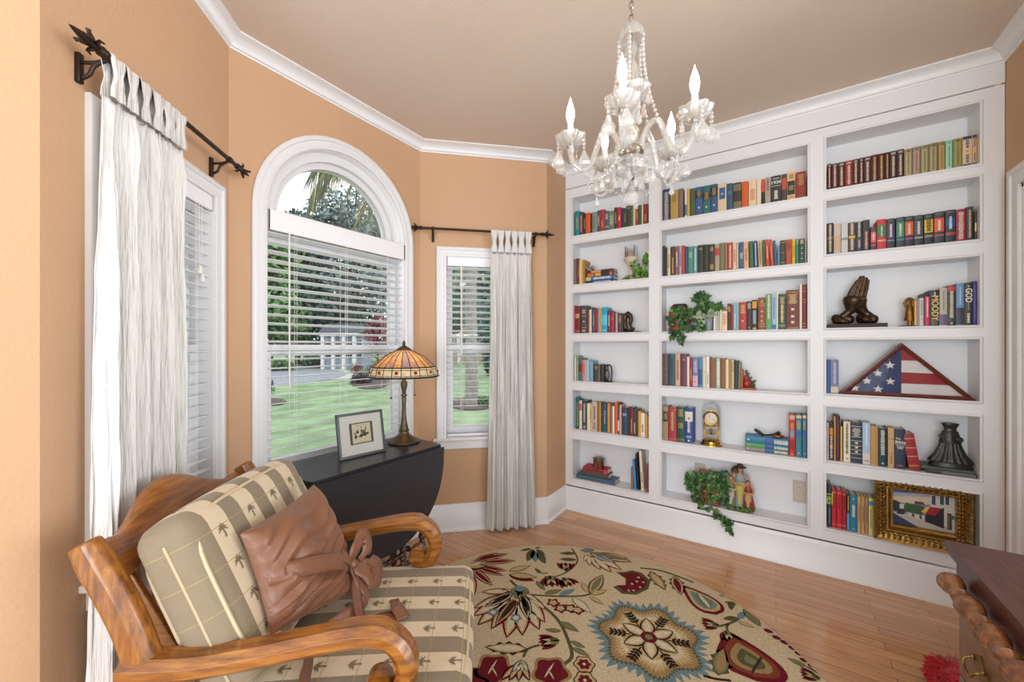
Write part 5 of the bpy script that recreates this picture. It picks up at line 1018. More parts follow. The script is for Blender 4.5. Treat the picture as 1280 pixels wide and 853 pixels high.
rleaf(c1(35, 145), c1(170, 140), .6, ['maroon', 'dark', 'gold'], 5); rleaf(c1(40, 140), c1(150, 120), .2, ['light'], 9)
for p in ((575, 365), (620, 400), (680, 400), (725, 410)): rdisc(c1(*p), .03, 'maroon', 2, 5, .2); rdisc(c1(*p), .018, 'gold', 3, 5, .2)
fan(c1(790, 55), [c1(*p) for p in ((765, 110), (800, 140), (865, 165), (935, 180), (1000, 165), (1060, 115), (1040, 90))], .34, 2, root=.2); rleaf(c1(800, 60), c1(960, 120), .35, ['dark', 'light', 'teal'], 5); rleaf(c1(800, 55), c1(1050, 105), .2, ['maroon', 'sage'], 5)
rleaf(c1(830, 40), c1(740, 45), .5, ['sage', 'teal'], 6)
# crescent
cr = [c1(*p) for p in ((960, 175), (1020, 215), (1020, 260), (940, 265), (1000, 310), (1090, 315), (1160, 280), (1175, 230), (1120, 180), (1060, 165), (1010, 175))]
rpoly(cr, 'olive', 2); cc = sum((Vector(p) for p in cr), Vector((0, 0)))/len(cr); rpoly([cc+(p-cc)*.82 for p in cr], 'maroon', 3)
for p in ((1070, 290), (1110, 270), (1130, 240), (1100, 210), (1060, 250), (1040, 290), (1090, 235)): rdisc(c1(*p), .006, 'light', 4, n=8)
# bottom-left flower and small blossoms
rleaf(c1(420, 650), c1(150, 640), .36, ['dark', 'gold', 'light'], 2, teeth=1); rstroke([c1(390, 700), c1(420, 650), c1(490, 625)], .006, 'olive', 1)
for a_ in ((210, 770), (560, 790)): rdisc(c1(*a_), .075, 'tan', 2, 5, .12); rdisc(c1(*a_), .062, 'maroon', 3, 5, .12); rleaf(c1(a_[0]-40, a_[1]+40), c1(a_[0]+20, a_[1]-55), .1, ['light'], 4); rleaf(c1(a_[0]+20, a_[1]+50), c1(a_[0]-20, a_[1]-20), .1, ['light'], 4)
rdisc(c1(120, 840), .06, 'maroon', 2, 5, .15)
for x in (320, 350, 385, 420): rleaf(c1(380, 720), c1(x, 800), .4, ['olive', 'teal', 'light'], 5)
fan(c1(375, 730), [c1(*p) for p in ((250, 845), (300, 850), (360, 853), (430, 850))], .4, 3, ('dark', 'maroon', 'gold'))
for p in ((765, 745), (770, 845)): rdisc(c1(*p), .042, 'dark', 2, 6, .1); rdisc(c1(*p), .037, 'gold', 3, 6, .1); rdisc(c1(*p), .025, 'maroon', 4, 6, .15); rdisc(c1(*p), .006, 'light', 5, n=8)
# right half
paisley(c2(470, 440), c2(310, 250), .62, ['maroon', 'gold', 'teal', 'sage', 'gold'], 2); rleaf(c2(440, 410), c2(350, 300), .22, ['olive', 'light'], 8)
paisley(c2(720, 850), c2(640, 565), .95, ['maroon', 'rust', 'tan', 'olive', 'sage', 'gold'], 2); rstroke([c2(690, 800), c2(720, 750), c2(750, 705)], .004, 'dark', 9)
for b_, t_, cs, te in (((60, 170), (160, 290), ['olive', 'tan', 'gold'], 1), ((210, 200), (255, 320), ['olive', 'gold', 'maroon'], 1), ((480, 815), (520, 640), ['olive', 'sage', 'tan'], 1), ((610, 460), (510, 465), ['olive'], 0), ((610, 465), (640, 420), ['teal'], 0), ((600, 480), (710, 520), ['olive', 'gold'], 0), ((640, 400), (745, 515), ['olive', 'sage'], 0), ((560, 360), (520, 365), ['olive'], 0), ((560, 360), (560, 410), ['olive'], 0), ((560, 355), (595, 385), ['olive'], 0), ((490, 310), (520, 335), ['teal'], 0), ((1030, 760), (905, 705), ['olive', 'sage'], 0)):
    rleaf(c2(*b_), c2(*t_), .42, cs, 2, teeth=te)
rstroke([c2(0, 150), c2(120, 165), c2(230, 200), c2(330, 240)], .007, 'olive', 1); rstroke([c2(490, 510), c2(560, 490), c2(610, 462)], .006, 'olive', 1); rstroke([c2(545, 545), c2(535, 520), c2(545, 495)], .005, 'olive', 1)
rtulip(c2(480, 505), c2(375, 490), .6); rtulip(c2(530, 545), c2(570, 610), .8); rtulip(c2(1100, 830), c2(980, 790), .6); rstroke([c2(1030, 760), c2(1100, 800), c2(1150, 850)], .006, 'olive', 1)
rstroke([c2(390, 815), c2(470, 835), c2(560, 845)], .006, 'dark', 1)
for x, y in ((790, 530), (840, 570), (890, 600), (940, 635), (980, 670), (1010, 710), (1060, 745)): rleaf(c2(x-30, y), c2(x+35, y+20), .7, ['maroon'], 2)
# the part under the chair and table, and the near edge, carries the same flowers
rr = random.Random(9)
for a, r_ in ((150, .75), (175, .55), (200, .8), (215, .5), (235, .78), (255, .6), (130, .85)):
    c_ = Vector((r_*RR*math.cos(math.radians(a)), r_*RR*math.sin(math.radians(a))))
    if r_ > .7: fan(c_, [c_+Vector((.13*math.cos(k), .13*math.sin(k))) for k in [a+.7*i for i in range(9)]], .34, 2)
    else: rdisc(c_, .05, 'maroon', 2, 6, .15); rdisc(c_, .03, 'gold', 3, 6, .15)
    for k in range(3): e_ = rr.uniform(0, 6.3); v = Vector((math.cos(e_), math.sin(e_))); rleaf(c_+v*.14, c_+v*.24, .36, ['olive', 'sage'], 2)
def pile(k):
    return mat('rug_wool_'+k, RUGC[k], .95, bump=.7, bscale=260, var=.16, vscale=90, spec=.1)
o = rb.build('rug', [pile(k) for k in RK], None, 0, loc=RC); tag(o, 'round cream floral wool rug with a teal edged medallion on oak floor', 'rug')
# ---- armchair
def fabric(name, axis_line):
    m = bpy.data.materials.new(name); m.use_nodes = True; N = m.node_tree.nodes; L = m.node_tree.links; b = N['Principled BSDF']
    tc = N.new('ShaderNodeTexCoord'); sp = N.new('ShaderNodeSeparateXYZ'); L.new(tc.outputs['Object'], sp.inputs[0])
    def mth(op, a, v=None):
        n = N.new('ShaderNodeMath'); n.operation = op; L.new(a, n.inputs[0])
        if v is not None: n.inputs[1].default_value = v
        return n.outputs[0]
    sn = N.new('ShaderNodeSeparateXYZ'); L.new(tc.outputs['Normal'], sn.inputs[0]); ab = mth('GREATER_THAN', mth('ABSOLUTE', sn.outputs['Y']), .75)
    my = N.new('ShaderNodeMixRGB'); L.new(ab, my.inputs[0]); L.new(sp.outputs['Y'], my.inputs[1]); L.new(mth('ADD', mth('MULTIPLY', sp.outputs['X'], .3), -.255) if axis_line == 'Z' else sp.outputs['Z'], my.inputs[2])
    st = mth('GREATER_THAN', mth('FRACT', mth('ADD', mth('MULTIPLY', my.outputs[0], 1/.118), 9.84)), .52)
    ln = mth('LESS_THAN', mth('FRACT', mth('ADD', mth('MULTIPLY', sp.outputs[axis_line], 1/.088), 10.3)), .022)
    mp = N.new('ShaderNodeMapping'); mp.inputs['Scale'].default_value = (25, 420, 25); L.new(tc.outputs['Object'], mp.inputs['Vector'])
    nz = N.new('ShaderNodeTexNoise'); nz.inputs['Scale'].default_value = 1.; nz.inputs['Detail'].default_value = 4; L.new(mp.outputs['Vector'], nz.inputs['Vector'])
    rp_ = N.new('ShaderNodeValToRGB'); rp_.color_ramp.elements[0].color = (.72, .72, .72, 1); rp_.color_ramp.elements[1].color = (1.15, 1.15, 1.15, 1); L.new(nz.outputs['Fac'], rp_.inputs[0])
    m1 = N.new('ShaderNodeMixRGB'); m1.inputs[1].default_value = lin('d6c3a4'); m1.inputs[2].default_value = lin('8a7a62'); L.new(st, m1.inputs[0])
    m2 = N.new('ShaderNodeMixRGB'); m2.blend_type = 'MULTIPLY'; m2.inputs[0].default_value = .55; L.new(m1.outputs[0], m2.inputs[1]); L.new(rp_.outputs[0], m2.inputs[2])
    m3 = N.new('ShaderNodeMixRGB'); m3.inputs[2].default_value = lin('a3925f'); L.new(ln, m3.inputs[0]); L.new(m2.outputs[0], m3.inputs[1]); L.new(m3.outputs[0], b.inputs['Base Color'])
    b.inputs['Roughness'].default_value = .8; b.inputs['Sheen Weight'].default_value = .2
    bp = N.new('ShaderNodeBump'); bp.inputs['Strength'].default_value = .25; bp.inputs['Distance'].default_value = .002; L.new(nz.outputs['Fac'], bp.inputs['Height']); L.new(bp.outputs['Normal'], b.inputs['Normal'])
    return m
UD = Vector((.623, -.782, 0)).normalized(); VD = Vector((.782, .623, 0)).normalized()
CO = UD*-.45+VD*1.237; CRZ = math.atan2(UD.y, UD.x)
M_HONEY = wood('honey_wood', '46220a', '8b5216', 'b0752a', .3, (5, 40, 40), .4, 1.5); M_HONEYY = wood('honey_wood_crest', '46220a', '844c15', 'a86c26', .3, (40, 5, 40), .4, 1.5); M_HONEYZ = wood('honey_wood_post', '46220a', '8b5216', 'b0752a', .3, (40, 40, 5), .4, 1.5)
ch = thing('armchair', 'honey wood armchair with scrolled arms beside the curtained narrow window', 'armchair', CO, CRZ)
def rrect(w, h, r=.3):
    k = min(w, h)*r; return [(-w/2+k, -h/2), (w/2-k, -h/2), (w/2, -h/2+k), (w/2, h/2-k), (w/2-k, h/2), (-w/2+k, h/2), (-w/2, h/2-k), (-w/2, -h/2+k)]
HY_ = .29
for s in (-1, 1):
    y = s*HY_
    P = spline([(-.335, y, .585), (-.2, y, .580), (-.08, y, .592), (.06, y, .614), (.16, y, .628), (.22, y, .624), (.262, y, .594), (.280, y, .545), (.268, y, .497), (.235, y, .476), (.205, y, .488)], 5)
    n = len(P); sc_ = [1.1-.1*math.sin(PI*min(1, i/(n*.5))) if i < n*.5 else 1-.15*max(0, (i/n-.8))*5 for i in range(n)]
    arm = MB(); arm.sweep(P, rrect(.066, .050), scales=sc_, up=(0, 1, 0)) if False else arm.sweep(P, [(b_, a_) for a_, b_ in rrect(.066, .050)], scales=sc_, up=(0, 1, 0))
    arm.lathe([(0, -.034), (.026, -.034), (.030, -.028), (.030, .028), (.026, .034), (0, .034)], 18, M=Matrix.Translation((.213, y, .503)) @ Matrix.Rotation(PI/2, 4, 'X'))
    arm.build('armrest', M_HONEY, ch, 40, bevel=.006)
    b = MB(); b.sweep(spline([(.24, y, .49), (.255, y, .42), (.27, y, .34), (.30, y, .25)], 4), rrect(.05, .045), up=(0, 1, 0)); b.build('arm_support', M_HONEY, ch, 40, bevel=.004)
    P = spline([(-.425, y, .862), (-.402, y, .82), (-.35, y, .72), (-.31, y, .62), (-.28, y, .5), (-.265, y, .38), (-.275, y, .22), (-.33, y, .0)], 5); n = len(P)
    b = MB(); b.sweep(P, [(b_, a_) for a_, b_ in rrect(.052, .072)][::-1], scales=[.8+.2*min(1, i/6) for i in range(n)], up=(0, 1, 0)); b.build('back_post', M_HONEYZ, ch, 40, bevel=.006)
    b = MB(); b.tube(spline([(.31, y, .32), (.325, y, .2), (.30, y, .1), (.315, y, .012)], 4), [.032]*4+[.028]*4+[.024]*5, 10); b.build('leg', M_HONEY, ch, 40)
b = MB(); vs = []; NY = 40
for i in range(NY+1):
    t_ = -1+2*i/NY; y = t_*HY_; a = abs(t_); bump_ = .078*(.5+.5*math.cos(PI*min(1, a/.78)))+.010*math.exp(-((a-.82)/.07)**2)
    zt, zb = .838+bump_, .755+.028*(1-a*a); x = -.405-.035*(1-a*a)
    for dx, z in ((-.016, zb), (.016, zb), (.02, (zt+zb)/2), (.006, zt-.006), (-.006, zt), (-.026, zt-.008), (-.022, (zt+zb)/2)): vs.append((x+dx-(z-.84)*.45, y, z))
b.add(vs, [(i*7+k, i*7+(k+1) % 7, (i+1)*7+(k+1) % 7, (i+1)*7+k) for i in range(NY) for k in range(7)]+[tuple(range(7)), tuple(NY*7+k for k in range(7))]); b.build('crest_rail', M_HONEYY, ch, 50)
b = MB(); b.bar((-.29, -HY_, .52), (-.29, HY_, .52), .03, .06); b.build('lower_rail', M_HONEY, ch, bevel=.004)
for k in range(5): b = MB(); yy = -.2+.1*k; b.bar((-.295, yy, .54), (-.44, yy, .79), .03, .014, up=(0, 1, 0)); b.build('slat', M_HONEY, ch, bevel=.003)
b = MB(); b.box(-.28, .335, -.305, -.275, .265, .345); b.box(-.28, .335, .275, .305, .265, .345); b.box(.31, .34, -.305, .305, .265, .345); b.box(-.30, -.27, -.3, .3, .265, .345); b.build('seat_frame', M_HONEY, ch, bevel=.004)
b = MB(); b.box(-.28, .32, -.28, .28, .325, .342); b.build('seat_deck', mat('black_webbing', '221f1e', .8), ch, 0)
def world_of(p): return CO+UD*p[0]+VD*p[1]+Vector((0, 0, p[2]))
M_PALM = mat('woven_palm_motif', '7d6f55', .85)
PALM = [[(-.09, 0), (.07, 0), (.095, .2), (.06, .6), (-.05, .6), (-.02, .2)]]
for a, L_ in ((-88, .44), (-58, .46), (-28, .42), (2, .40), (32, .42), (62, .46), (92, .44)):
    a = math.radians(a); d_ = Vector((math.sin(a), math.cos(a))); n_ = Vector((d_.y, -d_.x)); sag = Vector((0, -1)); c_ = Vector((.0, .58)); pl = []
    for i in range(7): u = i/6; pl.append(c_+d_*L_*u+sag*.2*u*u*abs(math.sin(a))+n_*.075*math.sin(PI*u)*(1 if i % 2 else .6))
    for i in range(5, 0, -1): u = i/6; pl.append(c_+d_*L_*u+sag*.2*u*u*abs(math.sin(a))-n_*.075*math.sin(PI*u)*(1 if i % 2 else .6))
    PALM.append([(p.x, p.y) for p in pl])
def palms(b, spots, size, fn, m):
    for (u, v) in spots:
        for pl in PALM: b.prism([(u+x*size, v+(y-.45)*size) for x, y in pl], lambda a, c, d: fn(a, c), 0, None, m)
FB, FS = fabric('striped_palm_fabric_back', 'Z'), fabric('striped_palm_fabric_seat', 'X')
TH, WD, HT = .145, .545, .44; tilt = math.radians(-24)
vs, fs = rbox(TH, WD, HT, .045, 14, (.014, .004, .012)); b = MB(); b.add(vs, fs)
bands = [k*.118+.118*.26-.118*.04 for k in range(-3, 3)]
gx = lambda y, z: TH/2+.014*max(0, 1-(y/(WD/2))**2)*max(0, 1-(z/(HT/2))**2)+.0012
bandc = [((n+.42)*.118) for n in range(-3, 3) if abs((n+.42)*.118) < WD/2-.03]
palms(b, [(y, z) for k, y in enumerate(bandc) for z in (-.135, -.045, .045, .135)], .040, lambda a, c: (gx(a, c), a, c), 1)
gz = lambda x, y: HT/2+.012*max(0, 1-(y/(WD/2))**2)*max(0, 1-(x/(TH/2))**2)+.0012
palms(b, [(y, 0.0) for y in bandc], .038, lambda a, c: (-c, a, gz(-c, a)), 1)
bc_ = b.build('back_cushion', [FB, M_PALM], None, 50, loc=world_of((-.212, 0, .678))); bc_.rotation_euler = (0, tilt, CRZ)
tag(bc_, 'thick striped back cushion with palm trees leaning in the armchair', 'cushion')
def pipe(sx):
    P = []
    for i in range(48):
        a = 2*PI*i/48; cy, cz = math.cos(a), math.sin(a); e_ = 5; r_ = (abs(cy)**e_+abs(cz)**e_)**(-1/e_); P.append((sx*(TH/2-.010), cy*r_*(WD/2-.0145), cz*r_*(HT/2-.0125)))
    return P
for s in (-1, 1): MB().tube(pipe(s), .0045, 6, closed=True).build('piping', mat('cream_piping', 'cdb998', .8), bc_)
MB().tube([(.01, -WD/2-.002, -HT/2+.04), (.012, -WD/2-.003, 0), (.01, -WD/2-.002, HT/2-.05)], .004, 6).build('zipper', mat('zip_tape', 'b8a888', .7), bc_)
SX, SY, SZ = .70, .60, .115
vs, fs = rbox(SX, SY, SZ, .035, 14, (.006, .006, .014)); b = MB(); b.add(vs, fs)
gs = lambda x, y: SZ/2+.014*max(0, 1-(x/(SX/2))**2)*max(0, 1-(y/(SY/2))**2)+.0012
palms(b, [(y, -x) for y in [((n+.42)*.118) for n in range(-3, 3) if abs((n+.42)*.118) < SY/2-.02] for x in (-.3, -.212, -.124, -.036, .052, .14, .228, .31)], .038, lambda a, c: (-c, a, gs(-c, a)), 1)
b.prism
sc2 = b.build('seat_cushion', [FS, M_PALM], None, 50, loc=world_of((.075, 0, .405))); sc2.rotation_euler = (0, 0, CRZ)
tag(sc2, 'striped palm tree seat cushion lying flat on the armchair', 'cushion')
def pipe2(sz):
    P = []
    for i in range(48):
        a = 2*PI*i/48; cy, cz = math.cos(a), math.sin(a); e_ = 6; r_ = (abs(cy)**e_+abs(cz)**e_)**(-1/e_); P.append((cz*r_*(SX/2-.008), cy*r_*(SY/2-.008), sz*(SZ/2-.010)))
    return P
for s in (-1, 1): MB().tube(pipe2(s), .004, 6, closed=True).build('piping', mat('cream_piping', 'cdb998', .8), sc2)
# ---- throw pillow with a bow
M_SATIN = mat('copper_satin', '7d5036', .42, 0, bump=.5, bscale=22, spec=.6, **{'Sheen Weight': .08}); M_SATIN2 = mat('copper_satin_dark', '6a3f28', .45, bump=.3, bscale=30)
TLp, TRp, BRp, BLp = at_depth(298, 668, 1.0), at_depth(391, 606, 1.31), at_depth(449, 742, 1.30), at_depth(336, 796, .98)
PCn = (TLp+TRp+BRp+BLp)/4; nrm = ((TRp-BLp).cross(TLp-BRp)).normalized()
if nrm.dot(Vector((0, 0, CH))-PCn) < 0: nrm = -nrm
tp = thing('throw_pillow', 'copper brown satin pillow tied with a bow against the striped cushion', 'pillow', PCn)
def pil(u, v, side):
    """u,v in -1..1"""
    uu = u*(1-.10*(1-u*u)*0-.07*(v*v < 2)*(1-v*v)*abs(u)**3*.9); vv = v*(1-.07*(1-u*u)*abs(v)**3*.9)
    a, c = (uu+1)/2, (1-vv)/2
    p = (TLp*(1-a)+TRp*a)*(1-c)+(BLp*(1-a)+BRp*a)*c
    e = max(0, (1-u**4)*(1-v**4)); h = .068*e**.55
    if side > 0:
        dg = .44*u-.9*v
        h += .007*e**.5*math.sin(7*u+4*v+2.5*math.sin(3.1*v+1))*(1 if dg < .05 else .35)+.004*e**.5*math.sin(19*v-7*u+2*math.sin(5*u))
        h -= .014*math.exp(-((u-.66)**2+(v+.5)**2)/.06)
        if dg > .02: h += .010*e**.6*((((dg-.02)*6.2) % 1)-.5)
    else: h *= .35
    return p-PCn+nrm*(h*side+.004)
N_ = 84; b = MB()
for side in (1, -1):
    vs = [pil(-1+2*i/N_, -1+2*j/N_, side) for j in range(N_+1) for i in range(N_+1)]
    b.add(vs, [(j*(N_+1)+i, j*(N_+1)+i+1, (j+1)*(N_+1)+i+1, (j+1)*(N_+1)+i) for j in range(N_) for i in range(N_)])
b.build('pillow_cover', M_SATIN, tp, 60)
def ribbon(path, w, name, m=None, wdir=None, th=.0025, ws=None):
    P = spline(path, 6); wd = (Vector(wdir) if wdir else nrm); b = MB(); vs = []
    for i, p in enumerate(P):
        t_ = (P[min(i+1, len(P)-1)]-P[max(i-1, 0)]).normalized(); s = t_.cross(wd); s = s.normalized() if s.length > 1e-4 else Vector((0, 0, 1)); k = (ws[min(len(ws)-1, int(i/max(1, len(P)-1)*(len(ws)-1)+.5))] if ws else 1)*w/2
        for f in (-1, -.4, .3, 1): vs.append(p+s*f*k+t_.cross(s)*(.0025*math.cos(f*5+i)))
    b.add(vs, [(i*4+q, i*4+q+1, (i+1)*4+q+1, (i+1)*4+q) for i in range(len(P)-1) for q in range(3)]); return b.build(name, m or M_SATIN, tp, 60, solid=th)
S_ = lambda u, v, d=.006: pil(u, v, 1)+nrm*d
kn = S_(.68, -.46, .016)
sash = ribbon([S_(-.97, .02, .004), S_(-.6, -.06), S_(-.1, -.2), S_(.35, -.34), S_(.68, -.46), S_(.97, -.62, .004)], .045, 'sash')
up_ = (TLp-BLp).normalized(); rt_ = (TRp-TLp).normalized()
b = MB(); b.ell(kn, (.018, .020, .016), 12); b.build('knot', M_SATIN, tp)
ribbon([kn, kn+rt_*.01+up_*.035+nrm*.02, kn+rt_*.055+up_*.05+nrm*.03, kn+rt_*.06+up_*.015+nrm*.035, kn+rt_*.02-up_*.005+nrm*.015], .040, 'bow_loop', ws=[.5, 1, 1.2, 1, .5])
ribbon([kn, kn-up_*.04+rt_*.02+nrm*.022, kn-up_*.085+rt_*.045+nrm*.03, kn-up_*.06+rt_*.075+nrm*.03, kn-up_*.02+rt_*.03+nrm*.018], .05, 'bow_loop', ws=[.5, 1.1, 1.3, 1.1, .5])
ribbon([kn, kn+up_*.02-rt_*.02+nrm*.012, kn+up_*.055-rt_*.045+nrm*.008], .028, 'ribbon_end', ws=[.6, 1, 1])
tz = lambda px, py, z: on_floor(px, py, z)-PCn
seatz = .405+SZ/2+.016
ribbon([kn-nrm*.004, kn-up_*.05-rt_*.012+nrm*.012, kn-up_*.11-rt_*.02+nrm*.018, tz(394, 800, seatz+.022), tz(384, 838, seatz+.012), tz(378, 870, seatz+.004)], .034, 'ribbon_tail', ws=[.7, 1, 1, 1.1, 1.2, 1.2])
ribbon([kn+rt_*.01, tz(452, 772, seatz+.02), tz(480, 769, seatz+.008), tz(503, 774, seatz+.01)], .03, 'ribbon_tail', M_SATIN2, wdir=(0, 0, 1), ws=[.6, .9, 1, 1.2])
ribbon([tz(505, 773, seatz+.011), tz(497, 760, seatz+.018), tz(492, 750, seatz+.012)], .036, 'ribbon_end', wdir=(0, 0, 1), ws=[1.2, 1, .8])
# ---- drop-leaf table
M_BLK = mat('black_painted_wood', '25242a', .32, var=.12, vscale=30, bump=.06, bscale=80, **{'Coat Weight': .25, 'Coat Roughness': .25})
M_DKW = wood('dark_turned_wood', '2a1810', '4a2c1c', '6a4028', .35, (22, 22, 4), .3)
TX, TY, TZ = 1.255, 1.757, .74; TA, TW = .392, .18     # half length, half width of the fixed middle
dt = thing('drop_leaf_table', 'black drop leaf table with turned brown legs below the arched window', 'table', (TX, TY, 0))
OA, OB = TA*1.06, .62          # the whole oval when both leaves are up
ex = lambda y: OA*math.sqrt(max(0, 1-(y/OB)**2))
def slab(pts, z0, z1, name, par, m=M_BLK):
    b = MB(); b.prism(pts, lambda a, c, d: (a, c, d), z1, z0); return b.build(name, m, par, 30, bevel=.006)
ysn = [-TW+2*TW*i/10 for i in range(11)]
slab([(ex(y)-.024, y) for y in ysn]+[(-ex(y)+.024, y) for y in ysn[::-1]], TZ-.022, TZ, 'table_top', dt)
for s in (-1, 1):
    pts = []; LD = .445
    for i in range(25):
        a = PI*i/24; u = -math.cos(a); pts.append((u*(ex(TW)-.024), -LD*abs(math.sin(a))**.8))
    b = MB(); yy = s*(TW+.004); b.prism(pts, lambda a, c, d: (a, d, c), yy, yy+s*.019)
    b.build('drop_leaf', M_BLK, dt, 30, loc=(0, 0, TZ-.012), bevel=.004)
b = MB(); b.box(-.30, .30, -.145, -.125, .60, TZ-.022); b.box(-.30, .30, .125, .145, .60, TZ-.022); b.box(-.31, -.285, -.145, .145, .60, TZ-.022); b.box(.285, .31, -.145, .145, .60, TZ-.022); b.build('apron', M_DKW, dt, bevel=.003)
def spool(z0, z1, r):
    """spool turned profile"""
    n = max(3, int((z1-z0)/(r*2.3))); p = [(r*.8, z0)]
    for k in range(n):
        a, e = z0+(z1-z0)*k/n, z0+(z1-z0)*(k+1)/n; h = e-a
        p += [(r*.62, a+h*.08), (r*.9, a+h*.2), (r, a+h*.42), (r*.9, a+h*.64), (r*.62, a+h*.74), (r*.8, a+h*.84)]
    return p+[(r*.8, z1)]
def axis_M(p, q):
    d = Vector(q)-Vector(p); return Matrix.Translation(p) @ d.to_track_quat('Z', 'X').to_matrix().to_4x4(), d.length
def turned(p, q, r, name, par, m):
    M, L_ = axis_M(p, q); return MB().lathe(spool(0, L_, r), 14, M=M).build(name, m, par, 50)
for sx in (-1, 1):
    for sy in (-1, 1):
        b = MB(); b.box(sx*.285-.02, sx*.285+.02, sy*.12-.02, sy*.12+.02, .56, .62); b.box(sx*.285-.019, sx*.285+.019, sy*.12-.019, sy*.12+.019, .10, .17)
        b.lathe(spool(.17, .56, .021), 14, M=Matrix.Translation((sx*.285, sy*.12, 0))); b.lathe([(.012, .0), (.022, .02), (.024, .05), (.016, .08), (.02, .10)], 14, M=Matrix.Translation((sx*.285, sy*.12, 0))); b.build('leg', M_DKW, dt, 50)
for sy in (-1, 1): turned((-.27, sy*.12, .135), (.27, sy*.12, .135), .017, 'stretcher', dt, M_DKW)
for sx in (-1, 1): turned((sx*.285, -.105, .135), (sx*.285, .105, .135), .017, 'stretcher', dt, M_DKW)
for sx, sy in ((-.12, -1), (.12, -1), (.1, 1), (-.1, 1)):
    turned((sx, sy*.155, .04), (sx, sy*.155, .60), .019, 'gate_leg', dt, M_DKW)
for sy in (-1, 1): turned((-.13, sy*.155, .22), (.13, sy*.155, .22), .015, 'gate_rail', dt, M_DKW)
# ---- stained glass lamp
LP = on_floor(505, 553, TZ); LP = Vector((LP.x, LP.y, TZ+.0005)); lp = thing('table_lamp', 'stained glass lamp with bronze stem standing on the black table', 'lamp', LP)
M_LB = mat('antique_lamp_bronze', '5a4c34', .38, .8, bump=.3, bscale=70, var=.3, vscale=30)
k_ = (LP.dot(FW))/FPX; zf = lambda py: (553-py)*k_
MB().lathe([(.086, 0), (.090, .004), (.090, .009), (.084, .013), (.075, .016), (.055, .028), (.036, .042), (.027, .055), (.026, .064), (.031, .069), (.026, .075)], 60, mod=lambda a, r, z: r*(1+.03*abs(math.cos(10*a))*(r > .03))).build('base', M_LB, lp)
MB().lathe([(.026, .072), (.024, .085), (.016, .12), (.0125, .16), (.011, .21), (.0135, .255), (.011, .262), (.017, .268), (.017, .274), (.011, .28), (.0125, .30), (.019, .33), (.019, .345), (.010, .36), (.008, .42), (.008, zf(440))], 20).build('stem', M_LB, lp)
zb_, zm_, zt_ = zf(471.5), zf(458.5), zf(437.5); R2, R1, R0s = .197, .182, .038
def lglass(name, col, tr=.75):
    if name in MATS: return MATS[name]
    m = bpy.data.materials.new(name); m.use_nodes = True; MATS[name] = m; N = m.node_tree.nodes; L = m.node_tree.links; b = N['Principled BSDF']; o = [n for n in N if n.type == 'OUTPUT_MATERIAL'][0]
    b.inputs['Base Color'].default_value = lin(col); b.inputs['Roughness'].default_value = .12
    t = N.new('ShaderNodeBsdfTranslucent'); t.inputs[0].default_value = lin(col); mx = N.new('ShaderNodeMixShader'); mx.inputs[0].default_value = tr
    nz = N.new('ShaderNodeTexNoise'); nz.inputs['Scale'].default_value = 25; rp_ = N.new('ShaderNodeValToRGB'); c = lin(col); rp_.color_ramp.elements[0].position = .3; rp_.color_ramp.elements[1].position = .75
    rp_.color_ramp.elements[0].color = tuple(x*.7 for x in c[:3])+(1,); rp_.color_ramp.elements[1].color = tuple(min(1, x*1.3+.03) for x in c[:3])+(1,)
    L.new(nz.outputs['Fac'], rp_.inputs[0]); L.new(rp_.outputs[0], t.inputs[0]); L.new(rp_.outputs[0], b.inputs['Base Color'])
    L.new(b.outputs[0], mx.inputs[1]); L.new(t.outputs[0], mx.inputs[2]); L.new(mx.outputs[0], o.inputs[0]); return m
SG = [lglass('amber_glass', 'd8a870'), lglass('rose_glass', 'bd948a'), lglass('violet_glass', 'a4929c'), lglass('ruby_jewel', 'c01818'), lglass('ivory_glass', 'd8cfb8')]
NPn = 24; sh = MB(); ld = MB(); ang = lambda i: 2*PI*i/NPn
V3 = lambda r, a, z: Vector((r*math.cos(a), r*math.sin(a), z))
for i in range(NPn):
    a, e = ang(i), ang(i+1); m_ = (0, 1, 0, 2, 1, 0)[i % 6]
    for (ra, za, rb_, zb2, mm) in ((R0s, zt_, (R0s+R1)/2, (zt_+zm_)/2+.010, m_), ((R0s+R1)/2, (zt_+zm_)/2+.010, R1, zm_, m_), (R1, zm_, R2, zb_+.008, 4)):
        sh.add([V3(ra, a, za), V3(ra, e, za), V3(rb_, e, zb2), V3(rb_, a, zb2)], [(0, 1, 2, 3)], mm)
    ld.tube([V3(R0s, a, zt_), V3((R0s+R1)/2, a, (zt_+zm_)/2+.010), V3(R1, a, zm_), V3(R2, a, zb_+.006)], .0022, 5)
sh.build('shade', SG, lp, 0)
b = MB()
for r_, z_, t_ in ((R1, zm_, .0035), (R2, zb_+.006, .005), (R0s, zt_, .004), (R1+.006, zm_-.012, .0018), (R2-.004, zb_+.016, .0018)): ld.tube([V3(r_, ang(i*.5), z_) for i in range(48)], t_, 6, closed=True)
ld.build('leading', mat('lamp_leading', '2f2a26', .5, .6), lp)
b = MB()
for i in range(NPn):
    am = ang(i+.5); c_ = V3((R1+R2)/2+.003, am, (zm_+zb_+.008)/2); Rj = Matrix.Rotation(am, 3, 'Z')
    if i % 2 == 0: b.ell(c_, (.005, .0095, .0095), 10, R=Rj)
jw = b.build('jewels', SG[3], lp)
MB().lathe([(R0s+.004, zt_-.004), (R0s+.002, zt_+.004), (.025, zt_+.014), (.012, zt_+.022), (.006, zt_+.026), (.010, zt_+.032), (.008, zt_+.042), (.003, zt_+.052), (0, zt_+.056)], 20, mod=lambda a, r, z: r*(1+.05*abs(math.cos(6*a))*(r > .02))).build('finial', M_LB, lp)
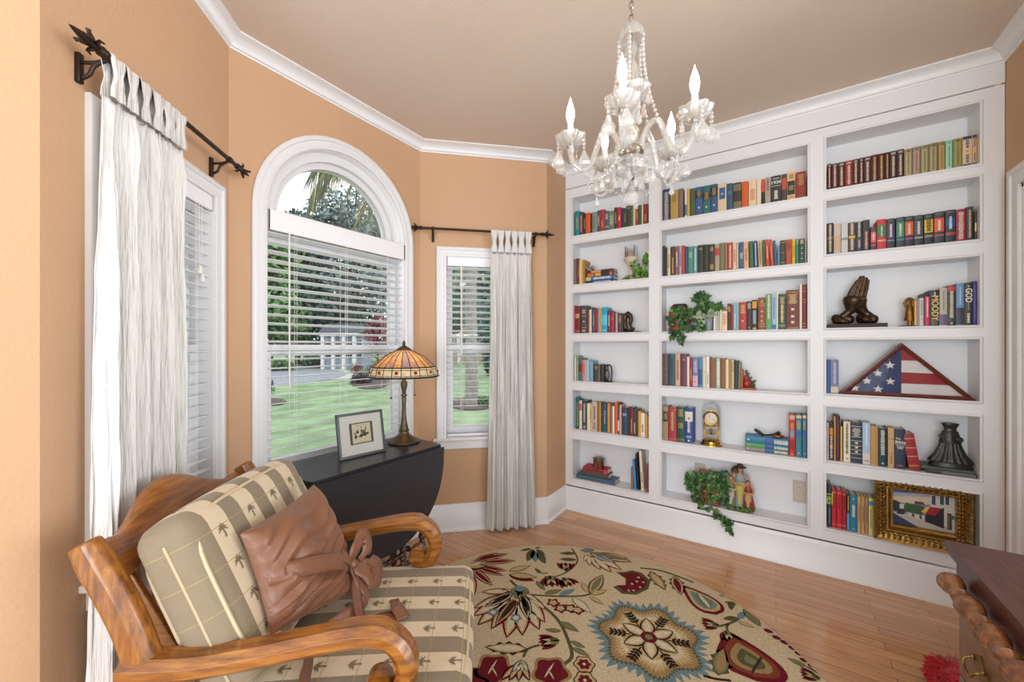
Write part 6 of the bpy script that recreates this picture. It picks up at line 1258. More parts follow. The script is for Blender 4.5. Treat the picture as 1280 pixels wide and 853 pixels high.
MB().lathe([(.01, zb_+.01), (.024, zb_+.03), (.03, zb_+.055), (.02, zb_+.085), (.01, zb_+.095)], 14, M=Matrix.Translation((.04, 0, 0))).build('bulb', lglass('warm_bulb', 'ffe0a8'), lp)
LAMP_BULB = LP+Vector((-.02, -.03, zb_+.055))
for s_, zl in ((-.075, 523-6), (.062, 519-6)):
    p = Vector((s_*RT.x, s_*RT.y, 0))*1.0; zz_ = zf(zl-20); b = MB(); b.tube([p+Vector((0, 0, zb_+.03)), p+Vector((0, 0, zz_))], .0012, 5); b.ell(p+Vector((0, 0, zz_-.005)), (.0065, .0065, .0065), 10); b.build('pull_chain', M_LB, lp)
# ---- framed print on the table
FL, FR = on_floor(425, 577, TZ), on_floor(483, 564, TZ); w_ = (FR-FL).length; fz = math.atan2((FR-FL).y, (FR-FL).x); h_ = .222
fp = thing('picture_frame', 'small grey framed ink print leaning back on the black table', 'picture frame', (FL+FR)/2+Vector((0, 0, .001)), fz)
tlt = math.radians(11); Mt = Matrix.Rotation(-tlt, 4, 'X')
b = MB(); fw_ = .013
for x0, x1, z0_, z1_ in ((-w_/2, w_/2, 0, fw_), (-w_/2, w_/2, h_-fw_, h_), (-w_/2, -w_/2+fw_, fw_, h_-fw_), (w_/2-fw_, w_/2, fw_, h_-fw_)): b.box(x0, x1, 0, .018, z0_, z1_, 0, Mt)
b.build('frame', mat('pewter_frame', '4e4f54', .35, .5), fp, bevel=.002)
b = MB(); b.box(-w_/2+fw_, w_/2-fw_, .006, .012, fw_, h_-fw_, 0, Mt); b.build('mat_board', mat('cream_mat', (.66, .63, .56), .8), fp, 0)
prt = [mat('print_border', '4a3c30', .7), mat('print_paper', 'd0c2a2', .8), mat('print_ink', '3a362e', .8), mat('print_ink_grey', '6a6456', .8)]
b = MB(); cx_, cz_ = .0, h_*.52; pw_, ph_ = w_*.50, h_*.48; Q = lambda y: (lambda a, c, d: Mt @ Vector((cx_+a, y, cz_+c)))
R4 = lambda w, h: [(-w/2, -h/2), (w/2, -h/2), (w/2, h/2), (-w/2, h/2)]
b.prism(R4(pw_, ph_), Q(.0055), 0, None, 0); b.prism(R4(pw_*.80, ph_*.9), Q(.005), 0, None, 1)
def el(x, y, rx, ry, m, n=10, rot=0): b.prism([(x+rx*math.cos(2*PI*i/n)*math.cos(rot)-ry*math.sin(2*PI*i/n)*math.sin(rot), y+rx*math.cos(2*PI*i/n)*math.sin(rot)+ry*math.sin(2*PI*i/n)*math.cos(rot)) for i in range(n)], Q(.0044-.0002*(m == 2)), 0, None, m)
for x, y, rx, ry, m, ro in ((-.032, -.016, .006, .009, 2, 0), (-.034, -.002, .003, .006, 3, .3), (-.038, .003, .005, .002, 2, -.3), (-.022, .006, .007, .006, 2, 0), (-.022, .015, .003, .005, 3, 0), (-.012, -.017, .004, .005, 3, 0), (-.003, -.013, .008, .008, 2, 0), (.006, .002, .011, .006, 3, -.5), (.004, .012, .010, .003, 2, -.25), (.016, -.008, .011, .009, 2, 0), (.013, .004, .006, .006, 3, .6), (.022, .018, .0025, .014, 2, -.25), (.031, -.006, .006, .005, 2, 0), (.036, -.003, .003, .003, 3, 0)): el(x, y, rx*1.15, ry*1.15, m, rot=ro)
for k in range(14): el(-.03+.0042*k+(.006 if k > 10 else 0), ph_*.36, .0014, .0016, 3, 6)
for k in range(7): el(-.01+.003*k, -ph_*.39, .001, .0012, 3, 6)
b.build('print', prt, fp, 0)
b = MB(); b.add([Mt @ Vector((x, .0025, z)) for x, z in ((-w_/2+fw_, fw_), (w_/2-fw_, fw_), (w_/2-fw_, h_-fw_), (-w_/2+fw_, h_-fw_))], [(0, 1, 2, 3)]); b.build('glass', pane_glass('picture_glass', gl=.03), fp, 0, solid=.0015)
b = MB(); b.bar(Mt @ Vector((0, .018, h_*.7)), (0, .018+h_*.42, .003), .04, .004, up=(1, 0, 0)); b.build('easel_back', mat('easel_card', '2a2826', .8), fp)
# ---- curtain rods and curtains
M_CUR = mat('crinkled_white_satin', (.70, .675, .645), .42, bump=.8, bscale=1.0, stretch=(140, 140, 10), **{'Sheen Weight': .25})
M_CUR.node_tree.nodes['Principled BSDF'].inputs['Subsurface Weight'].default_value = 0
def local(M, px, py, yo):
    Mi = M.inverted(); n = (M.to_3x3() @ Vector((0, 1, 0))); p = on_plane(px, py, M @ Vector((0, yo, 0)), n); return Mi @ p
def rod(M, s0, s1, z, yo, brs, label):
    t = thing('curtain_rod', label, 'curtain rod', group='bronze curtain rods with leaf finials'); t.matrix_world = M
    MB().tube([(s0, yo, z), (s1, yo, z)], .0085, 12).build('rod', M_IRON, t)
    for s, sg in ((s0, -1), (s1, 1)):
        Mx = Matrix.Translation((s, yo, z)) @ Matrix.Rotation(sg*PI/2, 4, 'Y'); b = MB()
        b.lathe([(.0085, -.012), (.013, -.01), (.013, -.004), (.010, 0), (.014, .005), (.011, .012), (.007, .018), (.009, .026), (.0135, .042), (.010, .06), (.004, .085), (0, .095)], 14, M=Mx)
        for k in range(4):
            a = k*PI/2+PI/4*0; d = Vector((math.cos(a), math.sin(a), 0))
            b.tube([Mx @ (d*.006+Vector((0, 0, .018))), Mx @ (d*.018+Vector((0, 0, .036))), Mx @ (d*.028+Vector((0, 0, .044))), Mx @ (d*.031+Vector((0, 0, .034)))], [.004, .0055, .004, .002], 7)
        b.build('finial', M_IRON, t, 50)
    for s in brs:
        b = MB(); b.tube(spline([(s, yo, z-.004), (s, yo*.6, z-.016), (s, -.012, z-.02)], 4), .005, 8); b.tube(spline([(s, yo, z-.004), (s, yo*.55, z-.026), (s, -.03, z-.05), (s, -.012, z-.062)], 4), .0055, 8)
        b.box(s-.008, s+.008, -.012, 0, z-.075, z+.004); b.tube([(s-.01, yo, z), (s+.01, yo, z)], .0125, 12); b.build('bracket', M_IRON, t, 40, bevel=.002)
    return t
YO = -.075; RZc = 2.095
def curtain(M, sA, sB, zr, ztop, yo, label, seed, flare=(.02, .03), ntab=6, zbot=.012, hidden=None):
    """tab-top curtain; sA/sB its edges at the top"""
    t = thing('curtain', label, 'curtain', group=None); t.matrix_world = M; rr = random.Random(seed); W = sB-sA
    NU, NV = 260, 110; b = MB(); vs = []; ph = [rr.uniform(0, 6) for _ in range(8)]
    for j in range(NV+1):
        v = j/NV; z = ztop+(zbot-ztop)*v
        for i in range(NU+1):
            u = i/NU; fl = v**1.6
            s = sA-flare[0]*fl+(W+(flare[0]+flare[1])*fl)*u
            a = .007+.006*min(1, v*4)+.006*v
            y = a*math.sin(2*PI*ntab*u+ph[0]+.5*math.sin(2.2*v+ph[1]))+.5*a*math.sin(2*PI*(ntab*1.7)*u+ph[2]+1.3*v)+.25*a*math.sin(2*PI*ntab*4.3*u+ph[3]+2*math.sin(5*v))
            y += .0030*math.sin(2*PI*23*u+2.2*math.sin(6*v+ph[4])+ph[5])*min(1, v*5)+.0018*math.sin(2*PI*41*u+3*math.sin(9*v+ph[2])+5*u*v)*min(1, v*5)+.0011*math.sin(55*v+11*math.sin(17*u)+ph[4])*math.sin(2*PI*19*u+ph[0])
            y += .012*math.exp(-((v-.06)/.05)**2)*math.sin(2*PI*3*u+ph[6])
            zz_ = z+(.006*math.sin(2*PI*3.3*u+ph[7]) if j == NV else 0)+(.010*(math.cos(2*PI*ntab*u)-1)*(1-min(1, v*12)))
            vs.append((s, yo+y-.006*fl, zz_))
    b.add(vs, [(j*(NU+1)+i, j*(NU+1)+i+1, (j+1)*(NU+1)+i+1, (j+1)*(NU+1)+i) for j in range(NV) for i in range(NU)]); b.build('panel', M_CUR, t, 70, solid=.0016)
    for k in range(ntab):
        sc_ = sA+W*(k+.5)/ntab; tw = W/ntab*.52; b = MB(); vs = []; NT = 22; kc = rr.uniform(.4, .6)
        loop_ = [(yo-.0135, ztop-.01), (yo-.0125, ztop+(zr-ztop)*.5), (yo-.0125, zr)]+[(yo+.0125*-math.cos(a), zr+.0125*math.sin(a)) for a in (PI/4, PI/2, 3*PI/4)]+[(yo+.0125, zr), (yo+.012, ztop+(zr-ztop)*.5), (yo+.012, ztop-.01)]
        P = spline([Vector((0, y, z)) for y, z in loop_], 4)
        for i, p in enumerate(P):
            f = (p.z-ztop)/(zr-ztop); w = tw*(1-.45*math.exp(-((f-kc)/.28)**2))
            for q in range(6): x = -1+2*q/5; vs.append((sc_+x*w, p.y+.004*math.cos(5*x+k)*(1 if p.y < yo else -1), p.z))
        b.add(vs, [(i*6+q, i*6+q+1, (i+1)*6+q+1, (i+1)*6+q) for i in range(len(P)-1) for q in range(5)]); b.build('tab', M_CUR, t, 70, solid=.0016)
    return t
lC = lambda px, py: local(MC, px, py, YO); lA = lambda px, py: local(MA, px, py, YO)
print('RODS', [tuple(round(c, 3) for c in f(*p)) for f, p in ((lC, (540, 289)), (lC, (640, 291)), (lC, (613, 313)), (lC, (665, 313)), (lC, (605, 668)), (lC, (672, 660)), (lC, (520, 287)), (lC, (686, 292)), (lA, (130, 62)), (lA, (228, 150)), (lA, (300, 205)), (lA, (80, 25)), (lA, (314, 217)), (lA, (150, 145)), (lA, (225, 175)), (lA, (95, 853)), (lA, (233, 600)), (lA, (88, 65)), (lA, (285, 205)))])
zC = lC(640, 291).z; zA = lA(228, 150).z
rod(MC, lC(526, 287).x, lC(678, 291).x, zC, YO, (lC(541, 289).x, lC(670, 291).x), 'dark bronze curtain rod with leaf finials above the window by the bookcase')
rod(MA, lA(128, 62).x, lA(298, 204).x, zA, YO, (lA(136, 68).x, lA(287, 195).x), 'dark bronze curtain rod with leaf finials above the window behind the armchair')
curtain(MC, lC(613.5, 313).x, lC(664, 313).x, zC, lC(640, 315).z, YO, 'white crinkled satin tab curtain hanging between lamp and bookcase', 3, (.03, .035))
curtain(MA, lA(132, 150).x, lA(227, 175).x, zA, zA-.098, YO, 'white crinkled satin tab curtain hanging behind the armchair', 8, (.045, .02))
# ---- desk, its chair, the red shaggy cushion
M_CHERRY = wood('dark_cherry', '2c1510', '48241a', '5e3024', .42, (6, 26, 26), .08)
M_WAL = wood('walnut_drawer', '4a2f20', '6a4630', '80583c', .35, (6, 26, 26), .3)
DZt = .75; dk = thing('desk', 'dark cherry desk with moulded top and brass drawer pull at the door wall', 'desk', (1.05, YF+.29, 0))
dx1, dy = 1.606-1.05, -.393-(YF+.29)
top = [(-.55, -.262), (dx1, -.262), (dx1, dy), (.205, dy), (.165, dy-.05), (-.25, dy-.05), (-.29, dy), (-.55, dy)]
b = MB(); b.prism(top, lambda a, c, d: (a, c, d), DZt, DZt-.016)
b.build('desk_top', M_CHERRY, dk, 30, bevel=.006)
ctr = Vector((0, -.02)); ins = lambda k: [((p[0]-0)*(1-k/.5), (p[1]-ctr.y)*(1-k/.25)+ctr.y) for p in top]
b = MB(); b.prism(ins(.008), lambda a, c, d: (a, c, d), DZt-.016, DZt-.034); b.build('top_moulding', mat('black_gloss_edge', '241614', .3), dk, 30, bevel=.005)
px0, px1, py1 = .215, dx1-.035, dy-.03
b = MB(); b.box(px0, px1, -.25, py1, .05, DZt-.034); b.build('pedestal', M_CHERRY, dk, bevel=.004)
b = MB(); b.box(-.53, -.30, -.25, py1, .05, DZt-.034); b.build('pedestal', M_CHERRY, dk, bevel=.004)
b = MB(); b.box(-.30, px0, -.2, py1-.06, .60, DZt-.034); b.build('centre_drawer', M_CHERRY, dk, bevel=.004)
for x0, x1 in ((px0, px1), (-.53, -.30)):
    for z0_, z1_ in ((.42, .62), (.24, .41), (.07, .23)):
        d_ = MB().box(x0+.012, x1-.012, py1, py1+.012, z0_, z1_).build('drawer_front', M_WAL, dk, bevel=.004)
        cx_, cz_ = (x0+x1)/2, (z0_+z1_)/2; b = MB(); yb = py1+.012
        pl = []
        for i in range(24): a = 2*PI*i/24; r_ = 1+.18*math.cos(4*a)+.12*math.cos(8*a); pl.append((cx_+.042*r_*math.cos(a), cz_+.024*r_*math.sin(a)))
        b.prism(pl, lambda a, c, d: (a, d, c), yb+.003, yb)
        b.tube(spline([(cx_-.03, yb+.004, cz_+.008), (cx_-.03, yb+.02, cz_), (cx_-.018, yb+.024, cz_-.016), (cx_+.018, yb+.024, cz_-.016), (cx_+.03, yb+.02, cz_), (cx_+.03, yb+.004, cz_+.008)], 4), .0035, 8)
        for s in (-1, 1): b.ell((cx_+s*.03, yb+.006, cz_+.008), (.007, .005, .007), 8)
        b.build('drawer_pull', mat('antique_brass_pull', '8a7040', .35, .9, bump=.4, bscale=120), d_)
    b = MB(); b.box(x0-.006, x1+.006, -.255, py1+.008, 0, .055); b.build('plinth', M_CHERRY, dk, bevel=.008)
b = MB()
for i in range(5): b.ell((.185+.006*i, dy-.075+.004*i, .69-.022*i), (.014, .012, .014), 10)
b.build('carved_bracket', M_CHERRY, dk)
M_SPIN = wood('oiled_walnut', '4a2a16', '7a4a28', 'a06a3c', .25, (20, 20, 4), .5)
cA, cB = on_floor(1183, 722, .80), on_floor(1297, 872, .80); cB = cA+(cB-cA).normalized()*.46; cA.z = cB.z = .80
mid = (cA+cB)/2; cw = (cA-cB).length; crz = math.atan2((cA-cB).y, (cA-cB).x)
dc = thing('desk_chair', 'walnut chair with bead turned top rail pushed in front of the desk', 'chair', (mid.x, mid.y, 0), crz)
prof = []; n = 5
for k in range(n):
    a, L_ = cw*k/n, cw/n; prof += [(.010, a+L_*.02), (.014, a+L_*.08), (.0165, a+L_*.14), (.0115, a+L_*.2), (.0125, a+L_*.3), (.0155, a+L_*.48), (.0205, a+L_*.62), (.019, a+L_*.70), (.0215, a+L_*.76), (.0165, a+L_*.84), (.011, a+L_*.92)]
prof.append((.010, cw))
MB().lathe(prof, 18, M=Matrix.Translation((-cw/2, 0, .80)) @ Matrix.Rotation(PI/2, 4, 'Y')).build('turned_rail', M_SPIN, dc, 60)
pts = [(-cw/2-.03+.03*math.cos(a), .035*math.sin(a)) for a in [PI/2+PI*i/8 for i in range(9)]]+[(cw/2+.03-.03*math.cos(a), -.035*math.sin(a)) for a in [PI/2+PI*i/8 for i in range(9)]]
pts = [(-cw/2-.012+.035*math.cos(PI/2+PI*i/10), .036*math.sin(PI/2+PI*i/10)) for i in range(11)]+[(cw/2+.0+.035*math.cos(-PI/2+PI*i/10), .036*math.sin(-PI/2+PI*i/10)) for i in range(11)]
MB().prism(pts, lambda a, c, d: (a, d, .81+c), -.024, -.04).build('crest_board', M_CHERRY, dc, 30, bevel=.004)
sp_ = [(.03, .775), (.045, .72), (.03, .66), (.055, .58), (.06, .54), (.03, .47), (.045, .44)]
MB().prism([(-x-.02, z) for x, z in sp_]+[(x-.02, z) for x, z in sp_[::-1]], lambda a, c, d: (a, d, c), -.026, -.04).build('back_splat', M_SPIN, dc, 30, bevel=.003)
for s in (-1, 1):
    for yy, nm_ in ((-.06, 'rear_leg'), (-.30, 'front_leg')): MB().lathe([(.014, 0), (.018, .1), (.014, .2), (.02, .3), (.016, .43)], 14, M=Matrix.Translation((s*(cw/2-.06), yy, 0))).build('leg', M_SPIN, dc)
b = MB()
b.prism([(-cw/2+.0, -.02), (cw/2-.0, -.02), (cw/2, -.33), (-cw/2, -.33)], lambda a, c, d: (a, c, d), .455, .43); b.build('seat', M_SPIN, dc, bevel=.008)
# red shaggy floor cushion beyond the desk
rc = on_floor(1172, 822, .05); vs, fs = rbox(.26, .22, .10, .045, 16, (.01, .01, .02)); b = MB(); rr = random.Random(2)
b.add(vs, fs); nf = len(vs)
for i, v in enumerate(vs):
    for k in range(5):
        d_ = Vector(v).normalized(); p = Vector(v)+Vector((rr.gauss(0, .008), rr.gauss(0, .008), rr.gauss(0, .008))); e_ = p+d_*rr.uniform(.008, .016)+Vector((rr.gauss(0, .006), rr.gauss(0, .006), rr.gauss(0, .006)-.003)); s_ = d_.orthogonal().normalized()*.004
        b.add([p-s_, p+s_, e_], [(0, 1, 2)])
RCX = Vector((2.05, -.605, .063))
o = b.build('shag_cushion', mat('red_shag', 'b0101c', .85, var=.35, vscale=40, **{'Sheen Weight': .4}), None, 60, loc=RCX); tag(o, 'red shaggy cushion on the floor beyond the desk', 'cushion')
# ================================================================ crystal chandelier
def crystal(name, fac=.5, white=.85):
    m = bpy.data.materials.new(name); m.use_nodes = True; N = m.node_tree.nodes; L = m.node_tree.links; b = N['Principled BSDF']; o = [n for n in N if n.type == 'OUTPUT_MATERIAL'][0]
    b.inputs['Base Color'].default_value = (white, white*.97, white*.93, 1); b.inputs['Roughness'].default_value = .06; b.inputs['IOR'].default_value = 1.6
    g = N.new('ShaderNodeBsdfGlass'); g.inputs['IOR'].default_value = 1.5; g.inputs['Roughness'].default_value = .02
    t = N.new('ShaderNodeBsdfTransparent'); m1 = N.new('ShaderNodeMixShader'); m1.inputs[0].default_value = .45; m2 = N.new('ShaderNodeMixShader'); m2.inputs[0].default_value = fac
    L.new(g.outputs[0], m1.inputs[1]); L.new(t.outputs[0], m1.inputs[2]); L.new(m1.outputs[0], m2.inputs[1]); L.new(b.outputs[0], m2.inputs[2]); L.new(m2.outputs[0], o.inputs[0]); return m
M_CRY = crystal('cut_crystal', .2, .97); M_CRA = crystal('moulded_crystal_arm', .2, .97)
M_CHROME = mat('nickel_plate', 'b0aaa0', .22, 1.)
M_SLEEVE = mat('white_candle_sleeve', (.82, .80, .76), .4)
m = bpy.data.materials.new('lit_flame_bulb'); m.use_nodes = True; N = m.node_tree.nodes; e = N.new('ShaderNodeEmission'); e.inputs[0].default_value = (1, .82, .56, 1); e.inputs[1].default_value = 18.; m.node_tree.links.new(e.outputs[0], N['Material Output'].inputs[0]); M_BULB = m
CHc = FW*1.352+RT*.410; CZ = 1.80
cd_ = thing('chandelier', 'crystal chandelier with five lit candle bulbs hanging from the taupe ceiling', 'chandelier', (CHc.x, CHc.y, CZ))
Z = lambda z: z-CZ
hd = lambda a: FW*math.cos(math.radians(a))+RT*math.sin(math.radians(a))
# chain and ceiling canopy
b = MB(); zc = 2.415; k = 0
while zc < CEIL-.03:
    ax = Vector((1, 0, 0)) if k % 2 else Vector((0, 1, 0)); P = [Vector((0, 0, Z(zc+.011)))+ax*.0075*math.cos(2*PI*i/12)+Vector((0, 0, .0145*math.sin(2*PI*i/12))) for i in range(12)]
    b.tube(P, .0017, 6, closed=True); zc += .0225; k += 1
b.build('chain', M_CHROME, cd_)
MB().lathe([(0, Z(CEIL-.045)), (.006, Z(CEIL-.045)), (.012, Z(CEIL-.036)), (.045, Z(CEIL-.02)), (.055, Z(CEIL-.004)), (.055, Z(CEIL))], 24).build('ceiling_canopy', M_CHROME, cd_)
scal = lambda n, a_: (lambda a, r, z: r*(1+a_*math.cos(n*a)))
MB().lathe([(.004, Z(2.412)), (.008, Z(2.410)), (.026, Z(2.400)), (.040, Z(2.378)), (.045, Z(2.345)), (.042, Z(2.345)), (.036, Z(2.376)), (.022, Z(2.394)), (.006, Z(2.40))], 56, mod=scal(8, .05)).build('top_bowl', M_CRY, cd_)
b = MB(); b.tube([(0, 0, Z(1.84)), (0, 0, Z(2.412))], .004, 8); b.build('rod', M_CHROME, cd_)
MB().lathe([(.006, Z(2.345)), (.014, Z(2.335)), (.020, Z(2.315)), (.013, Z(2.295)), (.010, Z(2.285)), (.017, Z(2.27)), (.027, Z(2.235)), (.024, Z(2.195)), (.013, Z(2.165)), (.010, Z(2.155))], 16, mod=scal(8, .06)).build('upper_baluster', M_CRY, cd_)
MB().lathe([(.010, Z(2.155)), (.028, Z(2.150)), (.055, Z(2.162)), (.062, Z(2.175)), (.064, Z(2.175)), (.056, Z(2.156)), (.03, Z(2.143)), (.010, Z(2.145))], 56, mod=scal(8, .06)).build('middle_dish', M_CRY, cd_)
MB().lathe([(.010, Z(2.145)), (.022, Z(2.13)), (.030, Z(2.105)), (.022, Z(2.075)), (.013, Z(2.06)), (.018, Z(2.05)), (.026, Z(2.03)), (.022, Z(2.0)), (.014, Z(1.985))], 16, mod=scal(8, .06)).build('lower_baluster', M_CRY, cd_)
MB().lathe([(.014, Z(1.985)), (.034, Z(1.98)), (.042, Z(1.968)), (.042, Z(1.955)), (.034, Z(1.945)), (.03, Z(1.94))], 24).build('hub', M_CHROME, cd_)
MB().lathe([(.028, Z(1.945)), (.05, Z(1.938)), (.060, Z(1.918)), (.050, Z(1.896)), (.024, Z(1.884)), (.010, Z(1.880)), (.006, Z(1.87))], 32, mod=scal(10, .05)).build('bottom_bowl', M_CRY, cd_)
MB().lathe([(.0, Z(1.885)), (.012, Z(1.880)), (.012, Z(1.872)), (.005, Z(1.866)), (0, Z(1.862))], 14).build('bottom_cap', M_CHROME, cd_)
def faceted(b, c, r, sx=1., n=8):
    """faceted bead"""
    pr = [(0, -1), (.55, -.82), (.95, -.3), (.95, .3), (.55, .82), (0, 1)]
    b.lathe([(a*r*sx, z*r) for a, z in pr], n, M=Matrix.Translation(c))
def drop(b, top, L_, w):
    """cut pear drop hanging below top"""
    pr = [(0, 0), (.10, -.06), (.22, -.3), (.42, -.55), (.5, -.72), (.42, -.88), (.2, -.97), (0, -1)]
    b.lathe([(r*w, z*L_) for r, z in pr], 8, M=Matrix.Translation(top) @ Matrix.Diagonal((.75, 1, 1, 1)))
b = MB(); faceted(b, Vector((0, 0, Z(1.858))), .009); faceted(b, Vector((0, 0, Z(1.842))), .011); faceted(b, Vector((0, 0, Z(1.807))), .026, 1., 12); b.build('bottom_ball', M_CRY, cd_, 0)
ANG = [-84, -12, 60, 132, 204]; BULBS = []; rr = random.Random(4)
for ai, A in enumerate(ANG):
    d = hd(A); R_c = .207; zb = 2.005
    P = lambda r, z: d*r+Vector((0, 0, Z(z)))
    arm = MB(); arm.tube(spline([P(.034, 1.962), P(.045, 2.005), P(.068, 2.04), (P(.095, 2.038)), P(.115, 1.99), P(.135, 1.935), P(.165, 1.912), P(.195, 1.935), P(R_c, 1.978), P(R_c, 2.0)], 6), .010, 10)
    arm = arm.build('arm', M_CRA, cd_)
    c = P(R_c, zb); Mb = Matrix.Translation(c)
    MB().lathe([(.008, -.012), (.018, -.004), (.036, .002), (.048, .016), (.050, .024), (.052, .024), (.047, .010), (.034, -.006), (.016, -.012)], 64, M=Mb, mod=lambda a, r, z: r*(1+.07*math.cos(8*a)*(r > .03))).build('bobeche', M_CRY, arm)
    MB().lathe([(.011, -.016), (.013, -.008), (.011, 0), (.010, .006)], 14, M=Mb).build('nozzle', M_CHROME, arm)
    MB().lathe([(.0105, 0), (.0108, .066), (.0095, .07), (0, .07)], 16, M=Mb).build('candle_sleeve', M_SLEEVE, arm)
    MB().lathe([(.006, .069), (.009, .074), (.0135, .092), (.0145, .104), (.012, .122), (.0065, .14), (.0025, .152), (.001, .160), (0, .162)], 16, M=Mb).build('bulb', M_BULB, arm)
    BULBS.append(tuple(Vector((CHc.x, CHc.y, CZ))+c+Vector((0, 0, .1))))
    tg = Vector((-d.y, d.x, 0))
    for k in range(5):
        e = 2*PI*k/5+.4; o = d*math.cos(e)*.047+tg*math.sin(e)*.047; q = MB(); t_ = c+o+Vector((0, 0, .012))
        faceted(q, t_-Vector((0, 0, .008)), .0055); faceted(q, t_-Vector((0, 0, .02)), .0065)
        if k % 2 == 0: faceted(q, t_-Vector((0, 0, .034)), .0055); drop(q, t_-Vector((0, 0, .040)), .062, .046)
        else: drop(q, t_-Vector((0, 0, .028)), .044, .016)
        q.build('prism_drop', M_CRY, arm, 0)
    # hanging chain of beads between neighbouring arms, and one from the top bowl
    d2 = hd(ANG[(ai+1) % 5]); p0 = d*.165+Vector((0, 0, Z(1.915))); p1 = d2*.165+Vector((0, 0, Z(1.915))); q = MB(); n = 16
    for i in range(n+1):
        u = i/n; p = p0.lerp(p1, u)-Vector((0, 0, .055*4*u*(1-u)+.006)); faceted(q, p, .0052 if i % 4 else .0068, 1., 6)
    drop(q, p0.lerp(p1, .5)-Vector((0, 0, .068)), .036, .018); q.build('bead_swag', M_CRY, cd_, 0)
    q = MB(); n = 21; p0 = d*.042+Vector((0, 0, Z(2.35))); p1 = d*.118+Vector((0, 0, Z(1.99)))
    for i in range(n+1):
        u = i/n; p = p0.lerp(p1, u)-d*.022*4*u*(1-u); faceted(q, p, .0092-.0026*u, .8, 7)
    q.build('bead_strand', M_CRY, cd_, 0)
    q = MB(); dm = hd(A+36)
    for k, (r, z, L_, w) in enumerate(((.055, 1.905, .05, .018), (.03, 1.89, .045, .016))):
        t_ = (dm if k else d)*r+Vector((0, 0, Z(z))); faceted(q, t_-Vector((0, 0, .006)), .0055); drop(q, t_-Vector((0, 0, .013)), L_, w)
    q.build('prism_drop', M_CRY, cd_, 0)
    q = MB(); faceted(q, d*.06+Vector((0, 0, Z(2.16))), .006); drop(q, d*.06+Vector((0, 0, Z(2.153))), .05, .02); q.build('prism_drop', M_CRY, cd_, 0)
# ================================================================ outside the bay windows
GZ = -.55
def gpt(px, py, z=GZ): return on_floor(px, py, z)
def dpt(px, d, z=GZ): p = at_depth(px, HY, d); return Vector((p.x, p.y, z))
M_LAWN = mat('lawn', (.25, .35, .20), .95, bump=.8, bscale=14, var=.35, vscale=1.3, spec=.1)
c = dpt(430, 40); b = MB()
g = 26; vs = [(AB.x-6+ (i/g)**1.8*420-60*(1-i/g), 2.35+(j/g)**2.4*420, GZ) for j in range(g+1) for i in range(g+1)]
b.add(vs, [(j*(g+1)+i, j*(g+1)+i+1, (j+1)*(g+1)+i+1, (j+1)*(g+1)+i) for j in range(g) for i in range(g)])
b.box(-36, AB.x-.2, -3, 2.35, GZ-.1, GZ) if False else None
struct(b.build('lawn', M_LAWN, smooth=0), 'green front lawn outside the bay windows', 'lawn')
M_ROAD = mat('asphalt', (.30, .31, .36), .8, bump=.4, bscale=30, var=.12, vscale=2); M_CONC = mat('concrete_kerb', (.52, .51, .48), .85, var=.1)
def flat(name, pts, m, dz, lab, cat):
    b = MB(); b.prism([(p.x, p.y) for p in pts], lambda a, c_, d: (a, c_, d), GZ+dz, GZ-.02); return struct(b.build(name, m, smooth=0), lab, cat)
road = [gpt(x, y) for x, y in ((240, 494), (333, 483.5), (385, 478), (415, 474.5), (430, 470), (433, 467.5), (428, 465), (410, 462.5), (370, 461), (333, 461), (240, 463))]
flat('road', road, M_ROAD, .02, 'grey road curving past the lawn', 'road')
flat('driveway', [gpt(x, y) for x, y in ((405, 461.5), (430, 462.5), (446, 469), (447, 473), (416, 475.4), (431, 470.3), (434, 467.5), (428, 464.3))], M_CONC, .03, 'pale concrete apron at the end of the road', 'driveway')
M_MULCH = mat('bark_mulch', (.10, .075, .07), .95, bump=1., bscale=25, var=.4, vscale=6)
def bed(cx, cy, rx, ry, lab):
    c_ = gpt(cx, cy); u = (gpt(cx+rx, cy)-c_); v = (gpt(cx, cy-ry)-c_)
    flat('mulch_bed', [c_+u*math.cos(a*PI/9)*(1+.1*math.cos(3*a))+v*math.sin(a*PI/9) for a in range(18)], M_MULCH, .04, lab, 'mulch bed')
bed(343, 503, 14, 4, 'dark mulch patch in the lawn'); bed(462, 477, 24, 7, 'dark mulch bed under the purple shrubs'); bed(590, 505, 30, 7, 'mulch ring round the pale palm trunk')
TG = {k: [mat('tree_%s_%d' % (k, i), c_, .7, spec=.2, **{'Subsurface Weight': 0}) for i, c_ in enumerate(cs)] for k, cs in dict(dark=('56746a', '728e80', '445f58'), mid=('648a58', '86a868', '4a6a4a'), blue=('869a98', 'a3b1b0', '687c7c'), pink=('a85a70', '8a4458', '5a5a40'), purple=('4a3a4c', '5e4a5a', '352a38'), palm=('747c62', 'b0ac70', '5c6a5c')).items()}  # blue and dark leaf sets are paled bluish, haze mixed into the colour
M_BARK = mat('tree_bark', '54463a', .9, bump=1., bscale=20, var=.3); M_PALMT = mat('palm_bark', '8a8580', .9, bump=1., bscale=14, var=.3)
def canopy(b, c_, r, n, size, rr, w=(5, 3, 4)):
    for _ in range(n):
        while True:
            v = Vector((rr.uniform(-1, 1), rr.uniform(-1, 1), rr.uniform(-1, 1)))
            if .15 < v.length < 1: break
        v = v.normalized()*v.length**.45
        p = Vector(c_)+Vector((v.x*r[0], v.y*r[1], v.z*r[2])); nn = (v+Vector((rr.gauss(0, .6), rr.gauss(0, .6), rr.gauss(.2, .6)))).normalized(); a = nn.orthogonal().normalized(); a = Matrix.Rotation(rr.uniform(0, 6.3), 3, nn) @ a; e = nn.cross(a); s = size*rr.uniform(.6, 1.3)
        b.add([p-a*s, p-e*s*.45, p+a*s, p+e*s*.45], [(0, 1, 2, 3)], rr.choices((0, 1, 2), w)[0])
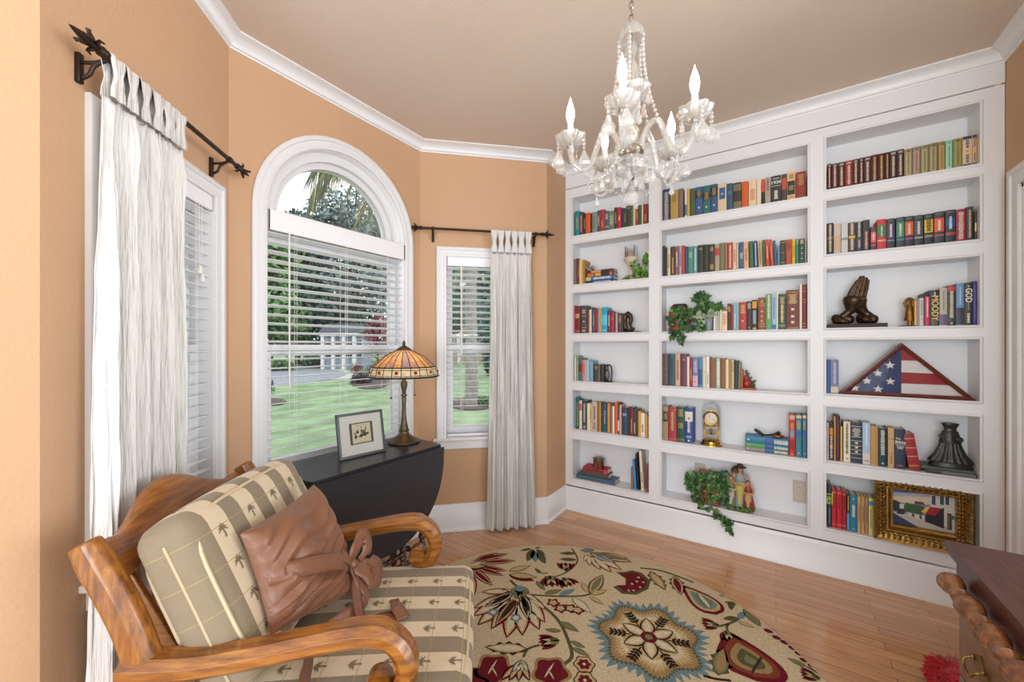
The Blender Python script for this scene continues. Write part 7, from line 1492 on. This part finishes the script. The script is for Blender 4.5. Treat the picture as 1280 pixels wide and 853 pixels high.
def tree(px, d, top_py, wpx, kind, label, lo=.2, nl=5200, size=.34, seed=0, name='tree'):
    rr = random.Random(seed*13+5); p = dpt(px, d); s = d/FPX; H = CH+(HY-top_py)*s-GZ; W = wpx*s/2
    t = thing(name, label, 'tree', p, group=None); b = MB(); R_t = max(.08, H*.018)
    b.tube(spline([(0, 0, -.05), (.1*R_t, 0, H*.3), (-R_t, R_t, H*.6), (0, 0, H*.88)], 4), [R_t*(1-.8*i/12) for i in range(13)], 8)
    cl = []
    for i in range(9):
        a = i*2.4; f = lo+.12+(1-lo-.25)*((i*.618) % 1); r_ = W*.58*math.sqrt(max(.1, 1-((f-.55)/.5)**2)); q = Vector((r_*math.cos(a), r_*math.sin(a), H*f)); cl.append(q); b.tube([(0, 0, H*max(.15, f-.15)), q*.6+Vector((0, 0, H*f*.4)), q], [R_t*.4, R_t*.3, R_t*.12], 6)
    b.build('trunk', M_BARK, t)
    b = MB()
    for q in cl: canopy(b, q, (W*.5, W*.5, H*.16), nl//10, size, rr)
    canopy(b, (0, 0, H*.84), (W*.5, W*.5, H*.16), nl//10, size, rr); canopy(b, (0, 0, H*(lo+.5)*.8), (W*.7, W*.7, H*.28), nl//6, size, rr)
    b.build('crown', TG[kind], t, 0); return t
tree(205, 36, 300, 110, 'mid', 'mid green tree beyond the road, glimpsed through the blind by the armchair', seed=1)
tree(275, 40, 270, 110, 'dark', 'dark tree outside between the narrow blind and the arched window', seed=2)
tree(338, 32, 276, 92, 'mid', 'fresh green tree at the left end of the arched window view', lo=.12, seed=3)
tree(372, 38, 262, 96, 'dark', 'dark green tree beyond the road, second behind the wide blind', lo=.08, seed=4)
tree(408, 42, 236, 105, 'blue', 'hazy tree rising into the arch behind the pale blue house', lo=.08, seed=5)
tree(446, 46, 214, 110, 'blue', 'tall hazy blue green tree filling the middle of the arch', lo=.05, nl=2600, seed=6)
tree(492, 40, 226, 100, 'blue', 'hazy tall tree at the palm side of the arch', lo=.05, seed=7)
tree(612, 24, 318, 60, 'dark', 'dark evergreen tree seen beside the curtain through the narrow window', lo=.05, seed=8)
tree(560, 34, 325, 40, 'dark', 'narrow green tree before the beige house, top behind the blind', lo=.35, seed=9)
tree(472, 27, 392, 34, 'pink', 'small pink flowering tree behind the lamp through the blind', lo=.3, nl=900, size=.13, seed=10)
def shrub(px, d, wpx, hpx, kind, label, n=500, size=.08, seed=0, name='shrub'):
    rr = random.Random(seed+77); p = dpt(px, d); s = d/FPX; t = thing(name, label, 'shrub', p); b = MB(); W, H = wpx*s/2, hpx*s
    b2 = MB()
    for k in range(5): a = k*1.26; b2.tube([(0, 0, -.03), (W*.3*math.cos(a), W*.3*math.sin(a), H*.4), (W*.6*math.cos(a), W*.6*math.sin(a), H*.8)], [.02, .015, .006], 5)
    b2.build('stems', M_BARK, t)
    for k in range(7): a = k*.9; canopy(b, (W*.5*math.cos(a), W*.5*math.sin(a), H*(.35+.3*(k % 3)/2)), (W*.5, W*.5, H*.34), n//7, size, rr)
    b.build('foliage', TG[kind], t, 0); return t
shrub(452, 19, 26, 15, 'purple', 'low purple leaved shrub nearest the lamp shade outside', seed=1); shrub(470, 21, 30, 20, 'purple', 'purple shrub behind the lamp shade outside', seed=2); shrub(446, 26, 16, 14, 'pink', 'small red flowering shrub at the kerb end', n=300, seed=3)
shrub(338, 15, 10, 22, 'dark', 'thin young shrub at the window edge by the road', n=90, size=.06, seed=4); shrub(345, 29, 50, 14, 'mid', 'clipped green hedge beyond the road under the trees', n=900, size=.16, seed=5, name='hedge'); shrub(606, 12, 26, 14, 'mid', 'low green shrub by the pale palm trunk', n=400, size=.05, seed=6)
shrub(392, 33, 30, 16, 'dark', 'dark hedge beside the pale blue house', n=900, size=.16, seed=7, name='hedge')
def house(px, d, wpx, eave_py, roof_py, wall_c, roof_c, label, nwin, turn=0.):
    p = dpt(px, d); s = d/FPX; W = wpx*s; He = CH+(HY-eave_py)*s-GZ; Hr = CH+(HY-roof_py)*s-GZ
    t = thing('house', label, 'house', p, CB-PI/2+turn); b = MB(); D = W*.7
    b.box(-W/2, W/2, 0, D, 0, He); b.build('walls', mat('siding_'+wall_c, wall_c, .8, bump=.3, bscale=6, stretch=(1, 1, 30)), t, 0)
    b = MB(); o = .4; b.add([(-W/2-o, -o, He), (W/2+o, -o, He), (W/2+o, D+o, He), (-W/2-o, D+o, He), (-W/2-o, D/2, Hr), (W/2+o, D/2, Hr)], [(0, 1, 5, 4), (2, 3, 4, 5), (1, 2, 5), (3, 0, 4), (0, 3, 2, 1)]); b.build('roof', mat('shingle_'+roof_c, roof_c, .9, bump=.5, bscale=12), t, 0)
    for k in range(nwin):
        x = -W/2+W*(k+.5)/nwin
        for z in ([He*.3] if He < 4 else [He*.16, He*.62]):
            f = MB(); f.box(x-.55, x+.55, -.06, 0, z, z+1.5); f = f.build('window', M_TRIM, t, 0); b = MB(); b.box(x-.45, x-.03, -.09, -.061, z+.1, z+1.4); b.box(x+.03, x+.45, -.09, -.061, z+.1, z+1.4); b.build('panes', mat('dark_pane', '2f3a44', .1), f, 0)
    b = MB()
    for k in range(4): x = -W/2+W*(k+.2)/3.6; b.box(x-.12, x+.12, -.9, -.66, 0, He*.9)
    b.build('porch_posts', M_TRIM, t, 0); b = MB(); b.box(-W/2, W/2, -1., 0, He*.9, He*.98); b.build('porch_beam', M_TRIM, t, 0); return t
house(430, 31, 46, 416, 404, '9fb0c4', '5a5f68', 'pale blue house with white posts under the trees beyond the road', 3)
house(586, 40, 66, 352, 326, 'b7a58e', '6a5a4c', 'beige two storey house seen through the narrow window by the curtain', 4)
# palms
def palm(px, d, crown_z, R, nf, label, droop, seed, rt=.14):
    rr = random.Random(seed); p = dpt(px, d); t = thing('palm_tree', label, 'palm tree', p); b = MB(); H = crown_z-GZ
    P = [Vector((.03*math.sin(i*.8), .03*math.cos(i*.6), H*i/24)) for i in range(25)]; b.tube([Vector((0, 0, -.05))]+P[1:], [rt*(1.15-.3*i/24+.05*(i % 2)) for i in range(25)], 12); b.build('trunk', M_PALMT, t, 50)
    for k in range(nf):
        a = 2*PI*k/nf+rr.uniform(-.15, .15); up = rr.uniform(-.1, .75); d_ = Vector((math.cos(a), math.sin(a), 0)); q = MB(); rib = []
        for i in range(13): u = i/12; rib.append(Vector((0, 0, H))+d_*R*u*(1-.18*u)+Vector((0, 0, R*(up*u-droop*u*u))))
        q.tube(rib, [.016*(1-.8*i/12) for i in range(13)], 5, m=1)
        for i in range(30):
            u = .2+.8*i/29; j = min(11, int(u*12)); f = u*12-j; c_ = rib[j].lerp(rib[j+1], f); tg = (rib[j+1]-rib[j]).normalized(); sd = tg.cross(Vector((0, 0, 1))).normalized(); L_ = R*.42*(1-.55*abs(u-.5))
            for s in (-1, 1):
                dr = (sd*s*.7+tg*.75-Vector((0, 0, .75+.3*rr.random()))).normalized(); w = sd.cross(dr).normalized()*.011
                q.add([c_-w, c_+w, c_+dr*L_*.6+w*.7-Vector((0, 0, .05*L_)), c_+dr*L_-Vector((0, 0, .2*L_)), c_+dr*L_*.6-w*.7-Vector((0, 0, .05*L_))], [(0, 1, 2, 3, 4)], rr.choices((0, 1, 2), (5, 2, 2))[0])
        q.build('frond', TG['palm'], t, 0)
    return t
palm(589, 11.7, 5.6, 2.2, 12, 'palm with a pale trunk on the lawn beside the curtained window', .9, 3, .17)
palm(520, 6.6, 4.72, 1.9, 15, 'palm whose drooping fronds hang across the top of the arched window', .75, 5)
# ================================================================ light, world, camera
w = bpy.data.worlds.new('overcast_sky'); sc.world = w; w.use_nodes = True
bg = w.node_tree.nodes['Background']; bg.inputs[0].default_value = (.93, .97, 1.0, 1); bg.inputs[1].default_value = 1.8
def area(name, loc, tgt, size, power, col=(1, .96, .9)):
    l = bpy.data.lights.new(name, 'AREA'); l.energy = power; l.size = size; l.color = col; l.shape = 'DISK'
    o = bpy.data.objects.new(name, l); COL.objects.link(o); o.location = loc
    o.rotation_euler = (Vector(tgt)-Vector(loc)).to_track_quat('-Z', 'Y').to_euler(); return o
area('back_fill_light', (-3.4, -.3, 1.15), (2.0, .5, 1.75), 2.6, 112, (.89, .95, 1.))  # added fill from behind the camera
area('side_fill_light', (1.45, -3.9, 1.2), (1.5, 1.0, 1.6), 2.4, 160, (.89, .95, 1.))  # second added fill, evens out the bay walls and shelves from the side
area('ceiling_bounce_fill', (-.95, -1.3, 1.5), (-.9, -1.25, 2.7), 1.0, 45, (1., .99, .97))  # unseen fill aimed up so the ceiling bounces light; no real fixture
l = bpy.data.lights.new('lamp_bulb_light', 'POINT'); l.energy = .8; l.color = (1, .74, .45); l.shadow_soft_size = .03
o = bpy.data.objects.new('lamp_bulb_light', l); COL.objects.link(o); o.location = LAMP_BULB
cam = bpy.data.cameras.new('camera'); co = bpy.data.objects.new('camera', cam); COL.objects.link(co); sc.camera = co
co.location = (0, 0, CH); co.rotation_euler = (PI/2, 0, CB-PI/2)
cam.sensor_width = 36; cam.sensor_fit = 'HORIZONTAL'; cam.lens = 36*FPX/1280; cam.shift_y = (HY-426.5)/1280; cam.clip_start = .02; cam.clip_end = 300
sc.view_settings.view_transform = 'Standard'; sc.view_settings.look = 'None'; sc.view_settings.gamma = 1; sc.view_settings.use_curve_mapping = False
sc.view_settings.exposure = .0
sc.cycles.max_bounces = 10; sc.cycles.transparent_max_bounces = 24; sc.cycles.transmission_bounces = 8; sc.cycles.caustics_reflective = False; sc.cycles.caustics_refractive = False
sc.cycles.use_denoising = True; sc.cycles.sample_clamp_indirect = 6
